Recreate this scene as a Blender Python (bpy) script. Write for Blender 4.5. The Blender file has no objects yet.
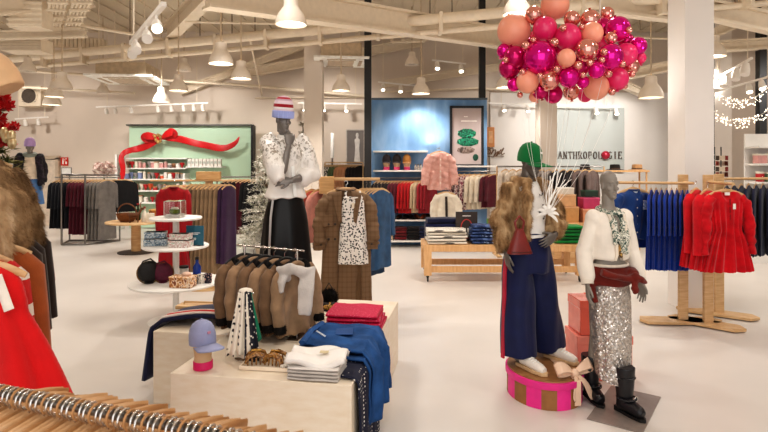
import bpy, bmesh, math, random
import numpy as np
from mathutils import Vector, Matrix, Euler
random.seed(7)
PI = math.pi
F, H = 550.0, 1.8            # focal length in pixels of the 768-wide frame, eye height
sc = bpy.context.scene
COL = sc.collection
def V(*a): return Vector(a)
def W(px, py, Y): return Vector(((px-384)/F*Y, Y, H-(py-162)/F*Y))
def G(px, py, z=0.0):
    Y = (H-z)*F/(py-162); return Vector(((px-384)/F*Y, Y, z))
def RZ(a): return Matrix.Rotation(a, 3, 'Z')
ORD = ['first','second','third','fourth','fifth','sixth','seventh','eighth','ninth','tenth','eleventh','twelfth','thirteenth','fourteenth','fifteenth','sixteenth','seventeenth','eighteenth','nineteenth','twentieth']
TENS = {2:'twenty',3:'thirty',4:'forty',5:'fifty'}
def ordn(i):                 # 0 -> first
    n = i+1
    if n <= 20: return ORD[i]
    if n % 10 == 0: return {30:'thirtieth',40:'fortieth',50:'fiftieth'}[n]
    return TENS[n//10]+'-'+ORD[n % 10-1]

# ------------------------------------------------------------------ materials
def lin(h):
    h = h.lstrip('#'); c = [int(h[i:i+2], 16)/255 for i in (0, 2, 4)]
    return tuple((x/12.92 if x <= .04045 else ((x+.055)/1.055)**2.4) for x in c)+(1,)
class NT:
    def __init__(s, name):
        s.m = bpy.data.materials.new(name); s.m.use_nodes = True
        s.t = s.m.node_tree; s.b = s.t.nodes['Principled BSDF']
    def n(s, typ, **k):
        n = s.t.nodes.new(typ)
        for a, v in k.items(): setattr(n, a, v)
        return n
    def l(s, a, b): s.t.links.new(a, b)
    def coords(s, scale=(1,1,1), rot=(0,0,0), kind='Object'):
        tc = s.n('ShaderNodeTexCoord'); mp = s.n('ShaderNodeMapping')
        mp.inputs['Scale'].default_value = scale; mp.inputs['Rotation'].default_value = rot
        s.l(tc.outputs[kind], mp.inputs[0]); return mp.outputs[0]
    def ramp(s, fac, stops, interp='LINEAR'):
        r = s.n('ShaderNodeValToRGB'); r.color_ramp.interpolation = interp
        e = r.color_ramp.elements
        while len(e) < len(stops): e.new(.5)
        for x, (p, c) in zip(e, stops): x.position = p; x.color = c
        s.l(fac, r.inputs[0]); return r.outputs[0]
    def noise(s, vec, scale, detail=3):
        n = s.n('ShaderNodeTexNoise'); n.inputs['Scale'].default_value = scale; n.inputs['Detail'].default_value = detail
        s.l(vec, n.inputs['Vector']); return n.outputs[0]
    def bump(s, fac, strength, dist=.01):
        b = s.n('ShaderNodeBump'); b.inputs['Strength'].default_value = strength; b.inputs['Distance'].default_value = dist
        s.l(fac, b.inputs['Height']); s.l(b.outputs[0], s.b.inputs['Normal'])
def sh(c, k): return tuple(min(1, x*k) for x in c[:3])+(1,)
MC = {}
def mat(hexc, rough=.7, metal=0, var=.12, scale=12, bump=.0, bscale=60, key='', spec=.5, sheen=0, coat=0, emit=0, trans=0):
    k = (hexc, rough, metal, var, scale, bump, bscale, key, spec, sheen, coat, emit, trans)
    if k in MC: return MC[k]
    t = NT('m_'+hexc); c = lin(hexc); b = t.b
    b.inputs['Roughness'].default_value = rough; b.inputs['Metallic'].default_value = metal
    b.inputs['Specular IOR Level'].default_value = spec
    if sheen: b.inputs['Sheen Weight'].default_value = sheen
    if coat: b.inputs['Coat Weight'].default_value = coat
    if trans: b.inputs['Transmission Weight'].default_value = trans
    v = t.coords()
    if var:
        f = t.noise(v, scale)
        t.l(t.ramp(f, [(.3, sh(c, 1-var)), (.7, sh(c, 1+var))]), b.inputs['Base Color'])
    else: b.inputs['Base Color'].default_value = c
    if bump: t.bump(t.noise(v, bscale, 2), bump)
    if emit:
        b.inputs['Emission Color'].default_value = c; b.inputs['Emission Strength'].default_value = emit
    MC[k] = t.m; return t.m
def fabric(hexc, rough=.85, var=.16, scale=9, bump=.25, bscale=180): return mat(hexc, rough, 0, var, scale, bump, bscale, 'fab', .3, .15)
def wood(hexc='#dcb98c', hex2='#c79d6b', scale=(1,1,8), rough=.5):
    k = ('wood', hexc, hex2, scale)
    if k in MC: return MC[k]
    t = NT('wood'); v = t.coords(scale)
    f = t.noise(v, 6, 5)
    t.l(t.ramp(f, [(.3, lin(hex2)), (.65, lin(hexc))]), t.b.inputs['Base Color'])
    t.b.inputs['Roughness'].default_value = rough
    t.bump(f, .06); MC[k] = t.m; return t.m
def dots(base, dot, scale=30, size=.3, key='', rough=.8, rand=1.0):
    k = ('dots', base, dot, scale, size, rand)
    if k in MC: return MC[k]
    t = NT('dots'); v = t.coords()
    n = t.n('ShaderNodeTexVoronoi'); n.inputs['Scale'].default_value = scale; n.inputs['Randomness'].default_value = rand
    t.l(v, n.inputs['Vector'])
    t.l(t.ramp(n.outputs['Distance'], [(size, lin(dot)), (size+.06, lin(base))]), t.b.inputs['Base Color'])
    t.b.inputs['Roughness'].default_value = rough; MC[k] = t.m; return t.m
def patches(cols, scale=14, rough=.8, key='', bump=0):
    k = ('patch', tuple(cols), scale, rough)
    if k in MC: return MC[k]
    t = NT('patches'); v = t.coords()
    f = t.noise(v, scale, 2)
    st = [(.3+.4*i/len(cols), lin(c)) for i, c in enumerate(cols)]
    t.l(t.ramp(f, st, 'CONSTANT'), t.b.inputs['Base Color'])
    t.b.inputs['Roughness'].default_value = rough; MC[k] = t.m; return t.m
def bands(cols, axis='Z', period=.1, rough=.8, off=0.0):
    """repeating flat bands of colour along one object axis"""
    k = ('bands', tuple(cols), axis, period, rough, off)
    if k in MC: return MC[k]
    t = NT('bands'); tc = t.n('ShaderNodeTexCoord'); sx = t.n('ShaderNodeSeparateXYZ'); t.l(tc.outputs['Object'], sx.inputs[0])
    m = t.n('ShaderNodeMath', operation='MULTIPLY_ADD'); m.inputs[1].default_value = 1/period; m.inputs[2].default_value = off
    t.l(sx.outputs[axis], m.inputs[0]); fr = t.n('ShaderNodeMath', operation='FRACT'); t.l(m.outputs[0], fr.inputs[0])
    t.l(t.ramp(fr.outputs[0], [(i/len(cols), lin(c)) for i, c in enumerate(cols)], 'CONSTANT'), t.b.inputs['Base Color'])
    t.b.inputs['Roughness'].default_value = rough; MC[k] = t.m; return t.m
def furmat(c1, c2, c3, scale=9):
    k = ('fur', c1, c2, c3)
    if k in MC: return MC[k]
    t = NT('fur'); v = t.coords()
    v = t.coords((1, 1, .3)); f = t.noise(v, scale*1.7, 6)
    t.l(t.ramp(f, [(.3, lin(c1)), (.5, lin(c2)), (.72, lin(c3))]), t.b.inputs['Base Color'])
    t.b.inputs['Roughness'].default_value = .9; t.b.inputs['Specular IOR Level'].default_value = .2
    t.bump(t.noise(v, 70, 4), .5, .02); MC[k] = t.m; return t.m
def sequin():
    t = NT('sequin'); v = t.coords()
    n = t.n('ShaderNodeTexVoronoi'); n.inputs['Scale'].default_value = 95; t.l(v, n.inputs['Vector'])
    t.l(t.ramp(n.outputs['Color'], [(0, lin('#8f8781')), (.5, lin('#cfc6bf')), (1, lin('#fffaf5'))]), t.b.inputs['Base Color'])
    t.b.inputs['Metallic'].default_value = .75; t.b.inputs['Roughness'].default_value = .28
    mx = t.n('ShaderNodeVectorMath', operation='SUBTRACT'); t.l(n.outputs['Color'], mx.inputs[0]); mx.inputs[1].default_value = (.5,.5,.5)
    sc_ = t.n('ShaderNodeVectorMath', operation='SCALE'); t.l(mx.outputs[0], sc_.inputs[0]); sc_.inputs['Scale'].default_value = 1.1
    g = t.n('ShaderNodeNewGeometry'); ad = t.n('ShaderNodeVectorMath', operation='ADD'); t.l(g.outputs['Normal'], ad.inputs[0]); t.l(sc_.outputs[0], ad.inputs[1])
    no = t.n('ShaderNodeVectorMath', operation='NORMALIZE'); t.l(ad.outputs[0], no.inputs[0]); t.l(no.outputs[0], t.b.inputs['Normal'])
    return t.m
CHROME = mat('#dcd9d5', .25, 1, 0)
CHROMED = mat('#8c8884', .3, 1, 0)
WHITE = mat('#eeeae4', .5, 0, .02)
BLACK = mat('#141313', .5, 0, .05)
WOODL = wood()
PLY = wood('#f0e3d0', '#e9d8c0', (1.5, 1.5, 5), .45)
GLOW = mat('#fff1dc', .5, 0, 0, emit=9)
SPARK = mat('#fff3e0', .5, 0, 0, emit=5)
CREAMC = mat('#e6d6bf', .6, 0, .04)       # painted steel and ducts
GLASS = mat('#ffffff', .03, 0, 0, trans=1)

# ------------------------------------------------------------------ mesh builder
class MB:
    def __init__(s): s.v = []; s.f = []; s.mi = []
    def add(s, vs, fs, mi=0):
        b = len(s.v); s.v.extend(tuple(x) for x in vs); s.f.extend(tuple(i+b for i in f) for f in fs); s.mi.extend([mi]*len(fs)); return s
    def box(s, c, d, R=None, mi=0):
        R = R if R is not None else Matrix.Identity(3)
        if isinstance(R, (int, float)): R = RZ(R)
        c = Vector(c); vs = [c+R@Vector((x*d[0]/2, y*d[1]/2, z*d[2]/2)) for x in (-1,1) for y in (-1,1) for z in (-1,1)]
        return s.add(vs, [(0,1,3,2),(4,6,7,5),(0,4,5,1),(2,3,7,6),(0,2,6,4),(1,5,7,3)], mi)
    def loft(s, rings, cap=True, mi=0, closed=True):
        n = len(rings[0]); vs = [p for r in rings for p in r]; fs = []
        for i in range(len(rings)-1):
            for j in range(n if closed else n-1):
                k = (j+1) % n; fs.append((i*n+j, i*n+k, (i+1)*n+k, (i+1)*n+j))
        if cap: fs.append(tuple(range(n-1, -1, -1))); fs.append(tuple((len(rings)-1)*n+j for j in range(n)))
        return s.add(vs, fs, mi)
    def tube(s, pts, r, n=8, cap=True, mi=0, flat=1.0, up=None):
        pts = [Vector(p) for p in pts]
        rs = list(r) if isinstance(r, (list, tuple)) else [r]*len(pts)
        rings = []; pu = Vector(up) if up is not None else None
        for i, p in enumerate(pts):
            d = (pts[min(i+1, len(pts)-1)]-pts[max(i-1, 0)]).normalized()
            if pu is None: pu = Vector((0,0,1)) if abs(d.z) < .9 else Vector((0,1,0))
            a = d.cross(pu); a = a.normalized() if a.length > 1e-5 else Vector((1,0,0)); b = a.cross(d).normalized(); pu = b if up is None else pu
            rings.append([p+a*(rs[i]*math.cos(2*PI*k/n))+b*(rs[i]*flat*math.sin(2*PI*k/n)) for k in range(n)])
        return s.loft(rings, cap, mi)
    def lathe(s, prof, c=(0,0,0), n=24, sx=1, sy=1, mi=0, R=None, cap=True):
        c = Vector(c); R = R or Matrix.Identity(3)
        rings = [[c+R@Vector((r*sx*math.cos(2*PI*k/n), r*sy*math.sin(2*PI*k/n), z)) for k in range(n)] for r, z in prof]
        return s.loft(rings, cap, mi)
    def ell(s, c, r, R=None, n=16, m=10, mi=0):
        if isinstance(r, (int, float)): r = (r, r, r)
        c = Vector(c); R = R or Matrix.Identity(3); rings = []
        for i in range(m+1):
            a = PI*(i/m); rr = max(math.sin(a), .02); z = -math.cos(a)
            rings.append([c+R@Vector((r[0]*rr*math.cos(2*PI*k/n), r[1]*rr*math.sin(2*PI*k/n), r[2]*z)) for k in range(n)])
        return s.loft(rings, True, mi)
    def sheet(s, fn, nu, nv, mi=0):
        vs = [fn(i/nu, j/nv) for i in range(nu+1) for j in range(nv+1)]
        fs = [(i*(nv+1)+j, (i+1)*(nv+1)+j, (i+1)*(nv+1)+j+1, i*(nv+1)+j+1) for i in range(nu) for j in range(nv)]
        return s.add(vs, fs, mi)
    def prism(s, poly, z0, z1, mi=0):
        n = len(poly); vs = [(x, y, z0) for x, y in poly]+[(x, y, z1) for x, y in poly]
        return s.add(vs, [tuple(range(n-1,-1,-1)), tuple(range(n, 2*n))]+[(i, (i+1) % n, n+(i+1) % n, n+i) for i in range(n)], mi)
    def strip(s, path, widths, wdir, th=.004, mi=0):
        """flat ribbon along path, wdir = width direction vector or list"""
        rings = []
        for i, p in enumerate(path):
            p = Vector(p); w = Vector(wdir[i] if isinstance(wdir, list) else wdir).normalized(); hw = (widths[i] if isinstance(widths, (list, tuple)) else widths)/2
            d = (Vector(path[min(i+1, len(path)-1)])-Vector(path[max(i-1, 0)])).normalized(); nn = w.cross(d).normalized()*th/2
            rings.append([p-w*hw-nn, p+w*hw-nn, p+w*hw+nn, p-w*hw+nn])
        return s.loft(rings, True, mi)
    def mesh(s, name):
        me = bpy.data.meshes.new(name); me.from_pydata(s.v, [], s.f)
        if any(s.mi): me.polygons.foreach_set('material_index', s.mi)
        me.update(); return me
    def build(s, name, mats, parent=None, smooth=True, bevel=0, sub=0, solid=0):
        return put(name, s.mesh(name), mats, parent, smooth, bevel, sub, solid)
def put(name, me, mats, parent=None, smooth=True, bevel=0, sub=0, solid=0):
    bm = bmesh.new(); bm.from_mesh(me); bmesh.ops.recalc_face_normals(bm, faces=bm.faces); bm.to_mesh(me); bm.free()
    for m in (mats if isinstance(mats, (list, tuple)) else [mats]): me.materials.append(m)
    if smooth:
        me.polygons.foreach_set('use_smooth', [True]*len(me.polygons)); me.set_sharp_from_angle(angle=math.radians(50))
    o = bpy.data.objects.new(name, me); COL.objects.link(o)
    if parent is not None: o.parent = parent
    if solid: md = o.modifiers.new('s', 'SOLIDIFY'); md.thickness = solid; md.offset = 0
    if bevel: md = o.modifiers.new('b', 'BEVEL'); md.width = bevel; md.segments = 2; md.limit_method = 'ANGLE'
    if sub: md = o.modifiers.new('u', 'SUBSURF'); md.levels = sub; md.render_levels = sub
    return o
def fuse(mb, voxel=.008, smooth=6, fac=.5):
    """melt overlapping closed shapes into one continuous skin"""
    me = mb.mesh('tmp'); bm = bmesh.new(); bm.from_mesh(me); bmesh.ops.recalc_face_normals(bm, faces=bm.faces); bm.to_mesh(me); bm.free()
    o = bpy.data.objects.new('tmp', me); COL.objects.link(o)
    r = o.modifiers.new('r', 'REMESH'); r.mode = 'VOXEL'; r.voxel_size = voxel
    if smooth: sm = o.modifiers.new('s', 'SMOOTH'); sm.iterations = smooth; sm.factor = fac
    dg = bpy.context.evaluated_depsgraph_get(); dg.update()
    out = bpy.data.meshes.new_from_object(o.evaluated_get(dg)); bpy.data.objects.remove(o); bpy.data.meshes.remove(me)
    return out
def warp(me, fn):
    co = np.empty(len(me.vertices)*3); me.vertices.foreach_get('co', co); co = co.reshape(-1, 3)
    no = np.empty(len(me.vertices)*3); me.vertices.foreach_get('normal', no); no = no.reshape(-1, 3)
    me.vertices.foreach_set('co', fn(co, no).ravel()); me.update(); return me
def folds(me, amp=.006, fx=40, fy=40, fz=9, ph=0.0):
    """soft vertical cloth folds pushed along the normal"""
    def fn(c, n):
        d = np.sin(c[:,0]*fx+2.2*np.sin(c[:,2]*fz+ph))+.6*np.sin(c[:,1]*fy+c[:,2]*fz*1.3+ph*2)+.5*np.sin(c[:,2]*fz*4+c[:,0]*14+ph)
        return c+n*(amp*d)[:,None]
    return warp(me, fn)
def furry(me, count=9000, length=.03, width=.0035, droop=.7, seed=1, mask=None):
    """add hair blades to a mesh and return the joined mesh"""
    rng = np.random.default_rng(seed)
    me.calc_loop_triangles(); nt = len(me.loop_triangles)
    tri = np.empty(nt*3, int); me.loop_triangles.foreach_get('vertices', tri); tri = tri.reshape(-1, 3)
    co = np.empty(len(me.vertices)*3); me.vertices.foreach_get('co', co); co = co.reshape(-1, 3)
    a, b, c = co[tri[:,0]], co[tri[:,1]], co[tri[:,2]]; cr = np.cross(b-a, c-a); ar = np.linalg.norm(cr, axis=1); ar[ar == 0] = 1e-12
    nrm = cr/ar[:,None]; ctr = co.mean(axis=0)
    pick = rng.choice(nt, count, p=ar/ar.sum()); u = rng.random((count, 2)); u = np.where(u.sum(1)[:,None] > 1, 1-u, u)
    p = a[pick]+(b-a)[pick]*u[:,:1]+(c-a)[pick]*u[:,1:]; n = nrm[pick]
    d = n+np.array([0,0,-droop])+rng.normal(0, .35, (count, 3)); d /= np.linalg.norm(d, axis=1)[:,None]
    L = length*rng.uniform(.5, 1.25, (count, 1)); side = np.cross(d, rng.normal(0, 1, (count, 3))); side /= np.linalg.norm(side, axis=1)[:,None]
    v0, v1, v2 = p-side*width/2-n*.003, p+side*width/2-n*.003, p+d*L
    nv = len(co); V_ = np.vstack([co, np.stack([v0, v1, v2], 1).reshape(-1, 3)])
    faces = [tuple(q.vertices) for q in me.polygons]+[(nv+3*i, nv+3*i+1, nv+3*i+2) for i in range(count)]
    out = bpy.data.meshes.new('fur'); out.from_pydata(V_.tolist(), [], faces); out.update(); return out

# ------------------------------------------------------------------ scene graph
def tag(o, label, cat, group=None):
    o['label'] = label; o['category'] = cat
    if group: o['group'] = group
    return o
def thing(name, label, cat, loc=(0,0,0), rz=0.0, group=None):
    o = bpy.data.objects.new(name, None); COL.objects.link(o); o.location = loc; o.rotation_euler = (0,0,rz); o.empty_display_size = .1
    return tag(o, label, cat, group)
def struct(o): o['kind'] = 'structure'; return o
def dup(root, loc, rz, label, group=None, scale=None):
    r = root.copy(); COL.objects.link(r); r.location = loc; r.rotation_euler = (0,0,rz); r['label'] = label
    if group: r['group'] = group
    if scale: r.scale = scale
    for ch in list(root.children):
        c = ch.copy(); COL.objects.link(c); c.parent = r
        for g in ch.children:
            d = g.copy(); COL.objects.link(d); d.parent = c
    return r
# ------------------------------------------------------------------ camera, room shell
cd = bpy.data.cameras.new('camera'); cam = bpy.data.objects.new('camera', cd); COL.objects.link(cam)
cam.location = (0, 0, H); cam.rotation_euler = (PI/2, 0, 0)
cd.sensor_width = 36; cd.lens = F/768*36; cd.shift_y = -54/768; cd.clip_start = .05
cd.dof.use_dof = True; cd.dof.focus_distance = 4.6; cd.dof.aperture_fstop = 5.6
sc.camera = cam
YB, ZC = 15.6, 5.5
def floor_mat():
    t = NT('floor'); v = t.coords()
    f = t.noise(v, .9, 5); t.l(t.ramp(f, [(.3, lin('#d6cfc8')), (.7, lin('#dfd8d1'))]), t.b.inputs['Base Color'])
    t.b.inputs['Roughness'].default_value = .34; t.b.inputs['Specular IOR Level'].default_value = .4
    t.bump(t.noise(v, 300, 2), .02); return t.m
def wall_mat(h, key):
    t = NT('wall_'+key); v = t.coords(); c = lin(h)
    t.l(t.ramp(t.noise(v, 1.2, 4), [(.3, sh(c, .96)), (.7, sh(c, 1.03))]), t.b.inputs['Base Color'])
    t.b.inputs['Roughness'].default_value = .8; return t.m
WALLM = wall_mat('#e0d1c2', 'beige'); WALLW = wall_mat('#f0e9e2', 'white'); CEILM = wall_mat('#dccdb6', 'ceil')
struct(MB().box((0, 7, -.05), (30, 20, .1)).build('floor', floor_mat(), smooth=False))
struct(MB().box((0, YB+.1, ZC/2), (30, .2, ZC)).build('wall_back', WALLM, smooth=False))
struct(MB().box((-14.1, 7, ZC/2), (.2, 20, ZC)).build('wall_left', WALLM, smooth=False))
struct(MB().box((14.1, 7, ZC/2), (.2, 20, ZC)).build('wall_right', WALLW, smooth=False))
# corrugated deck
m = MB(); m.box((0, 7, ZC+.1), (30, 20, .2))
for i in range(60): m.box((-14.7+i*.5, 7, ZC-.02), (.22, 20, .03))
struct(m.build('ceiling', CEILM, smooth=False))
struct(MB().box((0, YB-.02, .06), (28, .03, .12)).build('baseboard_back', WALLW, smooth=False))
# door in the back wall
d = W(45.5, 190, YB-.05)
door = thing('door_1', 'pale beige door in the back wall behind the fur jackets', 'door', (d.x, YB-.05, 0)); door['kind'] = 'structure'
MB().box((0, 0, .93), (.62, .05, 1.86)).build('door_panel', mat('#dcccba', .5), door, bevel=.005)
m = MB()
for x in (-.36, .36): m.box((x, -.02, .96), (.09, .1, 1.92))
m.box((0, -.02, 1.93), (.81, .1, .09)); m.build('door_frame', mat('#c8b49e', .5), door, False)
MB().tube([(-.24,-.05,.95),(-.24,-.1,.95),(-.14,-.1,.95)], .012).build('door_handle', CHROME, door)
# white wall panels on the back wall (brighter right side) as thin boards
def board(name, px0, px1, y0, y1, Y, m, th=.06):
    a, b = W(px0, y0, Y), W(px1, y1, Y)
    return struct(MB().box(((a.x+b.x)/2, Y, (a.z+b.z)/2), (abs(b.x-a.x), th, abs(a.z-b.z))).build(name, m, smooth=False))
def board0(name, px0, px1, ztop, Y, m, th=.08, z0=0.0):
    a, b = W(px0, 0, Y), W(px1, 0, Y)
    return struct(MB().box(((a.x+b.x)/2, Y, (ztop+z0)/2), (abs(b.x-a.x), th, ztop-z0)).build(name, m, smooth=False))
board0('wall_partition', 490, 705, 3.75, YB-.1, WALLW, .1)
board0('wall_partition_right', 704, 729, ZC, 12.6, wall_mat('#dccfc2', 'part'), .2)
board0('wall_partition_far', 728, 800, ZC, 13.4, wall_mat('#c9b8a8', 'part2'), .2)
# columns
def column(name, px0, px1, Y, m, ztop=ZC, d=None, z0=0):
    a, b = W(px0, 0, Y), W(px1, 0, Y); w = b.x-a.x; d = d or w
    return struct(MB().box(((a.x+b.x)/2, Y+d/2, (ztop+z0)/2), (w, d, ztop-z0)).build(name, m, smooth=False))
COLM = wall_mat('#efe8e2', 'col')
c0 = column('column_1', 685, 714, 6.62, COLM, d=.4)
column('column_2', 304, 322, 11.6, wall_mat('#e3d6c8', 'col2'))
column('column_3', 540, 557, 11.2, wall_mat('#e3d6c8', 'col3'))
BLK = mat('#1d1a19', .45)
column('column_4', 364.3, 371.3, 11.4, BLK)
column('column_5', 479.6, 485.6, 12.1, BLK)
column('column_6', 709, 714.5, 11.5, BLK)
column('column_7', 760, 767, 11.0, BLK)

# ------------------------------------------------------------------ roof steel, ducts, pendants
def bar(p, q, w, h):         # square bar between two points
    p, q = Vector(p), Vector(q); d = q-p; L = d.length
    R = Matrix((d.normalized(), Vector((0,0,1)).cross(d).normalized(), d.cross(Vector((0,0,1)).cross(d)).normalized())).transposed()
    return MB().box((p+q)/2, (L, w, h), R)
def ibeam(name, p, q, w=.2, h=.4):
    p, q = Vector(p), Vector(q); d = q-p; L = d.length; x = d.normalized(); y = Vector((0,0,1)).cross(x).normalized(); z = x.cross(y)
    R = Matrix((x, y, z)).transposed(); c = (p+q)/2; m = MB()
    m.box(c, (L, .04, h-.04), R); m.box(c+z*(h/2-.02), (L, w, .04), R); m.box(c-z*(h/2-.02), (L, w, .04), R)
    return struct(m.build(name, CREAMC, smooth=False))
def pipe(name, pts, r): return struct(MB().tube(pts, r, 10).build(name, CREAMC))
# main twin pipe from left (far) to right (near)
p0, p1 = W(-10, 61, 13.2), W(520, 11, 9.2)
e = (p1-p0); p2 = p1+e*.5
m = MB().tube([p0, p2], .095, 12); m.tube([p0+V(0,.12,-.2), p2+V(0,.12,-.2)], .05, 10)
for i in range(16):
    c = p0+(p2-p0)*((i+.5)/16); m.box(c+V(0,.05,-.08), (.06,.3,.36))
struct(m.build('beam_1', CREAMC))
ibeam('beam_2', W(205, -8, 7.2), W(520, 41, 12.2), .24, .42)
ibeam('beam_4', W(168, 34, 11.8), W(236, -35, 8), .22, .34)
ibeam('beam_6', W(250, 72, 15.2), W(420, 42, 15.2), .16, .25)
ibeam('beam_7', W(180, 92, 15.3), W(305, 44, 15.0), .14, .2)
ibeam('beam_8', W(385, 84, 15), W(560, 58, 15), .15, .2)
ibeam('beam_10', W(560, 88, 14), W(690, 62, 13), .18, .25)
ibeam('beam_11', W(700, 8, 8.5), W(830, 36, 8.0), .2, .3)
ibeam('beam_12', W(712, 47, 11), W(830, 40, 11), .2, .22)
ibeam('beam_13', W(712, 34, 10.5), W(800, -4, 10.5), .14, .18)
ibeam('beam_15', W(600, 4, 8.5), W(690, 14, 8.8), .2, .3)
ibeam('beam_16', W(588, 68, 13), W(640, 92, 14.5), .14, .2)
ibeam('beam_17', W(-30, 8, 8.0), W(90, 0, 9.5), .2, .28)
ibeam('beam_18', W(-20, 36, 10.2), W(86, 33, 10.2), .14, .16)
pipe('pipe_1', [W(10, 70, 13.5), W(256, 86, 14.6), W(364, 96, 15.2)], .035)
pipe('pipe_2', [W(18, 87, 14.2), W(135, 93, 14.2)], .03)
pipe('pipe_3', [W(250, 40, 12), W(262, 96, 15.3)], .02)
pipe('pipe_4', [W(185, 22, 10), W(390, 26, 10.5)], .02)
pipe('pipe_5', [W(0, 12, 9), W(180, 42, 12)], .03)
pipe('pipe_6', [W(384, 92, 15.2), W(480, 88, 15.2), W(560, 95, 15.3)], .025)
pipe('pipe_7', [W(540, 32, 10), W(690, 40, 10.5)], .02)
pipe('pipe_8', [W(255, 98, 15.4), W(365, 97, 15.4)], .02)
for i, (x, y, Y) in enumerate([(75,28,11),(130,30,11),(200,26,11),(222,25,11),(232,24,11),(255,24,11),(430,18,11),(452,15,11),(590,25,11),(604,25,11),(640,20,11),(735,10,9)]):
    p = W(x, y, Y); struct(MB().tube([(p.x, Y, p.z-.2), (p.x, Y, ZC)], .012, 6).build('hanging_rod_%d' % (i+1), mat('#8d7a66', .6)))
# rows of short joist stubs
for k, (a, b, n) in enumerate([(W(44, 40, 12.5), W(104, 45, 12.9), 16), (W(392, 37, 13), W(425, 36, 13), 4)]):
    m = MB()
    for i in range(n): m.box(a+(b-a)*(i/(n-1)), (.07, .1, .22))
    m.tube([a+V(0,0,.12), b+V(0,0,.12)], .03); m.tube([a-V(0,0,.12), b-V(0,0,.12)], .03)
    struct(m.build('beam_lattice_%d' % (k+1), CREAMC))
def vent(name, px0, px1, y0, y1, Y, d, label):
    a, b = W(px0, y0, Y), W(px1, y1, Y); t = thing(name, label, 'air duct', ((a.x+b.x)/2, Y+d/2, (a.z+b.z)/2))
    w, h = b.x-a.x, a.z-b.z
    MB().box((0,0,0), (w, d, h)).build('casing', CREAMC, t, False, .01)
    m = MB()
    for i in range(5): m.box((0, -d/2-.01, -h/2+h*(i+.5)/5), (w*1.04, .03, .035))
    m.build('ribs', CREAMC, t, False)
    MB().tube([(0,0,h/2), (0,0,ZC-(a.z+b.z)/2-.02)], .02).build('hanging_rod', CREAMC, t)
    return t
vent('ventilation_duct', 8, 42, 1, 27, 8.6, .3, 'square cream ventilation duct box under the roof, upper of two')
vent('ventilation_duct', 2, 41, 38, 51, 10.6, .4, 'flat cream ventilation duct box lower under the roof, beside the pipe')
for k, (xa, xb) in enumerate([((60, 51), (52, 32)), ((86, 78), (70, 32))]):
    a, b = W(xa[0], -8, 7.6), W(xb[0], 31, 10.4); m = MB()
    d = (b-a); s_ = V(.16,0,0)
    for q in range(5): m.tube([a+V(-.2+.06*q+.08,0,0), b+V(-.2+.06*q+.08,0,0)], .022, 8)
    for i in range(7): c = a+d*(i/6); m.box(c-V(0,0,.04), (.3,.05,.03))
    t = tag(m.build('hanging_cable_tray', CREAMC), ['cream ribbed cable tray sloping under the roof beside the square duct', 'cream ribbed cable tray sloping under the roof, farther from the square duct'][k], 'cable tray')
def cassette(px0, px1, y, Y, label):
    a, b = W(px0, y, Y), W(px1, y, Y); w = b.x-a.x
    t = thing('ceiling_air_conditioner', label, 'air conditioner', ((a.x+b.x)/2, Y+w/2, a.z), .12)
    MB().box((0,0,.17), (w*.78, w*.78, .3)).build('casing', mat('#cdb89b', .6), t, False, .01)
    m = MB(); m.box((0,0,0), (w*1.05, w*1.05, .05)); m.build('panel', mat('#f8f2ea', .5), t, False, .01)
    MB().box((0,0,-.03), (w*.5, w*.5, .02)).build('vent', mat('#cbb79f', .6), t, False)
    for i in range(4):
        r = RZ(i*PI/2); MB().box(r@V(w*.38,0,-.03), (.07 if i%2==0 else w*.55, w*.55 if i%2==0 else .07, .015)).build('louvre', mat('#b9a48c', .6), t, False)
    for x in (-1, 1):
        for y_ in (-1, 1): MB().tube([(x*w*.35, y_*w*.35, .3), (x*w*.35, y_*w*.35, ZC-a.z-.02)], .012, 6).build('hanging_rod', CREAMC, t)
    return t
cassette(83, 146, 75, 12.2, 'white ceiling cassette air conditioner hanging above the wall heater unit')
cassette(312, 365, 57, 11.3, 'white ceiling cassette air conditioner hanging above the white column')
# round fan heater on the back wall
p = W(35, 97, 15.2)
t = thing('wall_fan_unit', 'square cream wall unit with a dark round fan grille', 'fan', p)
MB().box((0,0,0), (.62,.5,.56)).build('casing', CREAMC, t, False, .02)
m = MB().lathe([(.2,0),(.2,.03),(.23,.03),(.23,0)], n=28, R=Matrix.Rotation(PI/2, 3, 'X')); m.v = [(x, y-.25, z) for x, y, z in m.v]
m.build('ring', CREAMC, t)
m = MB().lathe([(.2,.0),(.2,.012)], n=28, R=Matrix.Rotation(PI/2, 3, 'X')); m.v = [(x, y-.25, z) for x, y, z in m.v]
for i in range(7): m.box((0,-.27,-.16+i*.053), (.36,.02,.012))
m.build('grille', mat('#5d5146', .7), t)

SHADE = mat('#efe2d2', .5, 0, .03)
pend_lights = []
def pendant(px, ybot, wpx, Y, label, lit=True, energy=60):
    p = W(px, ybot, Y); r = wpx/2/F*Y; hh = r*1.75
    t = thing('pendant_lamp', label, 'lamp', p, 0, 'cream industrial pendant lamps')
    prof = [(r, 0), (r*.98, hh*.18), (r*.8, hh*.42), (r*.55, hh*.62), (r*.48, hh*.68), (r*.46, hh), (r*.2, hh*1.08),
            (r*.2, hh*1.0), (r*.40, hh*.9), (r*.5, hh*.58), (r*.75, hh*.38), (r*.93, hh*.16), (r*.95, .01)]
    m = MB(); m.loft([[V(q*math.cos(2*PI*k/28), q*math.sin(2*PI*k/28), z) for k in range(28)] for q, z in prof+[prof[0]]], False)
    m.build('lamp_shade', SHADE, t)
    MB().tube([(0,0,hh*1.05), (0,0,ZC-p.z-.03)], .012, 6).build('cord', mat('#c9b396', .6), t)
    MB().lathe([(.01,0),(r*.8,0),(r*.85,.03),(.01,.03)], (0,0,hh*.12), 24).build('diffuser', GLOW if lit else mat('#8e7c68', .6), t)
    if lit: pend_lights.append((p, energy))
    return t
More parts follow.
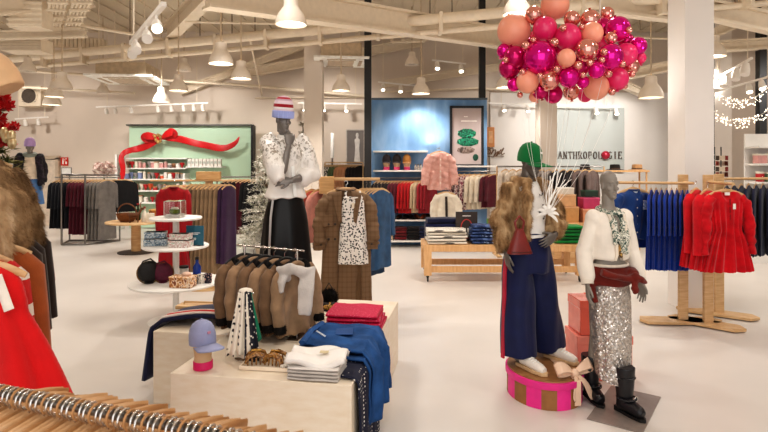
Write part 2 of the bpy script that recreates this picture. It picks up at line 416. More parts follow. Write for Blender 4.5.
pendant(291, 25, 31, 6.3, 'large cream pendant lamp highest above the mannequin in the knitted hat')
pendant(517, 15, 28, 6.6, 'cream pendant lamp partly behind the top of the balloon cluster')
pendant(221, 64, 24, 8.2, 'lit cream pendant lamp hanging above the mint panel, larger of two')
pendant(241, 79, 20, 9.6, 'lit cream pendant lamp lower behind the larger one over the mint panel')
pendant(178.5, 91, 18, 10.6, 'lit cream pendant lamp in front of the back wall above the red bow')
pendant(161.5, 102, 16, 12.2, 'small lit cream pendant lamp lowest above the red bow')
pendant(184, 71, 14, 13, 'unlit cream pendant lamp higher behind the one above the bow', False)
pendant(62, 89, 19, 10.0, 'unlit cream pendant lamp beside the fan unit', False)
pendant(54, 97, 17, 11.5, 'lit cream pendant lamp just beside the fan unit')
pendant(52, 105, 17, 13, 'lit cream pendant lamp lowest beside the fan unit')
pendant(103, 93, 12, 14, 'small unlit cream pendant lamp near the track rail', False)
pendant(341, 91, 18, 10.5, 'cream pendant lamp just beside the black column under the air conditioner')
pendant(412, 65, 14, 13, 'unlit cream pendant lamp high over the blue wall bay', False)
pendant(421, 94, 18, 11.5, 'lit cream pendant lamp just above the blue wall bay')
pendant(505, 88, 18, 11, 'lit cream pendant lamp behind the lower edge of the balloons')
pendant(651, 98, 24, 9.5, 'lit cream pendant lamp beside the big white column')
pendant(713, 57, 24, 9.8, 'lit cream pendant lamp half behind the big white column')
pendant(28, 72, 16, 12, 'unlit cream pendant lamp behind the cream top', False)

# track lights
TW = mat('#f4ede4', .4, 0, .02)
def track(pa, pb, heads, label, r=.055, L=.16, tilt=(0, -.5, -1), litset=None, rail_r=.018):
    t = thing('track_light', label, 'spotlight track', (pa+pb)/2, 0, 'ceiling spotlight tracks'); c = (pa+pb)/2
    bar(pa-c, pb-c, .035, .035).build('rail', TW, t, False)
    for f in (.1, .9): q = pa+(pb-pa)*f-c; MB().tube([q, (q.x, q.y, ZC-c.z-.03)], .008, 6).build('hanging_rod', CREAMC, t)
    for i, f in enumerate(heads):
        q = pa+(pb-pa)*f-c; d = Vector(tilt).normalized()
        h = MB().tube([q, q-V(0,0,.09)], .012, 6); s0 = q-V(0,0,.09)-d*L*.3; s1 = s0+d*L
        h.tube([s0, s0+d*L*.5, s1], [r*.75, r, r], 14); ho = h.build('spotlight', TW, t)
        if litset is None or i in litset:
            MB().tube([s1-d*.005, s1+d*.006], r*.82, 14).build('bulb', GLOW, ho)
    return t
track(W(96, 107, 14.6), W(208, 103, 14.6), [.09,.17,.31,.55,.67,.78,.87,.95], 'white spotlight track with eight heads in front of the back wall over the red bow', .048, .14, (0,.5,-1), {7})
track(W(131, 43, 5.2), W(164, 4, 4.0), [.05,.2,.55,.82], 'slanting white spotlight track hanging nearest the viewer', .042, .13, (.35,-.75,-.55), {3}, .02)
track(W(298, 103, 14.8), W(362, 104, 14.8), [.1,.4,.75], 'spotlight track with three lit heads beside the white column', .055, .18, (.1,-.5,-1))
track(W(378, 82, 14), W(428, 87, 14), [.1,.45,.8], 'spotlight track with three lit heads above the blue wall bay near the column', .055, .18, (0,-.6,-1))
track(W(432, 60, 12.8), W(466, 64, 12.8), [.15,.85], 'short track with two lit spotlights above the framed poster', .06, .18, (0,-.6,-1))
track(W(488, 103, 15), W(620, 107, 15), [.12,.3,.82,.97], 'spotlight track over the pale sign wall', .06, .18, (0,-.5,-1))
track(W(714, 80, 10.2), W(752, 58, 8.8), [.08,.3,.62,.85], 'spotlight track with four white heads right of the big column', .07, .2, (-.3,-.3,-1), set())
track(W(714, 92, 11.5), W(775, 75, 10.3), [.6,.8], 'lower spotlight track above the string lights', .06, .18, (-.2,-.5,-1), {0,1})
track(W(15, 119, 15), W(48, 117, 15), [.3,.7], 'short spotlight track under the fan unit', .05, .16, (0,.3,-1), set())

# ------------------------------------------------------------------ lights
def lamp(typ, loc, energy, color=(1,.93,.85), size=.3, target=None, spot=None):
    l = bpy.data.lights.new('lamp', typ); l.energy = energy; l.color = color
    if typ == 'AREA': l.size = size
    else: l.shadow_soft_size = size
    if typ == 'SPOT': l.spot_size = spot or 1.6; l.spot_blend = .6
    o = bpy.data.objects.new('lamp', l); COL.objects.link(o); o.location = loc
    if target is not None: o.rotation_euler = (Vector(target)-Vector(loc)).to_track_quat('-Z', 'Y').to_euler()
    return o
for p, e_ in pend_lights:
    lamp('SPOT', p-V(0,0,.06), e_*1.9, (1,.96,.91), .12, p-V(0,0,1), 2.5)
for (x, y, e_) in [(-4,2.5,110),(0,1.2,120),(3.5,2.5,110),(-1.5,5.2,100),(1.6,5.8,100),(5.5,6.5,100),(-6,6,110),(5.2,4.4,110),(8,7.5,120),(-9.5,11,110)]:  # overhead spots without fixtures, added to lift the floor and right side
    lamp('SPOT', (x, y, 4.7), e_*1.3, (1,.97,.94), .25, (x, y+.3, 0), 2.3)
# unseen spots without fixtures, added to brighten the back wall
for (x, y, z, tx, tz) in [(-5.2,12.4,3.7,-5.2,2.2),(-9,12,3.7,-9,2),(5.5,12.6,3.7,5.5,2.4),(-1.5,12.6,3.7,-1.5,2.2)]:
    lamp('SPOT', (x, y, z), 260, (1,.96,.92), .15, (x if tx is None else tx, YB, tz), 1.5)
for (x, y) in [(-9,12),(-4,12),(1,12),(6,12),(-7,7),(-2,7.5),(3,7.5),(8,8),(-3,3.5),(3,3.5)]:  # unseen upward spots added to brighten ceiling and roof steel
    lamp('SPOT', (x, y, 2.2), 75, (1,.96,.90), .3, (x, y, 6), 2.8)
for (x, y, z, ty, tz, e_) in [(3.2,12.2,3.8,YB,2.3,150),(5.4,12.2,3.8,YB,2.3,150),(7.4,12.2,3.8,YB,2.2,170),(8.6,8.6,3.8,12.5,2,300),(-5.2,11.6,3.7,14.8,1.9,200)]:  # more unseen spots, added to brighten sign wall, right partition and mint bay
    lamp('SPOT', (x, y, z), e_, (1,.98,.95), .15, (x, ty, tz), 1.35)
# large unseen area lamp added behind the viewer as soft fill
lamp('AREA', (0, -4.5, 3.0), 300, (1,.98,.96), 7, (0, 6, 1.4))
w = bpy.data.worlds.new('world'); sc.world = w; w.use_nodes = True
w.node_tree.nodes['Background'].inputs[0].default_value = (1,.97,.94,1); w.node_tree.nodes['Background'].inputs[1].default_value = .75
sc.view_settings.view_transform = 'Standard'; sc.view_settings.look = 'Medium High Contrast'; sc.view_settings.exposure = -0.48
# ------------------------------------------------------------------ hanging garments
def hanger(t, w=.4, m=None, th=.012, hook_m=None):
    """shaped clothes hanger with its hook; local origin is where the hook sits on the rail"""
    mb = MB(); pts = [V(x*w/2, 0, -.085-.055*abs(x)**1.6) for x in (-1,-.8,-.55,-.3,-.12,0,.12,.3,.55,.8,1)]
    mb.tube(pts, [.012,.016,.018,.018,.018,.019,.018,.018,.018,.016,.012], 8, flat=.45, up=(0,1,0))
    h = mb.build('hanger', m or WOODL, t)
    k = MB(); k.tube([V(0,0,-.075), V(0,0,-.04)]+[V(.02*math.sin(a)+.0, 0, -.018+.02*math.cos(a)) for a in [PI-.6, PI*.6+.2, PI*.5, .6, 0, -.6, -1.2]], .0024, 6)
    k.build('hook', hook_m or CHROME, h); return h
def cloth_rings(w, L, hem, d, dh=None, waist=None, wz=.45, fold=6, fa=.012, n=40, seed=0, nr=16, neck=.09, drop=.05, z0=-.095):
    rng = random.Random(seed); ph = rng.random()*6; dh = dh or d; rings = []
    top = [(neck*.5, .035, z0), (neck*.75, .045, z0-.006), (w*.42, d*.42, z0-drop*.75), (w*.49, d*.5, z0-drop-.02)]
    for hw, hd, z in top:
        rings.append([V(hw*math.cos(2*PI*k/n), hd*math.sin(2*PI*k/n), z) for k in range(n)])
    for i in range(1, nr+1):
        t = i/nr; z = z0-drop-.02-(L-drop-.02)*t
        if waist is not None:
            hw = (w*.5+(waist/2-w*.5)*(t/wz) if t < wz else waist/2+(hem/2-waist/2)*((t-wz)/(1-wz))**.8)
        else: hw = w*.5+(hem/2-w*.5)*t
        hd = d*.5+(dh*.5-d*.5)*t; r = []
        for k in range(n):
            a = 2*PI*k/n; c, s_ = math.cos(a), math.sin(a); c = math.copysign(abs(c)**.8, c); s_ = math.copysign(abs(s_)**.8, s_)
            f = fa*min(1, t*1.6+.1)*math.sin(fold*a+ph+t*1.2)
            r.append(V((hw+f)*c, (hd+f*1.6)*s_, z+.006*math.sin(fold*a+ph)*t))
        rings.append(r)
    return rings
def garment(t, m, w=.4, L=.7, hem=.45, d=.09, sleeve=0, name='body', sl_m=None, sr=.055, fuse_v=0, sl_out=.05, dh=None, waist=None, wz=.45, fold=6, fa=.012, n=40, seed=0, y_in=0, neck=.09, cuff=None, fz=.006):
    rings = cloth_rings(w, L, hem, d, dh, waist, wz, fold, fa, n, seed, neck=neck)
    mb = MB().loft(rings, True)
    def arm(s, q):
        x0 = s*(w*.5-.035)
        pts = [V(x0, 0, -.155), V(s*(w*.5+.01), 0, -.21), V(s*(w*.5+.01+sl_out*.5), -.012+y_in, -.155-sleeve*.5), V(s*(w*.5+.01+sl_out), -.02+y_in, -.155-sleeve)]
        q.tube(pts, [sr*.8, sr*1.02, sr*.92, sr*.78], 10)
    if fuse_v:
        if sleeve:
            for s in (-1, 1): arm(s, mb)
        me = fuse(mb, fuse_v, 4); folds(me, fz, 55, 30, 6, seed); o = put(name, me, m, t)
    else:
        o = mb.build(name, m, t)
        if sleeve:
            for s in (-1, 1):
                q = MB(); arm(s, q); q.build('sleeve', sl_m or m, t)
    if cuff:
        for s in (-1, 1):
            q = MB(); q.tube([V(s*(w*.5+.01+sl_out), -.02, -.155-sleeve+.03), V(s*(w*.5+.012+sl_out), -.02, -.155-sleeve-.03)], sr*.9, 10); q.build('cuff', cuff, t)
    return o
def rack_row(protos, p0, p1, rz, label, cat, group, jitter=.05, rail='', zs=True):
    """protos: list of (root, count) in order along the rail; label(i, k, n) -> text"""
    seq = [(r, j, c) for r, c in protos for j in range(c)]
    p0, p1 = Vector(p0), Vector(p1); N = len(seq); used = set(); out = []
    fy = min(1.0, max(.3, (p1-p0).length/N*abs(math.sin(rz-math.atan2(p1.y-p0.y, p1.x-p0.x)))/.15)); jitter *= .3
    for i, (r, j, c) in enumerate(seq):
        p = p0+(p1-p0)*((i+.5)/N); a = rz+random.uniform(-jitter, jitter)
        lab = label(r, j, c)
        if r.name not in used:
            used.add(r.name); r.location = p; r.rotation_euler = (0,0,a); r['label'] = lab; r['group'] = group; o = r
        else: o = dup(r, p, a, lab, group)
        if zs: o.scale = (1, fy, random.uniform(.985, 1.0))
        for ch in o.children:
            for hk in ch.children:
                if hk.name.startswith('hook'): hk.rotation_euler = (0, 0, math.atan2(p1.y-p0.y, p1.x-p0.x)+PI/2-a)
        out.append(o)
    return out
def lab(where):
    def f(r, j, c):
        base = r['base']
        return f'{base} {where}' if c == 1 else f'{ordn(j)} {base} from the left {where}'
    return f
def proto(name, base, cat, build, hang=True, hw=.38, hm=None):
    t = thing(name, base, cat); t['base'] = base; build(t)
    if hang: hanger(t, hw, hm)
    return t
def rail(t, p, q, r=.012, m=None, name='rail'):
    return MB().tube([p, q], r, 10).build(name, m or CHROME, t)

# ---- R1 dark rail by the sign
Y1 = 12.2; a = W(56, 178, Y1); b = W(119, 178, Y1); t = thing('clothes_rail', 'square chrome floor rail holding dark coats under the red sign', 'clothes rail', ((a.x+b.x)/2, Y1, 0))
hw = (b.x-a.x)/2; zt = 1.52; m = MB()
def frame_rail(t, xs, y0, y1, z, r=.016):
    for y in (y0, y1):
        MB().tube([(xs[0], y, .02), (xs[0], y, z), (xs[1], y, z), (xs[1], y, .02)], r, 8).build('frame', CHROMED, t)
    m = MB()
    for x in xs: m.tube([(x, y0, .03), (x, y1, .03)], r, 8)
    m.build('base', CHROMED, t)
    MB().tube([((xs[0]+xs[1])/2-.6, (y0+y1)/2, z-.03), ((xs[0]+xs[1])/2+.6, (y0+y1)/2, z-.03)], .012).build('rail', CHROMED, t)
xs = (W(70,0,Y1).x-t.location.x, W(93,0,Y1).x-t.location.x)
for x in xs: MB().tube([(x, -.32, .02), (x, -.32, 1.53)], .022, 8).build('post', CHROMED, t)
MB().tube([(xs[1]+.45, .3, .02), (xs[1]+.45, .3, 1.5)], .018, 8).build('post', CHROMED, t)
MB().tube([(xs[0]-.18, .3, .02), (xs[0]-.18, .3, 1.5)], .018, 8).build('post', CHROMED, t)
m = MB(); m.tube([(xs[0],-.32,.02),(xs[1],-.32,.02),(xs[1]+.45,.3,.02),(xs[0]-.18,.3,.02),(xs[0],-.32,.02)], .02, 8); m.build('base', CHROMED, t)
m = MB(); m.tube([(xs[0],-.32,1.53),(xs[1],-.32,1.53),(xs[1]+.45,.3,1.5),(xs[0]-.18,.3,1.5),(xs[0],-.32,1.53)], .014, 8); m.build('top_frame', CHROMED, t)
MB().tube([(-hw-.02, 0, 1.46), (hw+.02, 0, 1.46)], .014).build('rail', CHROMED, t)
bc = proto('black_coat', 'long black coat', 'coat', lambda t: garment(t, fabric('#191a21'), .42, 1.05, .5, .1, .55), hw=.38)
bg = proto('burgundy_dress', 'burgundy dress', 'dress', lambda t: garment(t, fabric('#5a1a2a'), .4, 1.18, .46, .1, .5), hw=.36)
gy = proto('grey_dress', 'long grey dress', 'dress', lambda t: garment(t, fabric('#77716c'), .4, 1.3, .46, .1, .55), hw=.36)
bj = proto('black_jacket', 'short black jacket', 'jacket', lambda t: garment(t, fabric('#1b1a1c'), .44, .72, .48, .1, .55), hw=.38)
L_ = lab('on the chrome rail under the red sign')
rack_row([(bc,5),(bg,5),(gy,4)], (a.x+.06, Y1, 1.479), (b.x-.22, Y1, 1.479), 1.1, L_, '', 'coats and dresses on the chrome rail', .12)
rack_row([(bj,3)], (b.x-.22, Y1+.18, 1.479), (b.x+.02, Y1+.3, 1.479), .5, L_, '', 'coats and dresses on the chrome rail')
# sign card on the rail, sign on the wall
p = W(66.5, 171, Y1-.35); t = thing('sign_holder', 'small white card in a thin dark frame on top of the chrome rail', 'sign', p)
MB().box((0,0,0), (.22,.012,.15)).build('frame', mat('#3d3a38',.5), t, False)
MB().box((0,-.009,0), (.195,.006,.125)).build('card', mat('#f2f0ec',.6), t, False)
MB().tube([(0,0,-.07), (0,0,-.11)], .01, 6).build('clip', CHROMED, t)
p = W(64.5, 161.5, YB-.03); t = thing('safety_sign', 'red safety sign with a white pictogram on the back wall beside the door', 'sign', p)
t.scale = (.75,)*3; MB().box((0,0,0), (.28,.02,.31)).build('panel', mat('#d42a1c',.5,var=0), t, False)
m = MB(); m.tube([(-.05,-.015,-.1),(-.05,-.015,.06)], .028, 10, flat=.3, up=(0,1,0)); m.box((-.05,-.014,.09), (.05,.01,.03)); m.tube([(-.03,-.014,.1),(.03,-.014,.07),(.02,-.014,0)], .01, 6)
m.prism([(.04,-.016),(.1,-.016),(.1,-.012),(.04,-.012)], -.1, .0); m.box((.07,-.014,.1), (.05,.01,.03))
m.build('pictogram', mat('#f4efe8',.5,var=0), t, False)
# frosted flower bouquet behind the rail
def sprays(mb, c, r, n, seed, petals=5, size=.05):
    rng = random.Random(seed)
    for i in range(n):
        while True:
            v = V(rng.uniform(-1,1), rng.uniform(-1,1), rng.uniform(-.7,1))
            if .35 < v.length < 1: break
        q = Vector(c)+V(v.x*r[0], v.y*r[1], v.z*r[2])
        R = Euler((rng.uniform(-1,1), rng.uniform(-1,1), rng.uniform(0,6))).to_matrix()
        for k in range(petals):
            aa = 2*PI*k/petals; d = R@V(math.cos(aa), math.sin(aa), .35); s_ = R@V(-math.sin(aa), math.cos(aa), 0)
            mb.add([q, q+d*size*.6+s_*size*.3, q+d*size*1.1, q+d*size*.6-s_*size*.3], [(0,1,2,3)])
p = W(103, 171, 12.9); t = thing('frosted_bouquet', 'bouquet of frosted pink white flowers standing behind the dark clothes rail', 'flowers', (p.x, 12.95, 0))
m = MB(); sprays(m, (0,0,p.z+.02), (.26,.2,.2), 90, 3, 6, .06); m.build('flowers', patches(['#e9dcd2','#d8bfb3','#c99f97','#f3ebe4'], 18), t)
m = MB(); m.tube([(0,0,1.15),(0,0,p.z)], .02); m.build('stem', mat('#6d6a4d'), t)
MB().lathe([(.14,0),(.14,.02),(.03,.05),(.03,.9),(.13,1.0),(.15,1.25),(.13,1.25)], n=20).build('vase', mat('#c9bfb5',.4), t)

# ---- R3 khaki rail with red blouse
def wood_block(px, y0, y1, Y, w=.16):
    a = W(px, y0, Y); b = W(px, y1, Y); return a, b
Y3 = 8.0
a = W(188, 182, Y3); b = W(231, 182, Y3)
t = thing('wooden_clothes_rail', 'wooden floor rail with khaki trousers and a purple dress', 'clothes rail', (W(208,0,Y3).x, Y3+.05, 0)); x0 = t.location.x
MB().box((0,.0,.8), (.1,.06,1.6)).build('post', WOODL, t, False, .006)
MB().box((.0,-.02,1.6), (.34,.1,.12)).build('block', wood('#d9b07c','#c4935b'), t, False, .006)
MB().tube([(a.x-x0-.55,-.05,1.53),(b.x-x0+.05,-.05,1.53)], .014).build('rail', WOODL, t)
MB().lathe([(.42,0),(.42,.025),(.40,.03)], n=32).build('base', WOODL, t)
kt = proto('khaki_trousers', 'pair of khaki wide trousers', 'trousers', lambda t: garment(t, fabric('#8d7458'), .3, 1.27, .36, .14, 0, fold=5, fa=.018), hw=.32)
bt = proto('brown_trousers', 'pair of dark khaki trousers', 'trousers', lambda t: garment(t, fabric('#6f5a45'), .3, 1.25, .34, .14, 0, fold=5, fa=.018), hw=.32)
pu = proto('purple_dress', 'dark purple long dress', 'dress', lambda t: garment(t, fabric('#3a2140'), .3, 1.12, .34, .14, 0, fold=5), hw=.3)
rack_row([(bt,2),(kt,6),(pu,2)], (a.x+.02, Y3, 1.548), (b.x, Y3, 1.548), 1.15, lab('on the wooden rail'), '', 'trousers and dresses on the wooden rail', .08)
rd = proto('red_blouse_dress', 'bright red long-sleeved dress facing out at the end of the wooden rail', 'dress', lambda t: garment(t, fabric('#980d18'), .36, 1.16, .44, .12, .72, fuse_v=.012, sr=.06, sl_out=.0, fold=7, fa=.014, n=56, waist=.3, wz=.35), hw=.36)
p = W(174, 180, 7.72); rd.location = p; rd.rotation_euler = (0,0,.12)
m = MB().lathe([(.055,0),(.065,.012),(.055,.02)], (0,-.03,-.115), 20, 1, .8); m.build('collar', fabric('#7c0a14'), rd)
rd2 = proto('red_dress', 'second red dress hanging just behind the front red one', 'dress', lambda t: garment(t, fabric('#a50d1a'), .36, 1.1, .42, .1, .6, fold=6), hw=.36)
rd2.location = W(184, 180, 7.95); rd2.rotation_euler = (0,0,.5)

# ---- R2 dark dresses at the back
Y2 = 11.5; a = W(229, 177, Y2); b = W(268, 177, Y2)
t = thing('clothes_rail', 'thin dark floor rail of evening dresses behind the khaki trousers', 'clothes rail', ((a.x+b.x)/2, Y2, 0)); hw = (b.x-a.x)/2
MB().tube([(-hw-.3,0,1.487),(hw+.1,0,1.487)], .014).build('rail', CHROMED, t)
for x in (-hw-.25, hw+.08): MB().tube([(x,0,.03),(x,0,1.487)], .014).build('post', CHROMED, t); MB().tube([(x,-.25,.02),(x,.25,.02)], .014).build('foot', CHROMED, t)
bd = proto('black_dress', 'black evening dress', 'dress', lambda t: garment(t, fabric('#17131a'), .38, 1.12, .46, .12, .3), hw=.36)
md = proto('burgundy_velvet_dress', 'burgundy velvet dress', 'dress', lambda t: garment(t, fabric('#4a0f1c'), .36, 1.12, .46, .12, 0), hw=.36)
bd2 = proto('black_long_dress', 'long-sleeved black dress', 'dress', lambda t: garment(t, fabric('#120f12'), .4, 1.05, .46, .12, .55), hw=.36)
rack_row([(bd,3),(md,2),(bd2,3)], (a.x, Y2, 1.506), (b.x-.1, Y2, 1.506), .5, lab('on the rail before the mint panel'), '', 'evening dresses on the back rail', .1)

# ---- R4 trench rail
Y4 = 6.3
a = W(290, 182, Y4); b = W(380, 180, Y4)
t = thing('wooden_clothes_rail', 'wooden floor rail with a block post holding the brown trench coat', 'clothes rail', (W(326,0,Y4).x, Y4+.12, 0)); x0 = t.location.x
MB().box((0,0,.78), (.09,.06,1.56)).build('post', WOODL, t, False, .006)
MB().box((0,-.02,1.53), (.17,.1,.2)).build('block', wood('#dcb17a','#c89a63'), t, False, .006)
MB().box((a.x/2+b.x/2-x0,-.0,1.6), (b.x-a.x,.05,.035)).build('rail', WOODL, t, False, .006)
MB().box((.25,.0,.02), (1.1,.4,.04)).build('base', WOODL, t, False, .006)
checkm = None
def check_mat(c1, c2, c3, key):
    t = NT('check'); tc = t.n('ShaderNodeTexCoord'); sx = t.n('ShaderNodeSeparateXYZ'); t.l(tc.outputs['Object'], sx.inputs[0]); cur = None
    outs = []
    for ax, per in (('X', .05), ('Z', .055)):
        m_ = t.n('ShaderNodeMath', operation='MULTIPLY'); m_.inputs[1].default_value = 1/per; t.l(sx.outputs[ax], m_.inputs[0])
        fr = t.n('ShaderNodeMath', operation='FRACT'); t.l(m_.outputs[0], fr.inputs[0])
        g = t.n('ShaderNodeMath', operation='LESS_THAN'); g.inputs[1].default_value = .3; t.l(fr.outputs[0], g.inputs[0]); outs.append(g.outputs[0])
    ad = t.n('ShaderNodeMath', operation='ADD'); t.l(outs[0], ad.inputs[0]); t.l(outs[1], ad.inputs[1])
    dv = t.n('ShaderNodeMath', operation='DIVIDE'); t.l(ad.outputs[0], dv.inputs[0]); dv.inputs[1].default_value = 2
    t.l(t.ramp(dv.outputs[0], [(0, lin(c1)), (.5, lin(c2)), (1, lin(c3))]), t.b.inputs['Base Color']); t.b.inputs['Roughness'].default_value = .85
    return t.m
TRENCH = check_mat('#7d6248', '#765b41', '#6f553c', 'trench')
tr = thing('trench_coat', 'open brown checked trench coat hanging outward with a spotted top inside', 'coat', W(346, 181, Y4-.28), .1)
def coat_half(s):
    """one front half of an open coat from shoulder to hem"""
    def fn(u, v):
        # v down, u from side seam (0) round the front to the open edge (1)
        z = -.11-.05*(1-u*.55)*(1 if v < .06 else 1)-v*1.27
        wv = .225+.06*v
        xin = .05+.05*v if s < 0 else .125+.03*v
        x = wv+(xin-wv)*u; y = -.035-.05*math.sin(PI*min(1, u*.8+.1))-.012*math.sin(u*9+v*2)*v
        return V(s*x, y, z)
    return fn
m = MB(); m.loft(cloth_rings(.45, 1.36, .58, .1, .14, None, .4, 5, .012, 48, 4), True)
me = fuse(m, .012, 3); folds(me, .005, 30, 20, 5, 1); put('back', me, TRENCH, tr)
for s in (-1, 1):
    MB().sheet(coat_half(s), 10, 22).build('front_panel', TRENCH, tr, solid=.012)
    q = MB(); q.tube([V(s*.19,-.01,-.16), V(s*.265,-.03,-.3), V(s*.29,-.05,-.52), V(s*.285,-.09,-.74)], [.06,.075,.07,.066], 14)
    me = fuse(q, .01, 3); folds(me, .006, 20, 30, 22, s); so = put('sleeve', me, TRENCH, tr)
    q = MB(); q.tube([V(s*.286,-.08,-.655), V(s*.286,-.083,-.685)], .076, 14); q.build('strap', fabric('#6b5036'), so)
    q = MB(); q.ell((s*.27,-.155,-.67), (.012,.006,.012)); q.build('button', mat('#3a2a1d',.4), so)
    # wide lapel
    MB().sheet(lambda u, v, s=s: V(s*(.05+.115*u*(1-v*.75)+(.03*v if s > 0 else .0)), -.105-.012*u, -.1-.33*v-.03*u), 6, 8).build('lapel', TRENCH, tr, solid=.01)
m = MB(); m.tube([V(.09*math.cos(x_), .0-.06*math.sin(x_), -.085-.01*math.sin(x_)) for x_ in [-.5,.1,.6,PI/2,2.5,3.0,3.6]], .028, 8, flat=.5); m.build('collar', TRENCH, tr)
for k, (x, z) in enumerate([(-.12,-.46),(-.19,-.46),(-.12,-.62),(-.19,-.62)]): MB().ell((x,-.105,z), (.014,.008,.014)).build('button', mat('#3a2a1d',.4), tr)
MB().box((-.2,-.1,-.42), (.12,.02,.13), RZ(.1)).build('storm_flap', TRENCH, tr, bevel=.006)
hanger(tr, .42)
sp = thing('spotted_blouse', 'white sleeveless top with black spots hanging inside the trench coat', 'top', W(353, 181, Y4-.36), .05)
SPOT = dots('#efe9e2', '#1c1a1a', 44, .36)
q = MB(); q.loft(cloth_rings(.24, .73, .33, .055, .06, None, .4, 5, .008, 40, 2, neck=.16, drop=.02, z0=-.17), True)
for s in (-1, 1): q.tube([V(s*.075,-.0,-.105), V(s*.085,-.01,-.19)], .014, 8)
me = fuse(q, .009, 3); put('body', me, SPOT, sp)
MB().box((.0,-.045,-.26), (.03,.004,.05)).build('price_tag', mat('#f2e6cf',.7), sp, False)
sk = thing('brown_skirt', 'long brown skirt hanging below the spotted top', 'skirt', W(354, 181, Y4-.30), .05)
q = MB(); q.loft(cloth_rings(.26, .72, .36, .06, .07, None, .4, 7, .014, 56, 5, neck=.2, drop=.02, z0=-.72), True); q.build('body', fabric('#6d5238'), sk)
MB().tube([(-.1,0,-.73),(.1,0,-.73)], .014).build('waistband', fabric('#5d442d'), sk)
MB().tube([(0,.0,-.1),(0,.0,-.73)], .003, 6).build('clip_hanger', CHROME, sk)
rj = proto('rust_blouse', 'rust orange blouse', 'blouse', lambda t: garment(t, fabric('#b5543f'), .38, .6, .42, .1, .45), hw=.36)
pk = proto('dusty_pink_blouse', 'dusty pink blouse', 'blouse', lambda t: garment(t, fabric('#c9897b'), .38, .58, .42, .1, .45), hw=.36)
rack_row([(rj,1),(pk,1)], W(308,183,Y4+.12), W(322,183,Y4+.12), 1.1, lab('on the trench coat rail beside its wooden block'), '', 'blouses on the trench coat rail')
rj2 = dup(rj, W(300,183,Y4+.12), 1.0, 'rust orange blouse at the end of the rail behind the satin skirt', 'blouses on the trench coat rail')
tn = proto('tan_jacket', 'tan jacket', 'jacket', lambda t: garment(t, fabric('#8a6b4a'), .42, .8, .46, .1, .6), hw=.38)
dn = proto('denim_dress', 'blue denim dress', 'dress', lambda t: garment(t, fabric('#1f3f5e', var=.25), .38, 1.0, .46, .13, .45), hw=.36)
dn2 = proto('denim_jacket', 'faded blue denim jacket', 'jacket', lambda t: garment(t, fabric('#2a4f73', var=.3), .4, .92, .44, .12, .5), hw=.36)
rack_row([(tn,2),(dn,2),(dn2,2)], W(361,182,Y4+.12), W(383,182,Y4+.12), 1.0, lab('behind the trench coat'), '', 'jackets and denim on the trench coat rail')

# ---- R7 blue dresses
def plank_stand(px, py, ztop, label, rzb, L, rail_to, zr, off=0):
    g = G(px, py); t = thing('wooden_display_stand', label, 'display stand', (g.x, g.y, 0))
    MB().box((0,0,ztop/2+.02), (.1,.045,ztop-.04)).build('post', WOODL, t, False, .005)
    R = RZ(rzb); pl = [(L/2, .0), (L/2-.08, .12), (-L/2, .12), (-L/2-.05, 0), (-L/2, -.12), (L/2-.08, -.12)]
    pl = [(R@V(x, y, 0)).to_tuple()[:2] for x, y in pl]
    MB().prism(pl, .012, .042).build('base', WOODL, t, False, .004)
    m = MB()
    for s in (-1, 1): q = R@V(s*L*.38,0,0); m.lathe([(.03,0),(.03,.014)], q, 12)
    m.build('foot', BLACK, t)
    q = Vector(rail_to)-Vector((g.x, g.y, 0)); q.z = zr
    MB().tube([(0,-off,zr), q], .016, 10).build('rail', WOODL, t)
    if off: MB().tube([(0,.02,zr), (0,-off-.012,zr)], .016, 10).build('arm', WOODL, t)
    return t
E7 = W(606, 183, 6.15)
plank_stand(683, 323, 1.66, 'wooden stand with a plank foot carrying the royal blue dresses', -.05, .85, (E7.x, 6.15, 0), 1.57, .19)
BLUE = fabric('#0f3a98', var=.22)
def blue_dress(t):
    garment(t, BLUE, .34, .84, .56, .12, .42, dh=.2, waist=.3, wz=.42, fold=15, fa=.016, n=96, sr=.055, sl_out=.06)
    MB().tube([V(.165*math.cos(k*PI/8), .085*math.sin(k*PI/8), -.49) for k in range(17)], .014, 8).build('waist_frill', BLUE, t)
bl = proto('blue_pleated_dress', 'royal blue pleated dress', 'dress', blue_dress, hw=.36)
p7 = Vector((3.34, 5.96, 1.589)); e7 = Vector((E7.x, 6.15, 1.589)); dv = (e7-p7)
rack_row([(bl,8)], p7+dv*.50, p7+dv*.03, 1.0, lab('on the wooden stand'), '', 'royal blue dresses on the wooden stand', .04)
bs = proto('blue_shirt', 'dark blue denim shirt with a pale embroidered badge at the rail end', 'shirt', lambda t: garment(t, fabric('#1d3f78', var=.2), .42, .55, .46, .13, .34, fuse_v=.012, sr=.075, sl_out=.1), hw=.4)
bs.location = p7+dv*.68; bs.rotation_euler = (0,0,.25)
MB().box((.12,-.07,-.26), (.09,.012,.1)).build('badge', patches(['#c9d1d8','#8fa6c2','#dfe4e8'], 30), bs, False)
q = MB(); q.tube([V(.06*math.cos(x_), -.05*math.sin(x_), -.1) for x_ in (-.4,.5,PI/2,2.6,3.5)], .02, 8, flat=.6); q.build('collar', fabric('#1a3868'), bs)
for k in range(5): MB().ell((0,-.068,-.2-.09*k), (.009,.006,.009), n=8, m=6).build('button', mat('#dcd4c4',.4), bs)
MB().box((0,-.0,-.115), (.05,.09,.03)).build('label_patch', mat('#d8dfe6',.6), bs, False)
us = proto('blue_shirt', 'second blue shirt hanging just behind the badge shirt', 'shirt', lambda t: garment(t, fabric('#183a86'), .4, .66, .46, .1, .34), hw=.38)
us.location = p7+dv*.62+V(0,.13,0); us.rotation_euler = (0,0,.5)
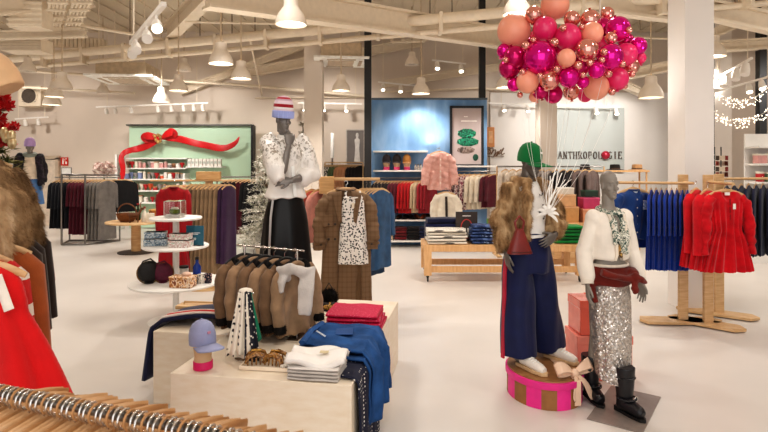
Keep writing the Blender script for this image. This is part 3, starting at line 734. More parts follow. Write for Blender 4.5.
# ---- R8 red dresses and navy coats
E8 = V(3.5, 5.35, 0)
plank_stand(708, 326, 1.66, 'wooden stand with a plank foot carrying the red dresses', -.75, .72, (3.46, 5.45, 0), 1.582)
plank_stand(719, 315.5, 1.66, 'wooden stand behind carrying the navy dresses', -.62, .8, (4.75, 6.6, 0), 1.602)
RED = fabric('#c4061a', var=.22)
def red_dress(t, fv=0):
    garment(t, RED, .38, .78, .62, .11, .58, dh=.17, waist=.3, wz=.45, fold=16, fa=.014, n=110, sr=.058, sl_out=.07, fuse_v=fv, fz=.003)
rf = thing('red_pleated_dress', 'bright red pleated dress facing out on a wooden hanger with a paper tag', 'dress', V(3.43, 5.52, 1.60), .1)
q = MB(); q.loft(cloth_rings(.38, .80, .56, .11, .17, .29, .45, 17, .016, 120, 3, neck=.17, drop=.045), True)
me = fuse(q, .007, 2)
def cut(c, n):   # scoop neckline
    k = np.clip(1-((c[:,0]/.075)**2+((c[:,2]+.1)/.1)**2), 0, 1)*(c[:,1] < .01); c = c.copy(); c[:,1] += k*.06; return c
warp(me, cut); put('body', me, RED, rf)
for s in (-1, 1):
    q = MB(); pts = [V(s*.15,0,-.15), V(s*.215,-.01,-.24), V(s*.235,-.02,-.45), V(s*.25,-.03,-.60), V(s*.252,-.03,-.63), V(s*.26,-.03,-.72)]
    q.tube(pts, [.048,.054,.054,.042,.03,.052], 16); me = fuse(q, .008, 2); folds(me, .005, 60, 60, 20, s); put('sleeve', me, RED, rf)
q = MB()
for k in range(3): q.box((0,-.062,-.2-.075*k), (.008,.01,.06))
q.build('placket', fabric('#8f0512'), rf, False)
MB().box((.03,-.08,-.24), (.028,.004,.055)).build('price_tag', mat('#f4efe6',.7), rf, False)
MB().box((.0,-.02,-.118), (.05,.01,.03)).build('label_patch', mat('#f6f0ea',.7), rf, False)
hanger(rf, .40, wood('#d8b184','#c69a68'))
rp = thing('red_pleated_dress', 'red pleated dress', 'dress'); red_dress(rp); hanger(rp, .36)
rp.location = V(3.30, 5.82, 1.60); rp.rotation_euler = (0,0,.75); rp['label'] = 'red pleated dress hanging just behind the front one'; rp['group'] = 'red dresses'
dup(rp, V(3.33, 5.66, 1.60), .65, 'red pleated dress squeezed between the front one and the rear one', 'red dresses')
nv = proto('navy_dress', 'navy blue dress', 'dress', lambda t: garment(t, fabric('#1a1d38'), .4, .82, .5, .12, .55, sl_out=.06), hw=.38)
rack_row([(nv,7)], V(3.90, 6.34, 1.62), V(4.66, 6.58, 1.62), .85, lab('on the rear wooden stand'), '', 'navy dresses on the rear wooden stand', .06)
# ------------------------------------------------------------------ mannequins
def head_shapes(mb, at, yaw=0, tilt=0, k=1.0):
    """head with face; 'at' = chin-level pivot on the neck axis"""
    R = Matrix.Rotation(yaw, 3, 'Z')@Matrix.Rotation(tilt, 3, 'X'); at = Vector(at)
    P = lambda x, y, z: at+R@V(x*k*.9, y*k*.94, z*k)
    prof = [(-.004,.018,-.072,-.045),(.008,.027,-.080,-.03),(.025,.038,-.086,-.005),(.05,.050,-.088,.03),(.08,.061,-.089,.06),(.105,.068,-.084,.08),
            (.12,.071,-.082,.088),(.14,.074,-.088,.094),(.17,.074,-.083,.096),(.20,.064,-.064,.08),(.218,.045,-.042,.058),(.232,.016,-.012,.026)]
    mb.loft([[P(w*math.cos(2*PI*j/24), (f+b)/2+(b-f)/2*math.sin(2*PI*j/24), z) for j in range(24)] for z, w, f, b in prof])
    mb.tube([P(0,-.082,.13), P(0,-.094,.105), P(0,-.106,.083), P(0,-.088,.074)], [.008*k,.011*k,.015*k,.013*k], 10)
    for s in (-1, 1):
        mb.ell(P(s*.011,-.093,.08), (.009*k,.008*k,.007*k), R)
        mb.ell(P(s*.031,-.077,.118), (.016*k,.009*k,.008*k), R)
        mb.tube([P(s*.014,-.087,.136), P(s*.035,-.084,.142), P(s*.055,-.066,.134)], .007*k, 8)
        mb.ell(P(s*.075,.005,.105), (.008*k,.02*k,.033*k), R)
        mb.ell(P(s*.045,-.055,.085), (.02*k,.02*k,.018*k), R)
    mb.ell(P(0,-.089,.056), (.022*k,.009*k,.006*k), R); mb.ell(P(0,-.087,.044), (.019*k,.009*k,.007*k), R); mb.ell(P(0,-.079,.014), (.02*k,.014*k,.014*k), R)
    mb.tube([P(0,.025,.085), P(0,.018,.0)], [.05*k,.047*k], 16)
def hand_shapes(mb, wrist, d, n, side=1, curl=.35, k=1.0, thumb=.6, spread=.07, curls=None):
    """palm, four fingers and thumb. d = finger direction, n = direction the palm faces, side=+1 thumb on +x (d x n)"""
    d = Vector(d).normalized(); n = Vector(n); n = (n-d*n.dot(d)).normalized(); x = d.cross(n)*side; w = Vector(wrist)
    P = lambda a, b, c: w+(x*a+d*b+n*c)*k
    R = Matrix((x, d, n)).transposed()
    rings = []
    for b, hw, th in [(-.02,.022,.018),(.0,.024,.017),(.02,.033,.016),(.05,.040,.015),(.08,.040,.012),(.092,.036,.009)]:
        rings.append([P(hw*math.cos(2*PI*j/16), b, th*math.sin(2*PI*j/16)) for j in range(16)])
    mb.loft(rings)
    for i, (fx, L, r) in enumerate([(.030,.070,.0078),(.0105,.078,.008),(-.0095,.073,.0076),(-.0285,.058,.0068)]):
        c = curls[i] if curls else curl*(1+.12*i); a = 0; p = (fx, .08+(-.006 if i in (0,3) else 0), 0); pts = [P(fx*.8,.055,0), P(*p)]; sp = fx*spread/.03
        for j, f in enumerate((.45,.32,.25)):
            a += c*(.7,1.0,.8)[j]; p = (p[0]+sp*L*f, p[1]+L*f*math.cos(a), p[2]+L*f*math.sin(a)); pts.append(P(*p))
        mb.tube(pts, [r*k,r*1.05*k,r*1.0*k,r*.92*k,r*.75*k], 10)
    t0 = (.026,.02,.004); a = thumb
    pts = [P(*t0), P(.026+.03*math.sin(a),.02+.03*math.cos(a),.008), P(.026+.055*math.sin(a),.02+.06*math.cos(a),.014), P(.026+.066*math.sin(a)-.004,.02+.088*math.cos(a),.02)]
    mb.tube(pts, [.013*k,.0115*k,.0098*k,.0075*k], 10)
def body_mesh(arms, legs, neck_top=(0,-.0,1.49), yaw=0, tilt=0, hk=.92, hands=(), voxel=.0045):
    mb = MB()
    tr = [(.84,.150,.105,.0),(.92,.168,.112,.0),(.98,.160,.108,.0),(1.06,.128,.092,-.005),(1.12,.118,.086,-.01),(1.22,.140,.1,-.012),(1.30,.152,.108,-.012),(1.36,.150,.095,-.0),(1.40,.12,.075,.005),(1.43,.075,.06,.01),(1.455,.055,.052,.01)]
    mb.loft([[V(w*math.cos(2*PI*j/28), y+dd*math.sin(2*PI*j/28), z) for j in range(28)] for z, w, dd, y in tr])
    mb.tube([(0,.012,1.40),(0,.01,1.46),(neck_top[0],neck_top[1]+.018,neck_top[2]+.02)], [.058,.05,.047], 16)
    head_shapes(mb, neck_top, yaw, tilt, hk)
    for s, e, w in arms:
        mb.ell(s, (.044,.044,.044)); mb.tube([s, Vector(s).lerp(Vector(e), .5), e, Vector(e).lerp(Vector(w), .35), w], [.043,.04,.036,.037,.023], 14)
    for h, kn, an, toe in legs:
        h, kn, an = Vector(h), Vector(kn), Vector(an)
        mb.tube([h, h.lerp(kn, .5), kn, kn.lerp(an, .35), an], [.085,.072,.052,.052,.032], 14)
        mb.tube([an+V(0,.03,-.03), an+V(0,-.02,-.045), Vector(toe)], [.034,.036,.024], 12)
    for a in hands: hand_shapes(mb, **a)
    return fuse(mb, voxel, 3, .5)

# ================= bald mannequin in the cream cardigan
GREY = mat('#8d857c', .5, 0, .05, 6); SILV = mat('#6f6862', .38, .35, .05)
A3 = math.radians(13)
M3 = thing('mannequin', 'bald grey mannequin in a cream cardigan and silver sequin skirt', 'mannequin', (1.665, 4.07, .012), A3); M3.scale = (.9, .95, 1)
la, ra = [(V(.152,0,1.378), V(.228,.03,1.13), V(.262,-.035,.905))], [(V(-.152,0,1.378), V(-.21,.03,1.13), V(-.232,-.05,.905))]
me = body_mesh(la+ra, [((.085,0,.9),(.05,-.08,.5),(.02,-.15,.1),(.02,-.24,.06)), ((-.085,0,.9),(-.08,.05,.5),(-.075,.12,.1),(-.075,.02,.06))], (0,-.0,1.515), .02, -.02, .90,
    hands=[dict(wrist=V(.262,-.035,.90), d=(.1,-.18,-1), n=(-1,-.25,0), side=-1, curl=.28), dict(wrist=V(-.232,-.05,.90), d=(-.1,-.22,-1), n=(1,-.3,0), side=1, curl=.28)], voxel=.0042)
put('body', me, GREY, M3)
IV = fabric('#efe5d8', var=.05)
q = MB()   # cropped cardigan
tr = [(1.075,.155,.122),(1.10,.168,.128),(1.16,.165,.125),(1.26,.172,.13),(1.34,.166,.12),(1.395,.138,.09),(1.43,.085,.066)]
q.loft([[V(w*math.cos(2*PI*j/28), -.008+d_*math.sin(2*PI*j/28), z) for j in range(28)] for z, w, d_ in tr])
for s, e, w in la+ra:
    q.ell(s-V(.006*(1 if s.x > 0 else -1),0,.002), .066); q.tube([s, s.lerp(e, .5), e, e.lerp(w, .5), e.lerp(w, .8), e.lerp(w, .97)], [.056,.06,.062,.066,.06,.043], 16)
me = fuse(q, .008, 4); folds(me, .0022, 26, 26, 12, 1)
def open_front(c, n):   # V opening pushed in behind the skin line
    z = c[:,2]; hw = np.clip(.012+(z-1.10)*.14, .012, .06)+.03*np.clip((1.16-z)/.08, 0, 1)
    k = np.clip(1-np.abs(c[:,0]+.0)/hw, 0, 1)*(c[:,1] < -.05); k = np.minimum(1, k*3); c = c.copy(); c[:,1] += k*.065; return c
warp(me, open_front); cg = put('cardigan', me, IV, M3)
for s in (-1, 1):
    MB().strip([V(s*(.04+.012*math.sin(0)),-.128,1.08), V(s*.03,-.136,1.12), V(s*.038,-.14,1.22), V(s*.056,-.133,1.32), V(s*.07,-.09,1.41)], .024, V(1,.15*s,0), .012).build('button_band', fabric('#e4d7c6'), cg, bevel=.002)
for (s, e, w) in la+ra:
    MB().tube([e.lerp(w, .80), e.lerp(w, 1.0)], [.052,.047], 16).build('cuff', fabric('#e6dacb'), cg)
# patterned silk scarf
SC3 = patches(['#2f3b36','#c8c4b4','#56685e','#e6e0d2','#6f7f74','#22302c'], 26)
q = MB()
q.tube([V(.075*math.cos(x_), .008-.07*math.sin(x_), 1.43-.015*math.sin(x_)) for x_ in [i*2*PI/16 for i in range(17)]], .03, 10, flat=.7)
q.tube([V(-.05,-.07,1.42), V(-.05,-.115,1.35), V(-.035,-.138,1.27), V(-.03,-.14,1.2)], [.026,.034,.036,.03], 10, flat=.5)
q.tube([V(.055,-.07,1.42), V(.05,-.115,1.33), V(.035,-.142,1.24), V(.028,-.146,1.13)], [.026,.036,.04,.032], 10, flat=.5)
me = fuse(q, .006, 3); folds(me, .004, 90, 90, 30, 2); put('scarf', me, SC3, M3)
q = MB(); q.tube([V(.0,-.12,1.24), V(.015,-.125,1.17), V(.01,-.125,1.1)], [.02,.036,.028], 10, flat=.5); put('top', fuse(q, .006, 2), patches(['#8a5a2b','#caa05e','#4a3420','#e0c08a'], 30), M3)
# rust jumper knotted round the hips
RUST = fabric('#6a1e14', var=.22)
q = MB(); q.loft([[V(w*math.cos(2*PI*j/28), d_*math.sin(2*PI*j/28), z) for j in range(28)] for z, w, d_ in [(.885,.180,.128),(.91,.192,.136),(.95,.188,.134),(1.0,.172,.12),(1.025,.155,.108)]])
q.tube([V(-.15,-.11,1.0), V(-.06,-.15,.97), V(.05,-.165,.955), V(.12,-.155,.95)], [.045,.04,.035,.035], 12, flat=.6)
q.tube([V(.17,-.05,1.0), V(.14,-.12,.98), V(.10,-.16,.955)], [.04,.036,.032], 12, flat=.6)
q.ell((.105,-.175,.955), (.042,.035,.04)); q.tube([V(.105,-.18,.955), V(.15,-.185,.945), V(.20,-.16,.93)], [.03,.035,.03], 12, flat=.7); q.tube([V(.10,-.18,.95), V(.085,-.195,.90), V(.10,-.2,.86)], [.03,.036,.028], 12, flat=.6)
q.tube([V(-.19,-.03,.96), V(-.205,-.06,.87), V(-.19,-.1,.78)], [.045,.04,.018], 12, flat=.5)
me = fuse(q, .008, 3); folds(me, .004, 25, 30, 40, 3); put('knotted_jumper', me, RUST, M3)
SEQ = sequin()
q = MB(); n_ = 48; rings = []
for i in range(17):
    t_ = i/16; z = .98-.755*t_; w = .142+.022*min(1, t_*5)-.03*max(0, t_-.4)/.6; dd = .112+.014*min(1, t_*5)+.0*t_
    rings.append([V(w*math.cos(2*PI*j/n_)+.004*math.sin(j*1.3+t_*4), dd*math.sin(2*PI*j/n_)-.02*t_+.008*t_*math.sin(5*2*PI*j/n_+2)-.03*t_, z+.03*t_*t_*math.sin(2*PI*j/n_)) for j in range(n_)])
q.loft(rings, True); q.build('sequin_skirt', SEQ, M3)
MB().tube([V(.152*math.cos(i*PI/12), .11*math.sin(i*PI/12)-.002, 1.035) for i in range(25)], .012, 8).build('waistband', fabric('#d9cdbf'), M3)
BOOT = mat('#17151a', .35, 0, .1)
def boot(nm, fx, fy, yaw):
    R = RZ(yaw); q = MB(); T = lambda x, y, z: R@V(x*.9, y*.86, 0)+V(fx, fy, z)
    q.tube([T(0,.0,.33), T(0,.0,.2), T(0,.0,.12), T(0,.005,.055)], [.078,.07,.062,.056], 16)
    q.tube([T(0,.045,.055), T(0,-.03,.07), T(0,-.1,.062), T(0,-.165,.052), T(0,-.195,.045)], [.05,.056,.052,.046,.03], 14, flat=.9)
    me = fuse(q, .006, 3); o = put(nm, me, BOOT, M3)
    s = MB(); pl = [T(x, y, 0) for x, y in [(-.035,.085),(.035,.085),(.038,.0),(.05,-.1),(.036,-.19),(0,-.222),(-.036,-.19),(-.05,-.1),(-.038,0)]]
    s.prism([(p.x, p.y) for p in pl], 0, .02); h = [T(x, y, 0) for x, y in [(-.036,.085),(.036,.085),(.038,.02),(-.038,.02)]]; s.prism([(p.x, p.y) for p in h], .0, .035)
    s.build('sole', BLACK, o, False)
    for z, y, r in ((.26,-.0,.08), (.115,-.022,.075)):
        MB().tube([T(r*math.cos(i*PI/8), y+r*math.sin(i*PI/8)*1.05, z) for i in range(17)], .011, 8, flat=.6).build('strap', BOOT, o)
        MB().tube([T(.045+.017*math.cos(i*PI/4), y-.062, z+.017*math.sin(i*PI/4)) for i in range(9)], .0045, 6).build('buckle', CHROME, o)
    return o
boot('boot', .02, -.16, .22); boot('boot', -.085, .12, -.1)
# its dark base plate
bp = MB(); R = RZ(.95); pl = [R@V(x, y, 0) for x, y in [(-.33,-.2),(.36,-.2),(.36,.16),(-.33,.16)]]
bp.prism([(p.x, p.y) for p in pl], .0, .008)
o = bp.build('display_base_plate', mat('#8f837c', .3), None, False); o.location = (1.74, 4.02, .001)
tag(o, 'flat grey floor plate under the boots of the bald mannequin', 'base plate')

# ================= cap mannequin on the striped hatbox
A2 = math.radians(22)
M2 = thing('mannequin', 'mannequin in a green cap and brown fur jacket standing on the striped hatbox', 'mannequin', (1.15, 4.40, .212), A2)
ra2 = (V(-.158,0,1.375), V(-.245,.03,1.13), V(-.235,-.04,.88)); la2 = (V(.158,0,1.375), V(.285,.0,1.16), V(.125,-.175,1.02))
me = body_mesh([ra2, la2], [((.085,0,.9),(.15,.02,.5),(.21,.03,.09),(.22,-.06,.05)), ((-.085,0,.9),(-.10,-.02,.5),(-.11,-.03,.09),(-.11,-.12,.05))], (0,-.012,1.475), .34, .14,
    hands=[dict(wrist=V(-.235,-.045,.875), d=(.12,-.1,-1), n=(1,-.2,.1), side=1, curl=.22), dict(wrist=V(.118,-.18,1.018), d=(-.85,-.1,-.5), n=(.1,1,0), side=-1, curl=.3, thumb=.8)], voxel=.0042)
put('body', me, SILV, M2)
# cap
def cap(parent, c, R, m1, k=1.0, logo=None, brimlen=.085):
    T = lambda x, y, z: Vector(c)+R@V(x*k, y*k, z*k)
    q = MB(); rings = []
    for r, z in [(1.0,-.035),(1.02,-.005),(1.0,.03),(.9,.07),(.7,.10),(.4,.118),(.06,.124)]:
        rings.append([T(.083*r*math.cos(2*PI*j/24), .008+.102*r*math.sin(2*PI*j/24), z) for j in range(24)])
    q.loft(rings); q.ell(T(0,.008,.126), (.009*k,.009*k,.006*k)); o = q.build('cap', m1, parent)
    def brim(u, v): a = (u-.5)*2.5; r = 1+v*brimlen/.1; return T(.083*math.sin(a)*(1+v*.12), .008-.102*math.cos(a)-v*brimlen*(math.cos(a*.75)), -.026-.018*v-.02*abs(math.sin(a))**2*(1-.2*v)+.0*v)
    MB().sheet(brim, 14, 6).build('brim', m1, o, solid=.006)
    if logo: lo = MB(); lo.box(T(.0,-.095,.05), (.02*k,.008,.014*k), R); lo.build('badge', logo, o, False)
    return o
hr = Matrix.Rotation(.34, 3, 'Z')@Matrix.Rotation(.14, 3, 'X')
cap(M2, V(0,-.012,1.475)+hr@V(0,.004,.148), hr, fabric('#12703a', var=.12), .99, mat('#f2f2ec',.6), .105)
# white printed tee
q = MB(); q.loft([[V(w*math.cos(2*PI*j/28), -.006+d_*math.sin(2*PI*j/28), z) for j in range(28)] for z, w, d_ in [(.99,.155,.122),(1.06,.148,.115),(1.2,.158,.122),(1.32,.162,.124),(1.39,.13,.085),(1.43,.07,.066)]])
me = fuse(q, .008, 3); folds(me, .004, 22, 20, 16, 2); tee = put('tee', me, fabric('#f1ece6', var=.04), M2)
pm = mat('#3a3638', .7)
for x, z, s_ in [(.03,1.33,.03),(.055,1.26,.022),(.02,1.20,.026),(.06,1.15,.018)]:
    r_ = V(x, -.006-.124*math.sqrt(max(0, 1-(x/.16)**2))-.006, z); m = MB()
    for i in range(4): m.ell(r_+V(random.uniform(-s_,s_)*.5,0,random.uniform(-s_,s_)*.5), (s_*.3,.004,s_*.25), n=8, m=5)
    m.build('print', pm, tee)
# fur jacket, open at the front
q = MB(); q.loft([[V(w*math.cos(2*PI*j/32), .0+d_*math.sin(2*PI*j/32), z) for j in range(32)] for z, w, d_ in [(1.0,.19,.145),(1.05,.188,.143),(1.2,.182,.142),(1.33,.168,.134),(1.39,.128,.10),(1.44,.085,.08)]])
for s, e, w in (ra2, la2):
    q.ell(s-V(0,0,.012), .076); q.tube([s-V(0,0,.01), s.lerp(e, .5), e, e.lerp(w, .45), e.lerp(w, .92)], [.068,.071,.07,.07,.066], 18)
q.tube([V(.11*math.cos(x_), .01-.1*math.sin(x_), 1.44-.02*math.sin(x_)) for x_ in [-.6+i*(PI+1.2)/10 for i in range(11)]], .036, 12)
q.tube([V(-.09,-.1,1.43), V(-.115,-.145,1.3), V(-.12,-.15,1.1), V(-.13,-.145,1.0)], .035, 12); q.tube([V(.09,-.1,1.43), V(.125,-.135,1.3), V(.145,-.14,1.1), V(.15,-.13,1.0)], .035, 12)
me = fuse(q, .01, 2)
def jopen(c, n):
    z = c[:,2]; hw = np.clip(.05+(1.46-z)*.16, .04, .115); k = np.clip((1-np.abs(c[:,0]-.01)/hw)*2.2, 0, 1)*(c[:,1] < -.04)*(np.abs(c[:,0]) < .16); c = c.copy(); c[:,1] += k*.10; return c
warp(me, jopen); folds(me, .007, 25, 25, 20, 4)
FURB = furmat('#5e452f', '#ab8861', '#dec39c', 12)
put('fur_jacket', furry(me, 34000, .028, .003, 1.2, 3), FURB, M2, smooth=False)
# wide navy trousers
NAVY = fabric('#121a45', rough=.6, var=.15)
q = MB(); q.loft([[V(w*math.cos(2*PI*j/28), d_*math.sin(2*PI*j/28), z) for j in range(28)] for z, w, d_ in [(.72,.2,.15),(.84,.19,.142),(.95,.168,.125),(1.03,.142,.104)]])
for hx, ax, ay in ((.1,.215,.04),(-.1,-.125,-.04)):
    q.tube([V(hx,0,.92), V(hx*1.05,0,.72), V(hx+(ax-hx)*.5,ay*.5,.45), V(ax,ay,.075)], [.10,.118,.13,.142], 22)
me = fuse(q, .009, 4); folds(me, .008, 36, 28, 3, 1.0); tro = put('trousers', me, NAVY, M2)
for s, xs_ in ((-1, [(-.188,.0,.96),(-.218,0,.72),(-.238,-.02,.45),(-.264,-.04,.07)]), (1, [(.188,0,.96),(.228,0,.72),(.282,.01,.45),(.352,.03,.07)])):
    MB().strip([V(*p) for p in xs_], .035, V(0,1,0), .014).build('side_stripe', fabric('#b2203a'), tro)
MB().tube([V(.143*math.cos(i*PI/12), .105*math.sin(i*PI/12), 1.022) for i in range(25)], .016, 8, flat=.6).build('waistband', NAVY, tro)
SHOE = mat('#efe7dd', .5, 0, .05)
def sneaker(par, fx, fy, yaw):
    R = RZ(yaw); T = lambda x, y, z: R@V(x, y, 0)+V(fx, fy, z); q = MB()
    q.tube([T(0,.07,.05), T(0,.02,.058), T(0,-.05,.052), T(0,-.12,.042), T(0,-.165,.034)], [.036,.042,.043,.04,.026], 14, flat=.9); q.tube([T(0,.035,.04), T(0,.04,.10)], [.042,.04], 14)
    me = fuse(q, .006, 3); o = put('sneaker', me, SHOE, par)
    pl = [T(x, y, 0) for x, y in [(-.032,.11),(.032,.11),(.04,.02),(.047,-.08),(.036,-.165),(0,-.192),(-.036,-.165),(-.047,-.08),(-.04,.02)]]
    MB().prism([(p.x, p.y) for p in pl], .0, .024).build('sole', mat('#d9b78d',.6), o, False, .004)
    m = MB()
    for i in range(4): y = -.03-.022*i; m.tube([T(-.03,y,.086-.006*i), T(.0,y-.006,.1-.006*i), T(.03,y,.086-.006*i)], .004, 6)
    m.build('laces', mat('#fbf7f0',.7), o); MB().tube([T(.043,.0,.06), T(.046,-.05,.045), T(.044,-.08,.06)], .006, 6).build('side_stripe', mat('#c09a6a',.5), o)
sneaker(M2, -.105, -.15, .15); sneaker(M2, .235, -.07, .35)

# handbag at its side (hangs from the forearm)
hb = thing('handbag', 'burgundy leather handbag hanging at the side of the fur-jacketed mannequin', 'handbag', W(519.5, 239, 4.07), .15)
q = MB(); rings = []
for z, w, d_ in [(-.13,.105,.05),(-.125,.12,.06),(-.06,.095,.055),(.0,.07,.045),(.07,.042,.032),(.09,.03,.022)]:
    rings.append([V(math.copysign(abs(math.cos(2*PI*j/24))**.6, math.cos(2*PI*j/24))*w, math.copysign(abs(math.sin(2*PI*j/24))**.7, math.sin(2*PI*j/24))*d_, z) for j in range(24)])
LEA = mat('#78231c', .35, 0, .12)
q.loft(rings); q.build('bag_body', LEA, hb)
MB().tube([V(-.03,0,.08), V(-.045,0,.15), V(0,0,.2), V(.045,0,.15), V(.03,0,.08)], .011, 8).build('strap', LEA, hb)
MB().tube([V(-.1,-.058,-.105), V(0,-.064,-.11), V(.1,-.058,-.105)], .004, 6).build('seam', mat('#4c120f',.4), hb)
hb.scale = (.8, .8, .85)

# hatbox
HB = thing('striped_hatbox', 'round hatbox with pink and tan stripes under the fur-jacketed mannequin', 'hatbox', (1.25, 4.30, .001))
PINK = mat('#e8308f', .5, 0, .06); TANC = mat('#9c6a3c', .6, 0, .12)
n_ = 96; rx, ry = .28, .33; q = MB()
r0 = [V(rx*math.cos(2*PI*j/n_), ry*math.sin(2*PI*j/n_), 0) for j in range(n_)]
for j in range(n_):
    k = (j+1) % n_; a, b = r0[j], r0[k]; q.add([a, b, b+V(0,0,.165), a+V(0,0,.165)], [(0,1,2,3)], (j//6) % 2)
q.add(r0, [tuple(range(n_-1,-1,-1))]); q.build('box_body', [PINK, TANC], HB)
q = MB(); q.loft([[V(p.x*f, p.y*f, z) for p in r0] for f, z in [(1.03,.15),(1.04,.155),(1.04,.196),(1.0,.2)]], True); lid = q.build('lid', PINK, HB)
MB().loft([[V(p.x*f, p.y*f, z) for p in r0] for f, z in [(.99,.2),(.985,.209)]], True).build('lid_top', wood('#a5764a', '#8d6038', (3,3,3)), lid)
SATIN = mat('#ecc9ae', .3, 0, .06, spec=.7)
def bow(parent, c, R, m1, k=1.0, tails=((-.16,-.25),(.12,-.28))):
    T = lambda x, y, z: Vector(c)+R@V(x*k, y*k, z*k); bo = None
    for s in (-1, 1):
        pth = [T(0,0,0), T(s*.06,-.03,.05), T(s*.13,-.03,.075), T(s*.17,0,.04), T(s*.13,.035,.0), T(s*.06,.02,-.01), T(0,0,0)]
        q = MB().strip(pth, [.03*k,.07*k,.1*k,.1*k,.085*k,.06*k,.03*k], [R@V(0,.6,.8)]*7, .006*k); o = q.build('ribbon_loop', m1, parent, sub=1)
    for x, z in tails:
        pth = [T(0,-.01,0), T(x*.4,-.05,z*.2), T(x*.75,-.04,z*.6), T(x,-.05,z)]
        MB().strip(pth, [.03*k,.06*k,.07*k,.075*k], [R@V(1,.3,.1)]*4, .005*k).build('ribbon_tail', m1, parent, sub=1)
    MB().ell(T(0,-.012,.0), (.03*k,.025*k,.032*k)).build('ribbon_knot', m1, parent)
bow(HB, V(.15,-.24,.245), RZ(.35), SATIN, 1.0, ((-.02,-.2),(.14,-.21)))
MB().strip([V(.10,.30,.212), V(.12,0,.214), V(.15,-.24,.216), V(.165,-.285,.2), V(.165,-.287,.02)], .05, V(1,.2,0), .004).build('ribbon_band', SATIN, HB)

# gift boxes behind the bald mannequin
def gift(label, c, d, rz, m1, rib, tall=False):
    t = thing('gift_box', label, 'gift box', c, rz)
    MB().box((0,0,d[2]/2-.02), (d[0], d[1], d[2]-.04)).build('box_body', m1, t, False, .004)
    MB().box((0,0,d[2]-.035), (d[0]*1.03, d[1]*1.03, .07)).build('lid', m1, t, False, .004)
    m = MB(); m.box((-.0,0,d[2]/2), (.045, d[1]*1.04, d[2]+.006)); m.build('ribbon', rib, t, False)
    return t
a = W(578, 378, 4.5); b = W(633, 378, 4.5)
gift('salmon pink gift box on the floor behind the bald mannequin', ((a.x+b.x)/2, 4.66, .001), (b.x-a.x, .3, .37), .0, mat('#ee8d7c', .4, 0, .08), mat('#f3d4bd', .35))
gift('shiny orange gift box stacked on the salmon pink one', (a.x+.18, 4.66, .375), (.32, .26, .285), .05, mat('#d9573f', .18, .3, .1, coat=.6), mat('#e8785f', .2, .2))

# ================= beanie mannequin on the plinth
A1 = math.radians(22); PZ = .54
M1 = thing('mannequin', 'mannequin in a striped knitted hat and white blouse standing on the plywood plinth', 'mannequin', (-.81, 4.55, PZ+.002), A1); M1.scale = (.88, .9, 1.02)
ra1 = (V(-.165,0,1.40), V(-.10,-.24,1.075), V(-.015,-.175,1.36)); la1 = (V(.165,0,1.40), V(.225,-.07,1.13), V(.0,-.225,1.09))
me = body_mesh([ra1, la1], [((.085,0,.9),(.09,0,.5),(.09,0,.09),(.09,-.1,.04)), ((-.085,0,.9),(-.09,0,.5),(-.09,0,.09),(-.09,-.1,.04))], (-.035,-.012,1.475), .30, .1,
    hands=[dict(wrist=V(-.012,-.172,1.365), d=(.05,.25,1), n=(0,1,-.1), side=-1, curl=.75, thumb=.5), dict(wrist=V(-.005,-.227,1.088), d=(-1,.12,.02), n=(0,.8,-.6), side=1, curl=.3)], voxel=.0042)
put('body', me, mat('#7b7570', .4, .25, .05), M1)
# blouse
t_ = NT('blouse'); v = t_.coords(); f1 = t_.noise(v, 45, 2); tc = t_.n('ShaderNodeTexCoord'); sx = t_.n('ShaderNodeSeparateXYZ'); t_.l(tc.outputs['Object'], sx.inputs[0])
mr = t_.n('ShaderNodeMapRange'); mr.inputs[1].default_value = 1.18; mr.inputs[2].default_value = 1.32; t_.l(sx.outputs['Z'], mr.inputs[0])
th = t_.n('ShaderNodeMath', operation='GREATER_THAN'); th.inputs[1].default_value = .55; t_.l(f1, th.inputs[0])
mu = t_.n('ShaderNodeMath', operation='MULTIPLY'); t_.l(th.outputs[0], mu.inputs[0]); t_.l(mr.outputs[0], mu.inputs[1])
mx = t_.n('ShaderNodeMix', data_type='RGBA'); t_.l(mu.outputs[0], mx.inputs[0]); mx.inputs[6].default_value = lin('#efe9e2'); mx.inputs[7].default_value = lin('#aca49a'); t_.l(mx.outputs[2], t_.b.inputs['Base Color'])
m7 = t_.n('ShaderNodeMath', operation='MULTIPLY'); m7.inputs[1].default_value = .7; t_.l(mu.outputs[0], m7.inputs[0]); t_.l(m7.outputs[0], t_.b.inputs['Metallic']); t_.b.inputs['Roughness'].default_value = .35
BLOUSE = t_.m
q = MB(); q.loft([[V(w*math.cos(2*PI*j/32), -.005+d_*math.sin(2*PI*j/32), z) for j in range(32)] for z, w, d_ in [(.945,.205,.155),(1.0,.178,.135),(1.06,.148,.112),(1.1,.142,.108),(1.2,.165,.13),(1.32,.168,.13),(1.39,.145,.09),(1.435,.08,.07)]])
for s, e, w in (ra1,): q.ell(s-V(0,0,.012), .075); q.tube([s-V(0,0,.01), s.lerp(e, .35), s.lerp(e, .75), e.lerp(s, .02)], [.074,.092,.095,.05], 18)
for s, e, w in (la1,): q.ell(s-V(0,0,.012), .075); q.tube([s-V(0,0,.01), s.lerp(e, .4), e, e.lerp(w, .35), e.lerp(w, .6)], [.074,.09,.092,.085,.045], 18)
me = fuse(q, .008, 3); folds(me, .006, 45, 45, 12, 2)
bl_ = put('blouse', me, BLOUSE, M1)
MB().tube([V(.07*math.cos(x_), .008-.068*math.sin(x_), 1.44-.01*math.sin(x_)) for x_ in [i*2*PI/14 for i in range(15)]], .016, 8).build('collar', mat('#e9e4dd', .4), bl_)
m = MB(); m.strip([V(.03,-.14,1.2), V(.035,-.145,1.1), V(.05,-.165,.96)], [.03,.03,.035], V(1,.2,0), .008); m.build('placket', mat('#f7f3ee', .4), bl_)
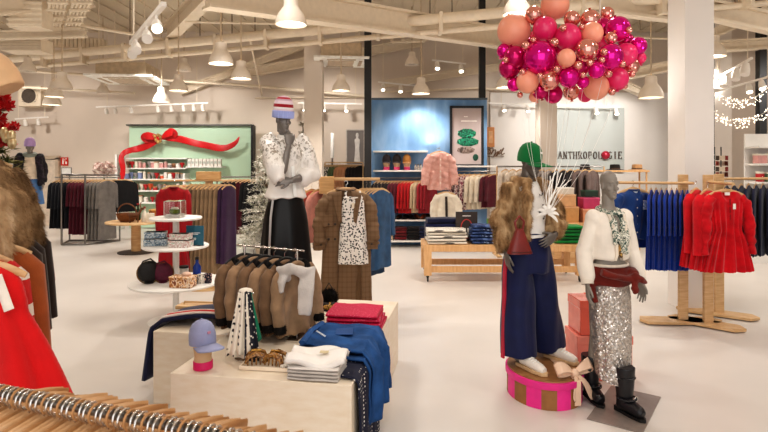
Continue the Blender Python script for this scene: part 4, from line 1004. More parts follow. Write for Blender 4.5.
# beanie
hr = Matrix.Rotation(.30, 3, 'Z')@Matrix.Rotation(.1, 3, 'X'); T = lambda x, y, z: V(-.035,-.012,1.475)+hr@V(x, y+.004, z)
def knit(r, z, n=40, rib=0): return [T(.083*r*math.cos(2*PI*j/n)*(1+rib*(j % 2)), .1*r*math.sin(2*PI*j/n)*(1+rib*(j % 2)), z) for j in range(n)]
q = MB(); segs = [(1.02,.155),(1.05,.185),(1.06,.2),(1.05,.212),(1.03,.225),(.98,.24),(.93,.252),(.84,.265),(.6,.28),(.3,.29),(.05,.293)]
mi = [1,0,2,2,1,1,3,2,3,1]
for i in range(len(segs)-1): q.loft([knit(*segs[i]), knit(*segs[i+1])], i == len(segs)-2, mi[i])
bn = q.build('beanie', [fabric('#f3eceb',var=.06), fabric('#e9d3dc',var=.06), fabric('#a3202f',var=.1), fabric('#c9a6b4',var=.1)], M1)
q = MB(); q.loft([knit(1.0,.112,60,.04), knit(1.1,.115,60,.05), knit(1.13,.14,60,.05), knit(1.1,.17,60,.05), knit(1.0,.172,60,.04)]); q.build('brim', fabric('#a7b2e6', var=.08), bn)
# satin skirt
q = MB(); n_ = 60; rings = []
for i in range(15):
    t1 = i/14; z = .99-.82*t1; w = .145+.035*min(1,t1*4)+.10*t1; dd = .108+.03*min(1,t1*4)+.09*t1
    rings.append([V((w+.012*t1*math.sin(9*2*PI*j/n_))*math.cos(2*PI*j/n_), (dd+.02*t1*math.sin(8*2*PI*j/n_+1))*math.sin(2*PI*j/n_), z) for j in range(n_)])
q.loft(rings); sk1 = q.build('satin_skirt', mat('#090809', .42, 0, 0, spec=.35), M1)
MB().strip([V(-.135,-.09,.97), V(-.165,-.115,.8), V(-.18,-.13,.55), V(-.2,-.15,.3)], .02, V(1,-.5,0), .01).build('side_stripe', mat('#b5b0ab', .3, .6, 0), sk1)

# ================= rear mannequin with lilac hat at the left edge
M4 = thing('mannequin', 'mannequin in a lilac hat and black jacket by the beige door', 'mannequin', (W(30,0,10.4).x, 10.4, .50), math.radians(28))
ra4 = (V(-.165,0,1.40), V(-.22,.03,1.13), V(-.20,-.08,.9)); la4 = (V(.165,0,1.40), V(.23,.03,1.13), V(.22,-.08,.9))
me = body_mesh([ra4, la4], [((.085,0,.9),(.09,0,.5),(.09,0,.09),(.09,-.1,.04)), ((-.085,0,.9),(-.09,0,.5),(-.09,0,.09),(-.09,-.1,.04))], (0,-.012,1.475), .2, .05, voxel=.007,
    hands=[dict(wrist=V(-.2,-.08,.9), d=(0,-.1,-1), n=(1,0,0), side=1), dict(wrist=V(.22,-.08,.9), d=(0,-.1,-1), n=(-1,0,0), side=-1)])
put('body', me, GREY, M4)
hr = Matrix.Rotation(.2, 3, 'Z'); T = lambda x, y, z: V(0,-.012,1.475)+hr@V(x, y+.004, z)
q = MB(); q.loft([knit(1.1,.12), knit(1.16,.15), knit(1.12,.2), knit(.9,.255), knit(.5,.285), knit(.05,.293)]); q.build('beanie', fabric('#c2a4d8', var=.1), M4)
q = MB(); q.loft([[V(w*math.cos(2*PI*j/28), d_*math.sin(2*PI*j/28), z) for j in range(28)] for z, w, d_ in [(.98,.17,.13),(1.1,.15,.115),(1.3,.165,.125),(1.4,.13,.085),(1.44,.07,.066)]]); put('top', fuse(q, .01, 3), fabric('#e5d3bd'), M4)
q = MB()
for s, e, w in (ra4, la4): q.ell(s, .075); q.tube([s, e, e.lerp(w, .9)], [.075,.07,.055], 14)
q.tube([V(-.14,-.05,1.4), V(-.15,-.1,1.2), V(-.17,-.09,.95)], .06, 12); q.tube([V(.14,-.05,1.4), V(.16,-.09,1.2), V(.19,-.08,.85)], .06, 12); q.tube([V(-.12,.08,1.38), V(-.15,.1,1.0)], .07, 12); q.tube([V(.12,.08,1.38), V(.15,.1,1.0)], .07, 12)
me = fuse(q, .01, 3); folds(me, .005, 30, 30, 12, 1); put('jacket', me, patches(['#15131a','#1c1822','#15131a','#3a2a3a','#15131a'], 20), M4)
q = MB(); q.tube([V(.09*math.cos(x_), .01-.085*math.sin(x_), 1.44-.02*math.sin(x_)) for x_ in [i*2*PI/14 for i in range(15)]], .04, 10); put('scarf', fuse(q, .01, 2), fabric('#8d938a'), M4)
q = MB(); q.loft([[V(w*math.cos(2*PI*j/28), d_*math.sin(2*PI*j/28), z) for j in range(28)] for z, w, d_ in [(.5,.24,.19),(.8,.2,.15),(.99,.155,.118)]]); put('denim_skirt', fuse(q, .012, 3), fabric('#4e76a8', var=.2), M4)
o = MB().lathe([(.25,0),(.25,.48),(.24,.496)], n=28).build('display_plinth', WHITE); o.location = (M4.location.x, 10.4, .001); tag(o, 'small round white plinth under the mannequin in the lilac hat', 'plinth')
# ------------------------------------------------------------------ plywood plinths and what is on them
PA = -.165
def uv(u, v, z=PZ):
    return V(u*math.cos(-PA)*1+v*math.sin(-PA), -u*math.sin(-PA)+v*math.cos(-PA), z)
def plinth(u0, u1, v0, v1, label):
    c = uv((u0+u1)/2, (v0+v1)/2, PZ/2); o = MB().box((0,0,0), (u1-u0, v1-v0, PZ-.002)).build('display_plinth', PLY, None, False, .004)
    o.location = c; o.rotation_euler = (0,0,PA); return tag(o, label, 'plinth')
plinth(-1.80, -.69, 3.03, 3.755, 'pale plywood plinth in front, carrying the lavender cap and sunglasses tray')
plinth(-2.37, -.69, 3.76, 4.92, 'wider pale plywood plinth behind, carrying the jacket rail and mannequin')
def onp(px, py): g = G(px, py, PZ); return g
# jacket rail
Y5 = 4.02
a = W(237, 245, Y5+.12); b = W(304, 251, Y5-.08)
t = thing('jacket_rail', 'short chrome rail on the plinth holding brown jackets', 'clothes rail', (a.x*.5+b.x*.5, a.y*.5+b.y*.5, PZ+.001)); c = Vector(t.location)
MB().tube([a-c, b-c], .008, 8).build('rail', CHROME, t)
for f in (.12, .9):
    q = (a+(b-a)*f)-c; MB().tube([q, (q.x, q.y+.0, .012)], .008, 8).build('post', CHROME, t)
    MB().box((q.x, q.y, .006), (.09,.24,.01), PA).build('foot', CHROME, t, False)
SUEDE = fabric('#7a5f47', var=.22); SUEDEL = fabric('#9a7d61', var=.22); BFUR = furmat('#0d0b0b', '#1c1817', '#2a2523', 20)
def jacket(t, m_):
    q = MB(); q.loft(cloth_rings(.40, .52, .46, .11, .14, None, .4, 5, .012, 40, 3), True)
    for s in (-1, 1): q.tube([V(s*.16,0,-.15), V(s*.225,-.01,-.25), V(s*.245,-.03,-.40), V(s*.24,-.05,-.53)], [.046,.054,.052,.048], 14)
    me = fuse(q, .010, 3); folds(me, .005, 40, 40, 14, 2); put('body', me, m_, t)
    q = MB().tube([V(.1*math.cos(x_), -.02-.075*math.sin(x_), -.11-.05*max(0, math.sin(x_))) for x_ in [-.3+i*(PI+.6)/10 for i in range(11)]], .026, 10)
    me = fuse(q, .008, 1); put('collar', furry(me, 600, .01, .004, .4, 2), BFUR, t, False)
    for s in (-1, 1):
        q = MB().tube([V(s*.24,-.048,-.515), V(s*.238,-.055,-.575)], [.05,.048], 12); me = fuse(q, .01, 1); put('cuff', furry(me, 400, .014, .004, .4, 5), BFUR, t, False)
BLKH = mat('#1c1a1b', .4)
jk = thing('suede_jacket', '', 'jacket'); jk['base'] = 'brown suede jacket with black fur collar'; jacket(jk, SUEDE); hanger(jk, .36, BLKH)
jk2 = thing('suede_jacket', '', 'jacket'); jk2['base'] = 'lighter brown suede jacket'; jacket(jk2, SUEDEL); hanger(jk2, .36, BLKH)
n6 = 6
for i in range(n6):
    p = a+(b-a)*(.10+.155*i); src = jk if i % 2 == 0 else jk2; rz = .78+.04*i
    l_ = ['brown suede jacket with black fur collar at the rail end behind the spotted scarf','brown suede jacket second along the plinth rail from the scarf end','brown suede jacket third along the plinth rail from the scarf end','brown suede jacket fourth along the plinth rail from the scarf end','brown suede jacket fifth along the plinth rail, next to the grey knit','brown suede jacket at the far end of the plinth rail under the grey knit'][i]
    p = p+V(0,0,.012); jk.scale = jk2.scale = (.84, .9, .97)
    if i < 2: src.location = p; src.rotation_euler = (0,0,rz); src['label'] = l_; src['group'] = 'suede jackets on the plinth rail'
    else: dup(src, p, rz, l_, 'suede jackets on the plinth rail')
# grey white knit over the last jacket
kn = thing('grey_knit', 'pale grey knitted scarf draped over the last suede jacket', 'scarf', W(300, 274, 3.80), -.1)
q = MB(); q.tube([V(-.10,.03,-.05), V(-.11,-.04,.03), V(-.03,-.08,.05), V(.05,-.06,.02), V(.10,.0,.04)], [.035,.055,.06,.055,.035], 12, flat=.6)
q.tube([V(-.09,-.03,.03), V(-.12,-.06,-.05), V(-.115,-.06,-.12)], [.05,.045,.025], 12, flat=.6); q.tube([V(.07,-.03,.03), V(.06,-.075,-.08), V(.055,-.08,-.2), V(.05,-.075,-.26)], [.05,.055,.05,.04], 12, flat=.5)
me = fuse(q, .008, 8); folds(me, .004, 60, 20, 8, 3); put('knit', me, fabric('#cdc6c0', var=.1, bump=.5, bscale=120), kn)
# leopard flats with black pompom bag
g = onp(329, 306); t = thing('pompom_bag', 'small fluffy black pompom bag lying beside the suede jackets', 'bag', (g.x, g.y, PZ+.001))
me = fuse(MB().ell((0,0,.075), (.075,.06,.07)), .012, 1); put('body', furry(me, 1500, .025, .004, .3, 3), BFUR, t, False); MB().tube([V(-.05,0,.12), V(0,0,.2), V(.05,0,.12)], .006, 6).build('strap', BLACK, t)
def flat_shoe(label, x, y, rz, m_):
    t = thing('ballet_flat', label, 'shoe', (x, y, PZ+.001), rz); q = MB()
    pl = [(-.03,.11),(.03,.11),(.036,.02),(.04,-.07),(.025,-.125),(-.025,-.125),(-.04,-.07),(-.036,.02)]
    MB().prism(pl, 0, .008).build('sole', BLACK, t, False); q.tube([V(0,.1,.03), V(0,.02,.03), V(0,-.06,.03), V(0,-.115,.024)], [.032,.034,.04,.024], 14, flat=.75); q.build('upper', m_, t)
    MB().ell((0,.025,.045), (.026,.07,.018)).build('opening', mat('#2a201a', .8), t); MB().box((0,-.055,.062), (.04,.015,.01)).build('bow', BLACK, t, False, .003); return t
LEO = dots('#c99a4e', '#3a2514', 90, .4)
g = onp(336, 311); flat_shoe('leopard print ballet flat nearer the red jumpers', g.x+.02, g.y+.02, .9, LEO); flat_shoe('leopard print ballet flat nearer the fluffy pompom bag', g.x-.075, g.y+.02, 1.1, LEO)
# spotted scarf on its stand
g = onp(246, 359); t = thing('scarf_stand', 'spotted cream scarf with green and navy ends hung on a slim stand', 'scarf', (g.x, g.y, PZ+.001), .1)
MB().lathe([(.07,0),(.07,.01),(.008,.014),(.008,.42)], n=20).build('stand', CHROME, t)
MB().tube([V(-.05,0,.42), V(.05,0,.42)], .008, 8).build('bar', CHROME, t)
SCD = dots('#ece3d3', '#1c1a20', 26, .24, rand=.25)
def drape(x0, w, z1, ph, fwd, m_, nm, amp=.013):
    def fn(u, v):
        x = x0*(.35+.75*v)+(u-.5)*w*(.5+.95*v); y = fwd*(.012+.02*v)+amp*math.sin(u*13+ph)*(.4+v); z = .435-(.435-z1)*v+.01*math.sin(u*7+ph)*v
        return V(x, y-(.01 if fwd < 0 else 0), z)
    return MB().sheet(fn, 24, 14).build(nm, m_, t, solid=.005)
drape(-.045, .10, .03, 0, -1.2, SCD, 'scarf_front'); drape(.005, .08, .06, 2, -2.0, SCD, 'scarf_fold'); drape(.06, .05, .12, 1, -.6, fabric('#1e7a5c'), 'green_edge', .006); drape(-.0, .12, .1, 1, 1.0, SCD, 'scarf_back')
drape(.05, .07, .0, 4, -2.2, dots('#20222e', '#e8e2d6', 40, .25), 'navy_tail', .008)
MB().ell((0,-.012,.438), (.045,.03,.02)).build('scarf_top', SCD, t)
# lavender cap on a head form
g = onp(203, 368); t = thing('cap_display', 'head form with a pink base wearing a lavender cap', 'cap', (g.x, g.y, PZ+.001), .75)
MB().lathe([(.058,0),(.058,.045),(.056,.048)], n=24).build('base', mat('#e3246f', .5, 0, .05), t)
q = MB().lathe([(.054,.046),(.05,.07),(.052,.10),(.062,.14),(.066,.18),(.06,.215),(.04,.24),(.01,.25)], n=28); q.build('head_form', mat('#d9b891', .7, 0, .06), t)
cap(t, V(0,-.0,.180), Matrix.Rotation(-.10, 3, 'X'), fabric('#9a9fc0', var=.1), .92, mat('#c98aa0', .6), .13)
# tray with two hair claws / sunglasses
g = onp(271, 366); t = thing('wooden_tray', 'shallow pale wooden tray between the scarf and folded tees', 'tray', (g.x, g.y, PZ+.001), PA+.02)
MB().box((0,0,.005), (.34,.17,.01)).build('bottom', PLY, t, False); m = MB()
for x, y, dx, dy in [(0,.085,.34,.01),(0,-.085,.34,.01),(.168,0,.01,.17),(-.168,0,.01,.17)]: m.box((x,y,.012), (dx,dy,.022))
m.build('rim', PLY, t, False, .002)
TORT = patches(['#6b4222','#8e6230','#a77b42','#5b3417'], 60, .25)
def claw(label, x, y, rz):
    c = uv(0,0); g2 = V(g.x, g.y, 0)+RZ(PA)@V(x, y, 0); t = thing('hair_claw', label, 'hair clip', (g2.x, g2.y, PZ+.013), rz)
    for s in (-1, 1):
        q = MB().tube([V(-.065,s*.045,.018), V(-.045,s*.038,.055), V(0,s*.03,.07), V(.045,s*.038,.055), V(.065,s*.045,.018)], [.014,.02,.022,.02,.014], 10, flat=.6)
        for k in range(5): q.tube([V(-.05+k*.025,s*.04,.045), V(-.05+k*.025,s*.046,.004)], [.007,.004], 6)
        q.build('jaw', TORT, t)
    MB().tube([V(-.03,0,.08), V(.03,0,.08)], .008, 8).build('spring', mat('#b38b4c', .3, 1, 0), t)
claw('tortoiseshell hair claw on the tray nearer the spotted scarf', -.095, .0, .2); claw('tortoiseshell hair claw on the tray nearer the white tees', .03, .005, -.3)
g2 = V(g.x, g.y, 0)+RZ(PA)@V(.115, -.01, 0); t = thing('printed_scarf', 'small folded white printed scarf at the end of the wooden tray', 'scarf', (g2.x, g2.y, PZ+.013), PA)
MB().box((0,0,.012), (.07,.11,.022)).build('cloth', patches(['#efe9e0','#d9d1c4','#8d857c','#f5f1ea'], 40), t, bevel=.006)
# folded things
def folded(label, name, cat, loc, rz, d, m_, group=None, wob=.006, seed=0, parts=None):
    t = thing(name, label, cat, loc, rz, group); rng = random.Random(seed); ph = rng.random()*6
    n_ = 12; q = MB(); L, w, h = d; rings = []
    for i in range(n_+1):
        x = -L/2+L*i/n_; r = []
        for k in range(20):
            a_ = 2*PI*k/20; yy = math.copysign(abs(math.cos(a_))**.35, math.cos(a_))*w/2; zz = math.copysign(abs(math.sin(a_))**.6, math.sin(a_))*h/2
            e_ = 1-.04*(abs(2*i/n_-1)**6); r.append(V(x, yy*e_+wob*math.sin(i*.9+ph), h/2+zz*e_+wob*.35*math.sin(i*.8+k*.3+ph)))
        rings.append(r)
    q.loft(rings); o = q.build('cloth', m_, t)
    return t
g = onp(318, 374); n_ = 4
WT = fabric('#e6e0da', var=.05); GT = fabric('#c4bdb6', var=.06)
names = ['bottom grey white folded tee of the front plinth pile','second grey white folded tee up the front plinth pile','third grey white folded tee up the front plinth pile','fourth folded white tee up the front plinth pile']
for i in range(4): folded(names[i], 'folded_tee', 'tee', (g.x, g.y, PZ+.002+.020*i), PA+.03*(i % 2), (.30, .25, .019), GT if i < 3 else WT, 'folded tees on the front plinth', .003, i)
t = thing('folded_tee', 'crumpled white tee with a pale chest print on top of the front plinth pile', 'tee', (g.x-.0, g.y+.01, PZ+.084), PA+.1, 'folded tees on the front plinth')
q = MB(); q.sheet(lambda u, v: V((u-.5)*.34, (v-.5)*.24, .018+.016*math.sin(u*7+v*3)+.014*math.sin(v*9-u*4)), 24, 18); q.build('cloth', fabric('#f1ece6', var=.04), t, solid=.03)
MB().box((.04,-.02,.052), (.05,.035,.004)).build('print', mat('#d9c9a4', .7), t, False)
# glittery red jumpers at the back of the plinth
RG = dots('#c50d45', '#f48aa4', 75, .16, rough=.6)
g = onp(357, 326)
for i in range(4): folded(['bottom','second','third','topmost'][i]+' folded crimson sparkly jumper of the pile behind the jeans', 'folded_jumper', 'jumper', (g.x-.005*i, g.y+.05, PZ+.002+.030*i), PA+.02+.03*(i % 3), (.42-.01*i, .36, .029), RG, 'folded crimson jumpers', .005, i)
# jeans and spotted trousers draped over the right end of the plinths
def over_edge(label, name, cat, m_, u0, v0, v1, drop, zlift, back=.45, out=.02, taper=.0, amp=.01, lin_=None, seed=0):
    t = thing(name, label, cat, uv(u0, (v0+v1)/2, PZ), PA); c = (v0+v1)/2
    def fn(u, v):
        s = -back+(back+drop)*u; w = (v1-v0)*(1-taper*max(0, -s)/back) ; y = (v-.5)*w+(lin_ or 0)*u
        f = 1.3*amp*math.sin(v*14+seed+u*2.0)+amp*.8*math.sin(v*29+u*7+seed)+amp*.8*math.sin(u*23+v*6)*(1 if s < 0 else .3)
        if s < 0: return V(s+.0, y, zlift+.012+f*.35+.012*math.sin(u*9+seed)*0)
        k = min(1, s/.03); return V(out+zlift*.6*k+.02*k+f*k+.02*s, y+.05*s, zlift*(1-k)+.012-s+ (0.0))
    MB().sheet(fn, 40, 34).build('cloth', m_, t, solid=.012); return t
DEN = mat('#2e5488', .85, 0, .3, 9, .35, 160, 'denim', .2)
u_edge = -.69
tj = over_edge('navy white-spotted trousers hanging over the plinth edge under the jeans', 'spotted_trousers', 'trousers', dots('#161a33', '#e9e4dc', 40, .24, rand=.2), u_edge, 3.10, 3.72, .62, .0, .42, .006, .2, .006, -.02, 1)
for i, (zz, lift, vv, dr) in enumerate([(0,.03,(3.34,3.90),.38), (1,.068,(3.38,3.96),.36)]):
    t = over_edge(['blue jeans hanging over the plinth edge, lower of two layers', 'blue jeans with white-stitched waistband on top of the draped pile'][i], 'draped_jeans', 'jeans', DEN, u_edge, vv[0], vv[1], dr+.02*i, lift, .46-.03*i, .008, .22, .017, -.05, 2+i)
    if i == 1:
        MB().tube([V(-.42,-.24,.09), V(-.43,.0,.095), V(-.41,.2,.09)], .022, 8, flat=.7).build('waistband', mat('#2a5a96', .8, 0, .2, 7, .2), t)
        m = MB(); [m.box((-.30-.012*k,-.12+.014*k,.1), (.008,.02,.004)) for k in range(8)]; m.build('stitching', mat('#dfe4ea', .7), t, False)
        MB().box((-.2,.02,.093), (.12,.14,.006), .2).build('pocket', mat('#214d88', .8, 0, .2, 7, .2), t, False, .003)
# navy striped trousers over the left end of the rear plinth
t = thing('striped_trousers', 'navy track trousers with red white side stripe hanging over the rear plinth end', 'trousers', uv(-2.37, 4.02, PZ), PA)
def fnl(k0, k1, lift):
    def fn(u, v):
        s = -.62+(.62+.40)*u; y = -.16+(k0+(k1-k0)*v)*.42; f = .008*math.sin(v*9+u*3)
        if s < 0: return V(-s, y*(1-.3*(-s)/.62)+.06*(-s)/.6, lift+.01+f+.055*max(0, math.sin(PI*min(1,(-s)/.6)))*.6)
        k = min(1, s/.03); return V(-.06*k-f-.06*s-lift*.5*k, y-.18*s, lift*(1-k)+.01-s)
    return fn
NT_ = fabric('#171b3d', rough=.6)
MB().sheet(fnl(0,1,.03), 30, 20).build('cloth', NT_, t, solid=.03)
MB().sheet(fnl(.04,.10,.058), 30, 4).build('white_stripe', fabric('#e6d8cd'), t, solid=.008); MB().sheet(fnl(.10,.24,.058), 30, 4).build('red_stripe', fabric('#c7302f'), t, solid=.008); MB().sheet(fnl(.24,.29,.058), 30, 4).build('white_stripe', fabric('#e6d8cd'), t, solid=.008)
g = onp(208, 307); t = thing('wooden_board', 'flat pale wooden board lying on the rear plinth behind the striped trousers', 'board', (g.x, g.y-.04, PZ+.001), PA+.05)
MB().box((0,0,.015), (.5,.14,.03)).build('board', WOODL, t, False, .006); m = MB(); m.tube([(-.2,0,.03), (-.2,0,.05), (.2,0,.05), (.2,0,.03)], .008); m.build('handle', WOODL, t)

# ------------------------------------------------------------------ white tiered table
g = G(176, 321); t = thing('tiered_table', 'white three-tier round display table of gifts and bags', 'display table', (g.x, g.y, 0))
YT = g.y
def zy(py): return H-(py-162)/F*YT
MB().lathe([(.30,0),(.30,.012),(.06,.02)], n=40).build('base', WHITE, t); MB().lathe([(.035,.015),(.035,zy(217)-.01)], n=20).build('pole', WHITE, t)
for py, wpx in ((281,88),(245,63),(217,50)):
    z = zy(py); r = wpx/2/F*YT; MB().lathe([(r-.015,z-.028),(r,z-.02),(r,z-.006),(r-.008,z)], n=56).build('shelf', WHITE, t)
TX, TY = g.x, g.y; Z1, Z2, Z3 = zy(281), zy(245), zy(217)
def on_t(px, Y): return (px-384)/F*Y
# acrylic box with a small cake on the top tier
t = thing('acrylic_box', 'clear acrylic display box on the topmost white tier', 'box', (on_t(175,TY-.06), TY-.06, Z3+.001), .05); m = MB(); s_ = .18; h_ = .185
for x, y, dx, dy in [(0,s_/2,s_,.006),(0,-s_/2,s_,.006),(s_/2,0,.006,s_),(-s_/2,0,.006,s_)]: m.box((x,y,h_/2), (dx,dy,h_))
m.box((0,0,h_), (s_+.006,s_+.006,.006)); m.build('case', GLASS, t, False); MB().box((0,0,.02), (.16,.16,.04)).build('base', mat('#f0ebe2', .6), t, False, .005)
m = MB()
for x, y in ((s_/2,s_/2),(-s_/2,s_/2),(s_/2,-s_/2),(-s_/2,-s_/2)): MB().tube([(x,y,0),(x,y,h_)], .004, 6).build('corner_edge', mat('#e8e2d8', .3), t)

t = thing('green_pudding', 'small green moss ornament with a white top inside the acrylic box', 'ornament', (on_t(175,TY-.06), TY-.06, Z3+.045)); MB().lathe([(.045,0),(.06,.02),(.058,.045),(.03,.055)], n=20).build('base', fabric('#6f7c2e'), t); MB().ell((0,0,.055), (.045,.045,.022)).build('top', fabric('#e8e0cf'), t); MB().ell((.01,0,.078), .012).build('berry', fabric('#b3212a'), t)
def gbox(label, px, w, d, h, m1, m2, z, Y, rz=0, group=None):
    t = thing('gift_box', label, 'gift box', (on_t(px, Y), Y, z), rz, group); MB().box((0,0,h/2), (w,d,h)).build('box_body', m1, t, False, .004); MB().box((0,0,h*.86), (w*1.03,d*1.03,h*.28)).build('lid', m2, t, False, .003); return t
BP = patches(['#7f95a8','#b8c3c9','#5d7487','#d8dcd9'], 30); FP = patches(['#efe9e2','#dcd3cb','#c9a5a0','#f4f0ea','#a9b8a4'], 30)
gbox('blue patterned gift box on the middle white tier, lower of two', 156, .24, .15, .075, BP, patches(['#8ba0b0','#c9d0d2','#6d8294'], 26), Z2+.001, TY-.02, .25)
gbox('blue patterned gift box stacked on the other blue one', 156, .22, .14, .07, BP, patches(['#9fb2bd','#d3d8d8','#7c91a2'], 26), Z2+.085, TY-.02, .2)
gbox('white floral gift box on the middle white tier, lower of two', 181, .23, .14, .075, FP, FP, Z2+.001, TY-.14, -.1)
gbox('white floral gift box stacked on the other floral one', 181, .21, .13, .065, FP, FP, Z2+.085, TY-.14, -.14)
t = thing('sign_card', 'teal sign card with white lettering on the middle white tier', 'sign', (on_t(195,TY-.06), TY-.06, Z2+.001), -.15)
MB().box((0,0,.115), (.205,.012,.22)).build('card', mat('#2f6a80', .5, 0, .05), t, False); m = MB()
for z, w in ((.145,.13),(.13,.08),(.085,.03),(.07,.03)): m.box((0,-.008,z), (w,.004,.008))
m.build('lettering', mat('#e9efef', .6), t, False); MB().box((0,0,.006), (.2,.06,.01)).build('base', GLASS, t, False)
def round_bag(label, px, py, m1, r, Y, rz):
    z = Z1; t = thing('round_bag', label, 'bag', (on_t(px, Y), Y, z+.002), rz); q = MB().ell((0,0,r*1.04), (r, r*.55, r)); q.build('bag_body', m1, t)
    MB().tube([V(r*1.01*math.cos(i*PI/12), 0, r*.98+r*1.01*math.sin(i*PI/12)) for i in range(25)], .007, 6).build('zip', mat('#8a6a3a', .35, .8), t)
    MB().tube([V(-r*.7,0,r*1.6), V(-r*.5,-.02,r*2.05), V(r*.1,-.03,r*2.25), V(r*.6,-.01,r*1.75)], .009, 8).build('strap', m1, t); MB().lathe([(.4*r,0),(.4*r,.012)], n=16).build('foot', m1, t); return t
round_bag('round black quilted bag on the lowest white tier', 149, 270, mat('#1a1718', .55, 0, .2, 30, .6, 40), .122, TY-.12, .5); round_bag('burgundy velvet round bag on the lowest white tier', 163, 268, mat('#5a1030', .6, 0, .2, 20, .3, 60), .108, TY-.08, .35)
t = thing('brown_gift_set', 'tan floral gift tin in front of the pole on the lowest white tier', 'tin', (on_t(183,TY-.3), TY-.3, Z1+.002), -.15); TP = patches(['#a96a3c','#d8a877','#f0d9c2','#8b4a26'], 26)
MB().box((0,0,.05), (.25,.14,.10)).build('tin_body', TP, t, False, .012); MB().box((0,0,.108), (.26,.15,.025)).build('lid', TP, t, False, .008); MB().ell((.04,0,.14), (.05,.045,.025)).build('bow', fabric('#e7c6b2'), t)
mugm = [dots('#22263c', '#e8dfd0', 40, .3), dots('#ece4d8', '#23283f', 34, .3), dots('#2c2a3a', '#e7b8ae', 40, .3)]
for i, (px, yy) in enumerate([(194, -.16), (201, -.13), (208, -.10)]):
    t = thing('printed_mug', ['dark floral mug on the lowest white tier, closest to the pole','white floral mug between the two dark mugs on the lowest tier','dark floral mug on the lowest white tier, closest to the rim'][i], 'mug', (on_t(px, TY+yy), TY+yy, Z1+.002), -1.2, 'printed mugs on the lowest tier')
    MB().lathe([(.034,0),(.04,.008),(.042,.1),(.036,.1),(.034,.015)], n=20).build('mug_body', mugm[i], t); MB().tube([V(.04,0,.08), V(.065,0,.07), V(.068,0,.04), V(.04,0,.025)], .006, 6).build('handle', mugm[i], t)
t = thing('navy_box', 'small blue bottle behind the mugs on the lowest white tier', 'bottle', (on_t(197,TY+.12), TY+.12, Z1+.002)); MB().lathe([(.04,0),(.045,.02),(.045,.14),(.018,.18),(.018,.22)], n=18).build('bottle_body', mat('#1b3f9a', .25), t); MB().lathe([(.022,.22),(.022,.25)], n=14).build('cap', BLACK, t)
t = thing('white_candle', 'small white candle jar with a dark lid beside the pole', 'candle', (on_t(184,TY+.14), TY+.14, Z1+.002)); MB().lathe([(.045,0),(.05,.01),(.05,.12)], n=20).build('jar', mat('#ece6dd', .3), t); MB().lathe([(.052,.121),(.052,.145),(.01,.15)], n=20).build('lid', BLACK, t)

# round wooden table behind
g = G(137, 252.5); t = thing('round_wooden_table', 'round pale wooden table with a dark foot behind the white tiers', 'table', (g.x-.02, g.y, 0)); TW2 = t.location.copy()
zt2 = H-(221-162)/F*g.y; rt = .56
MB().lathe([(rt-.02,zt2-.035),(rt,zt2-.03),(rt,zt2-.004),(rt-.01,zt2)], n=48).build('table_top', WOODL, t); MB().lathe([(.09,.03),(.09,zt2-.034)], n=20).build('leg', wood('#cfa878','#b98a58'), t); MB().lathe([(.34,0),(.34,.02),(.1,.035)], n=36).build('base', mat('#3a332e', .5), t)
def item(name, label, cat, px, dy, fn, rz=0, group=None, z=None, base=TW2):
    Y = base.y+dy; t = thing(name, label, cat, ((px-384)/F*Y, Y, (zt2 if z is None else z)+.001), rz, group); fn(t); return t
def basket(t):
    MB().lathe([(.12,0),(.17,.06),(.2,.16),(.19,.16),(.16,.07),(.11,.01)], n=24).build('bowl', mat('#7a4a25', .8, 0, .3, 40, .6, 60), t); MB().tube([V(.19*math.cos(i*PI/10), 0, .15+.2*math.sin(i*PI/10)) for i in range(11)], .014, 8).build('handle', mat('#6a3f20', .8, 0, .3, 40), t)
item('wicker_basket', 'brown wicker basket with a handle on the round wooden table', 'basket', 127, -.1, basket)
def deer(t):
    me_ = MB(); me_.tube([V(-.09,0,.14), V(.0,0,.15), V(.09,0,.15)], [.045,.05,.04], 12); [me_.tube([V(x,y,.14), V(x,y,0)], [.018,.012], 8) for x in (-.07,.07) for y in (-.025,.025)]; me_.tube([V(.08,0,.16), V(.13,0,.25)], [.028,.022], 10); me_.ell((.15,0,.265), (.04,.022,.024))
    put('body', fuse(me_, .008, 2), mat('#5d3517', .7, 0, .2), t)
    for s in (-1, 1): MB().tube([V(.125,s*.01,.28), V(.11,s*.04,.34), V(.13,s*.06,.4)], [.007,.006,.004], 6).build('antler', mat('#8c5a2c', .7), t)
item('wooden_reindeer', 'small brown wooden reindeer beside the wicker basket', 'ornament', 134, -.3, deer, .3)
def wbottle(t): MB().lathe([(.05,0),(.055,.02),(.055,.15),(.02,.21),(.02,.26),(.01,.262)], n=18).build('bottle_body', mat('#e8e0d2', .3), t); MB().lathe([(.024,.262),(.024,.3)], n=12).build('cap', mat('#8a3a2a', .5), t)
item('white_bottle', 'white ceramic bottle on the round wooden table', 'bottle', 144.5, -.15, wbottle)
item('gift_bag', 'small cream gift bag beside the white bottle', 'gift bag', 150.5, -.25, lambda t: (MB().box((0,0,.09), (.13,.08,.18)).build('bag_body', mat('#e6dccb', .7), t, False, .004), MB().tube([V(-.03,0,.18), V(0,0,.24), V(.03,0,.18)], .005, 6).build('handle', mat('#5b3a20', .6), t)))
item('brown_crate', 'orange brown box with a pale lid at the rim of the wooden table', 'box', 157, .1, lambda t: (MB().box((0,0,.1), (.24,.2,.2)).build('box_body', mat('#b06a2c', .7, 0, .15), t, False, .005), MB().box((0,0,.21), (.25,.21,.03)).build('lid', mat('#d9a45c', .6), t, False, .004)))
item('red_ornament', 'round red tin standing on the orange brown box', 'tin', 152.5, .1, lambda t: (MB().lathe([(.09,0),(.095,.01),(.095,.12),(.09,.13)], n=20).build('tin_body', mat('#c41c1f', .4), t), MB().lathe([(.097,.13),(.097,.16),(.02,.17)], n=20).build('lid', mat('#e8dccb', .5), t)), z=zt2+.0, group=None)
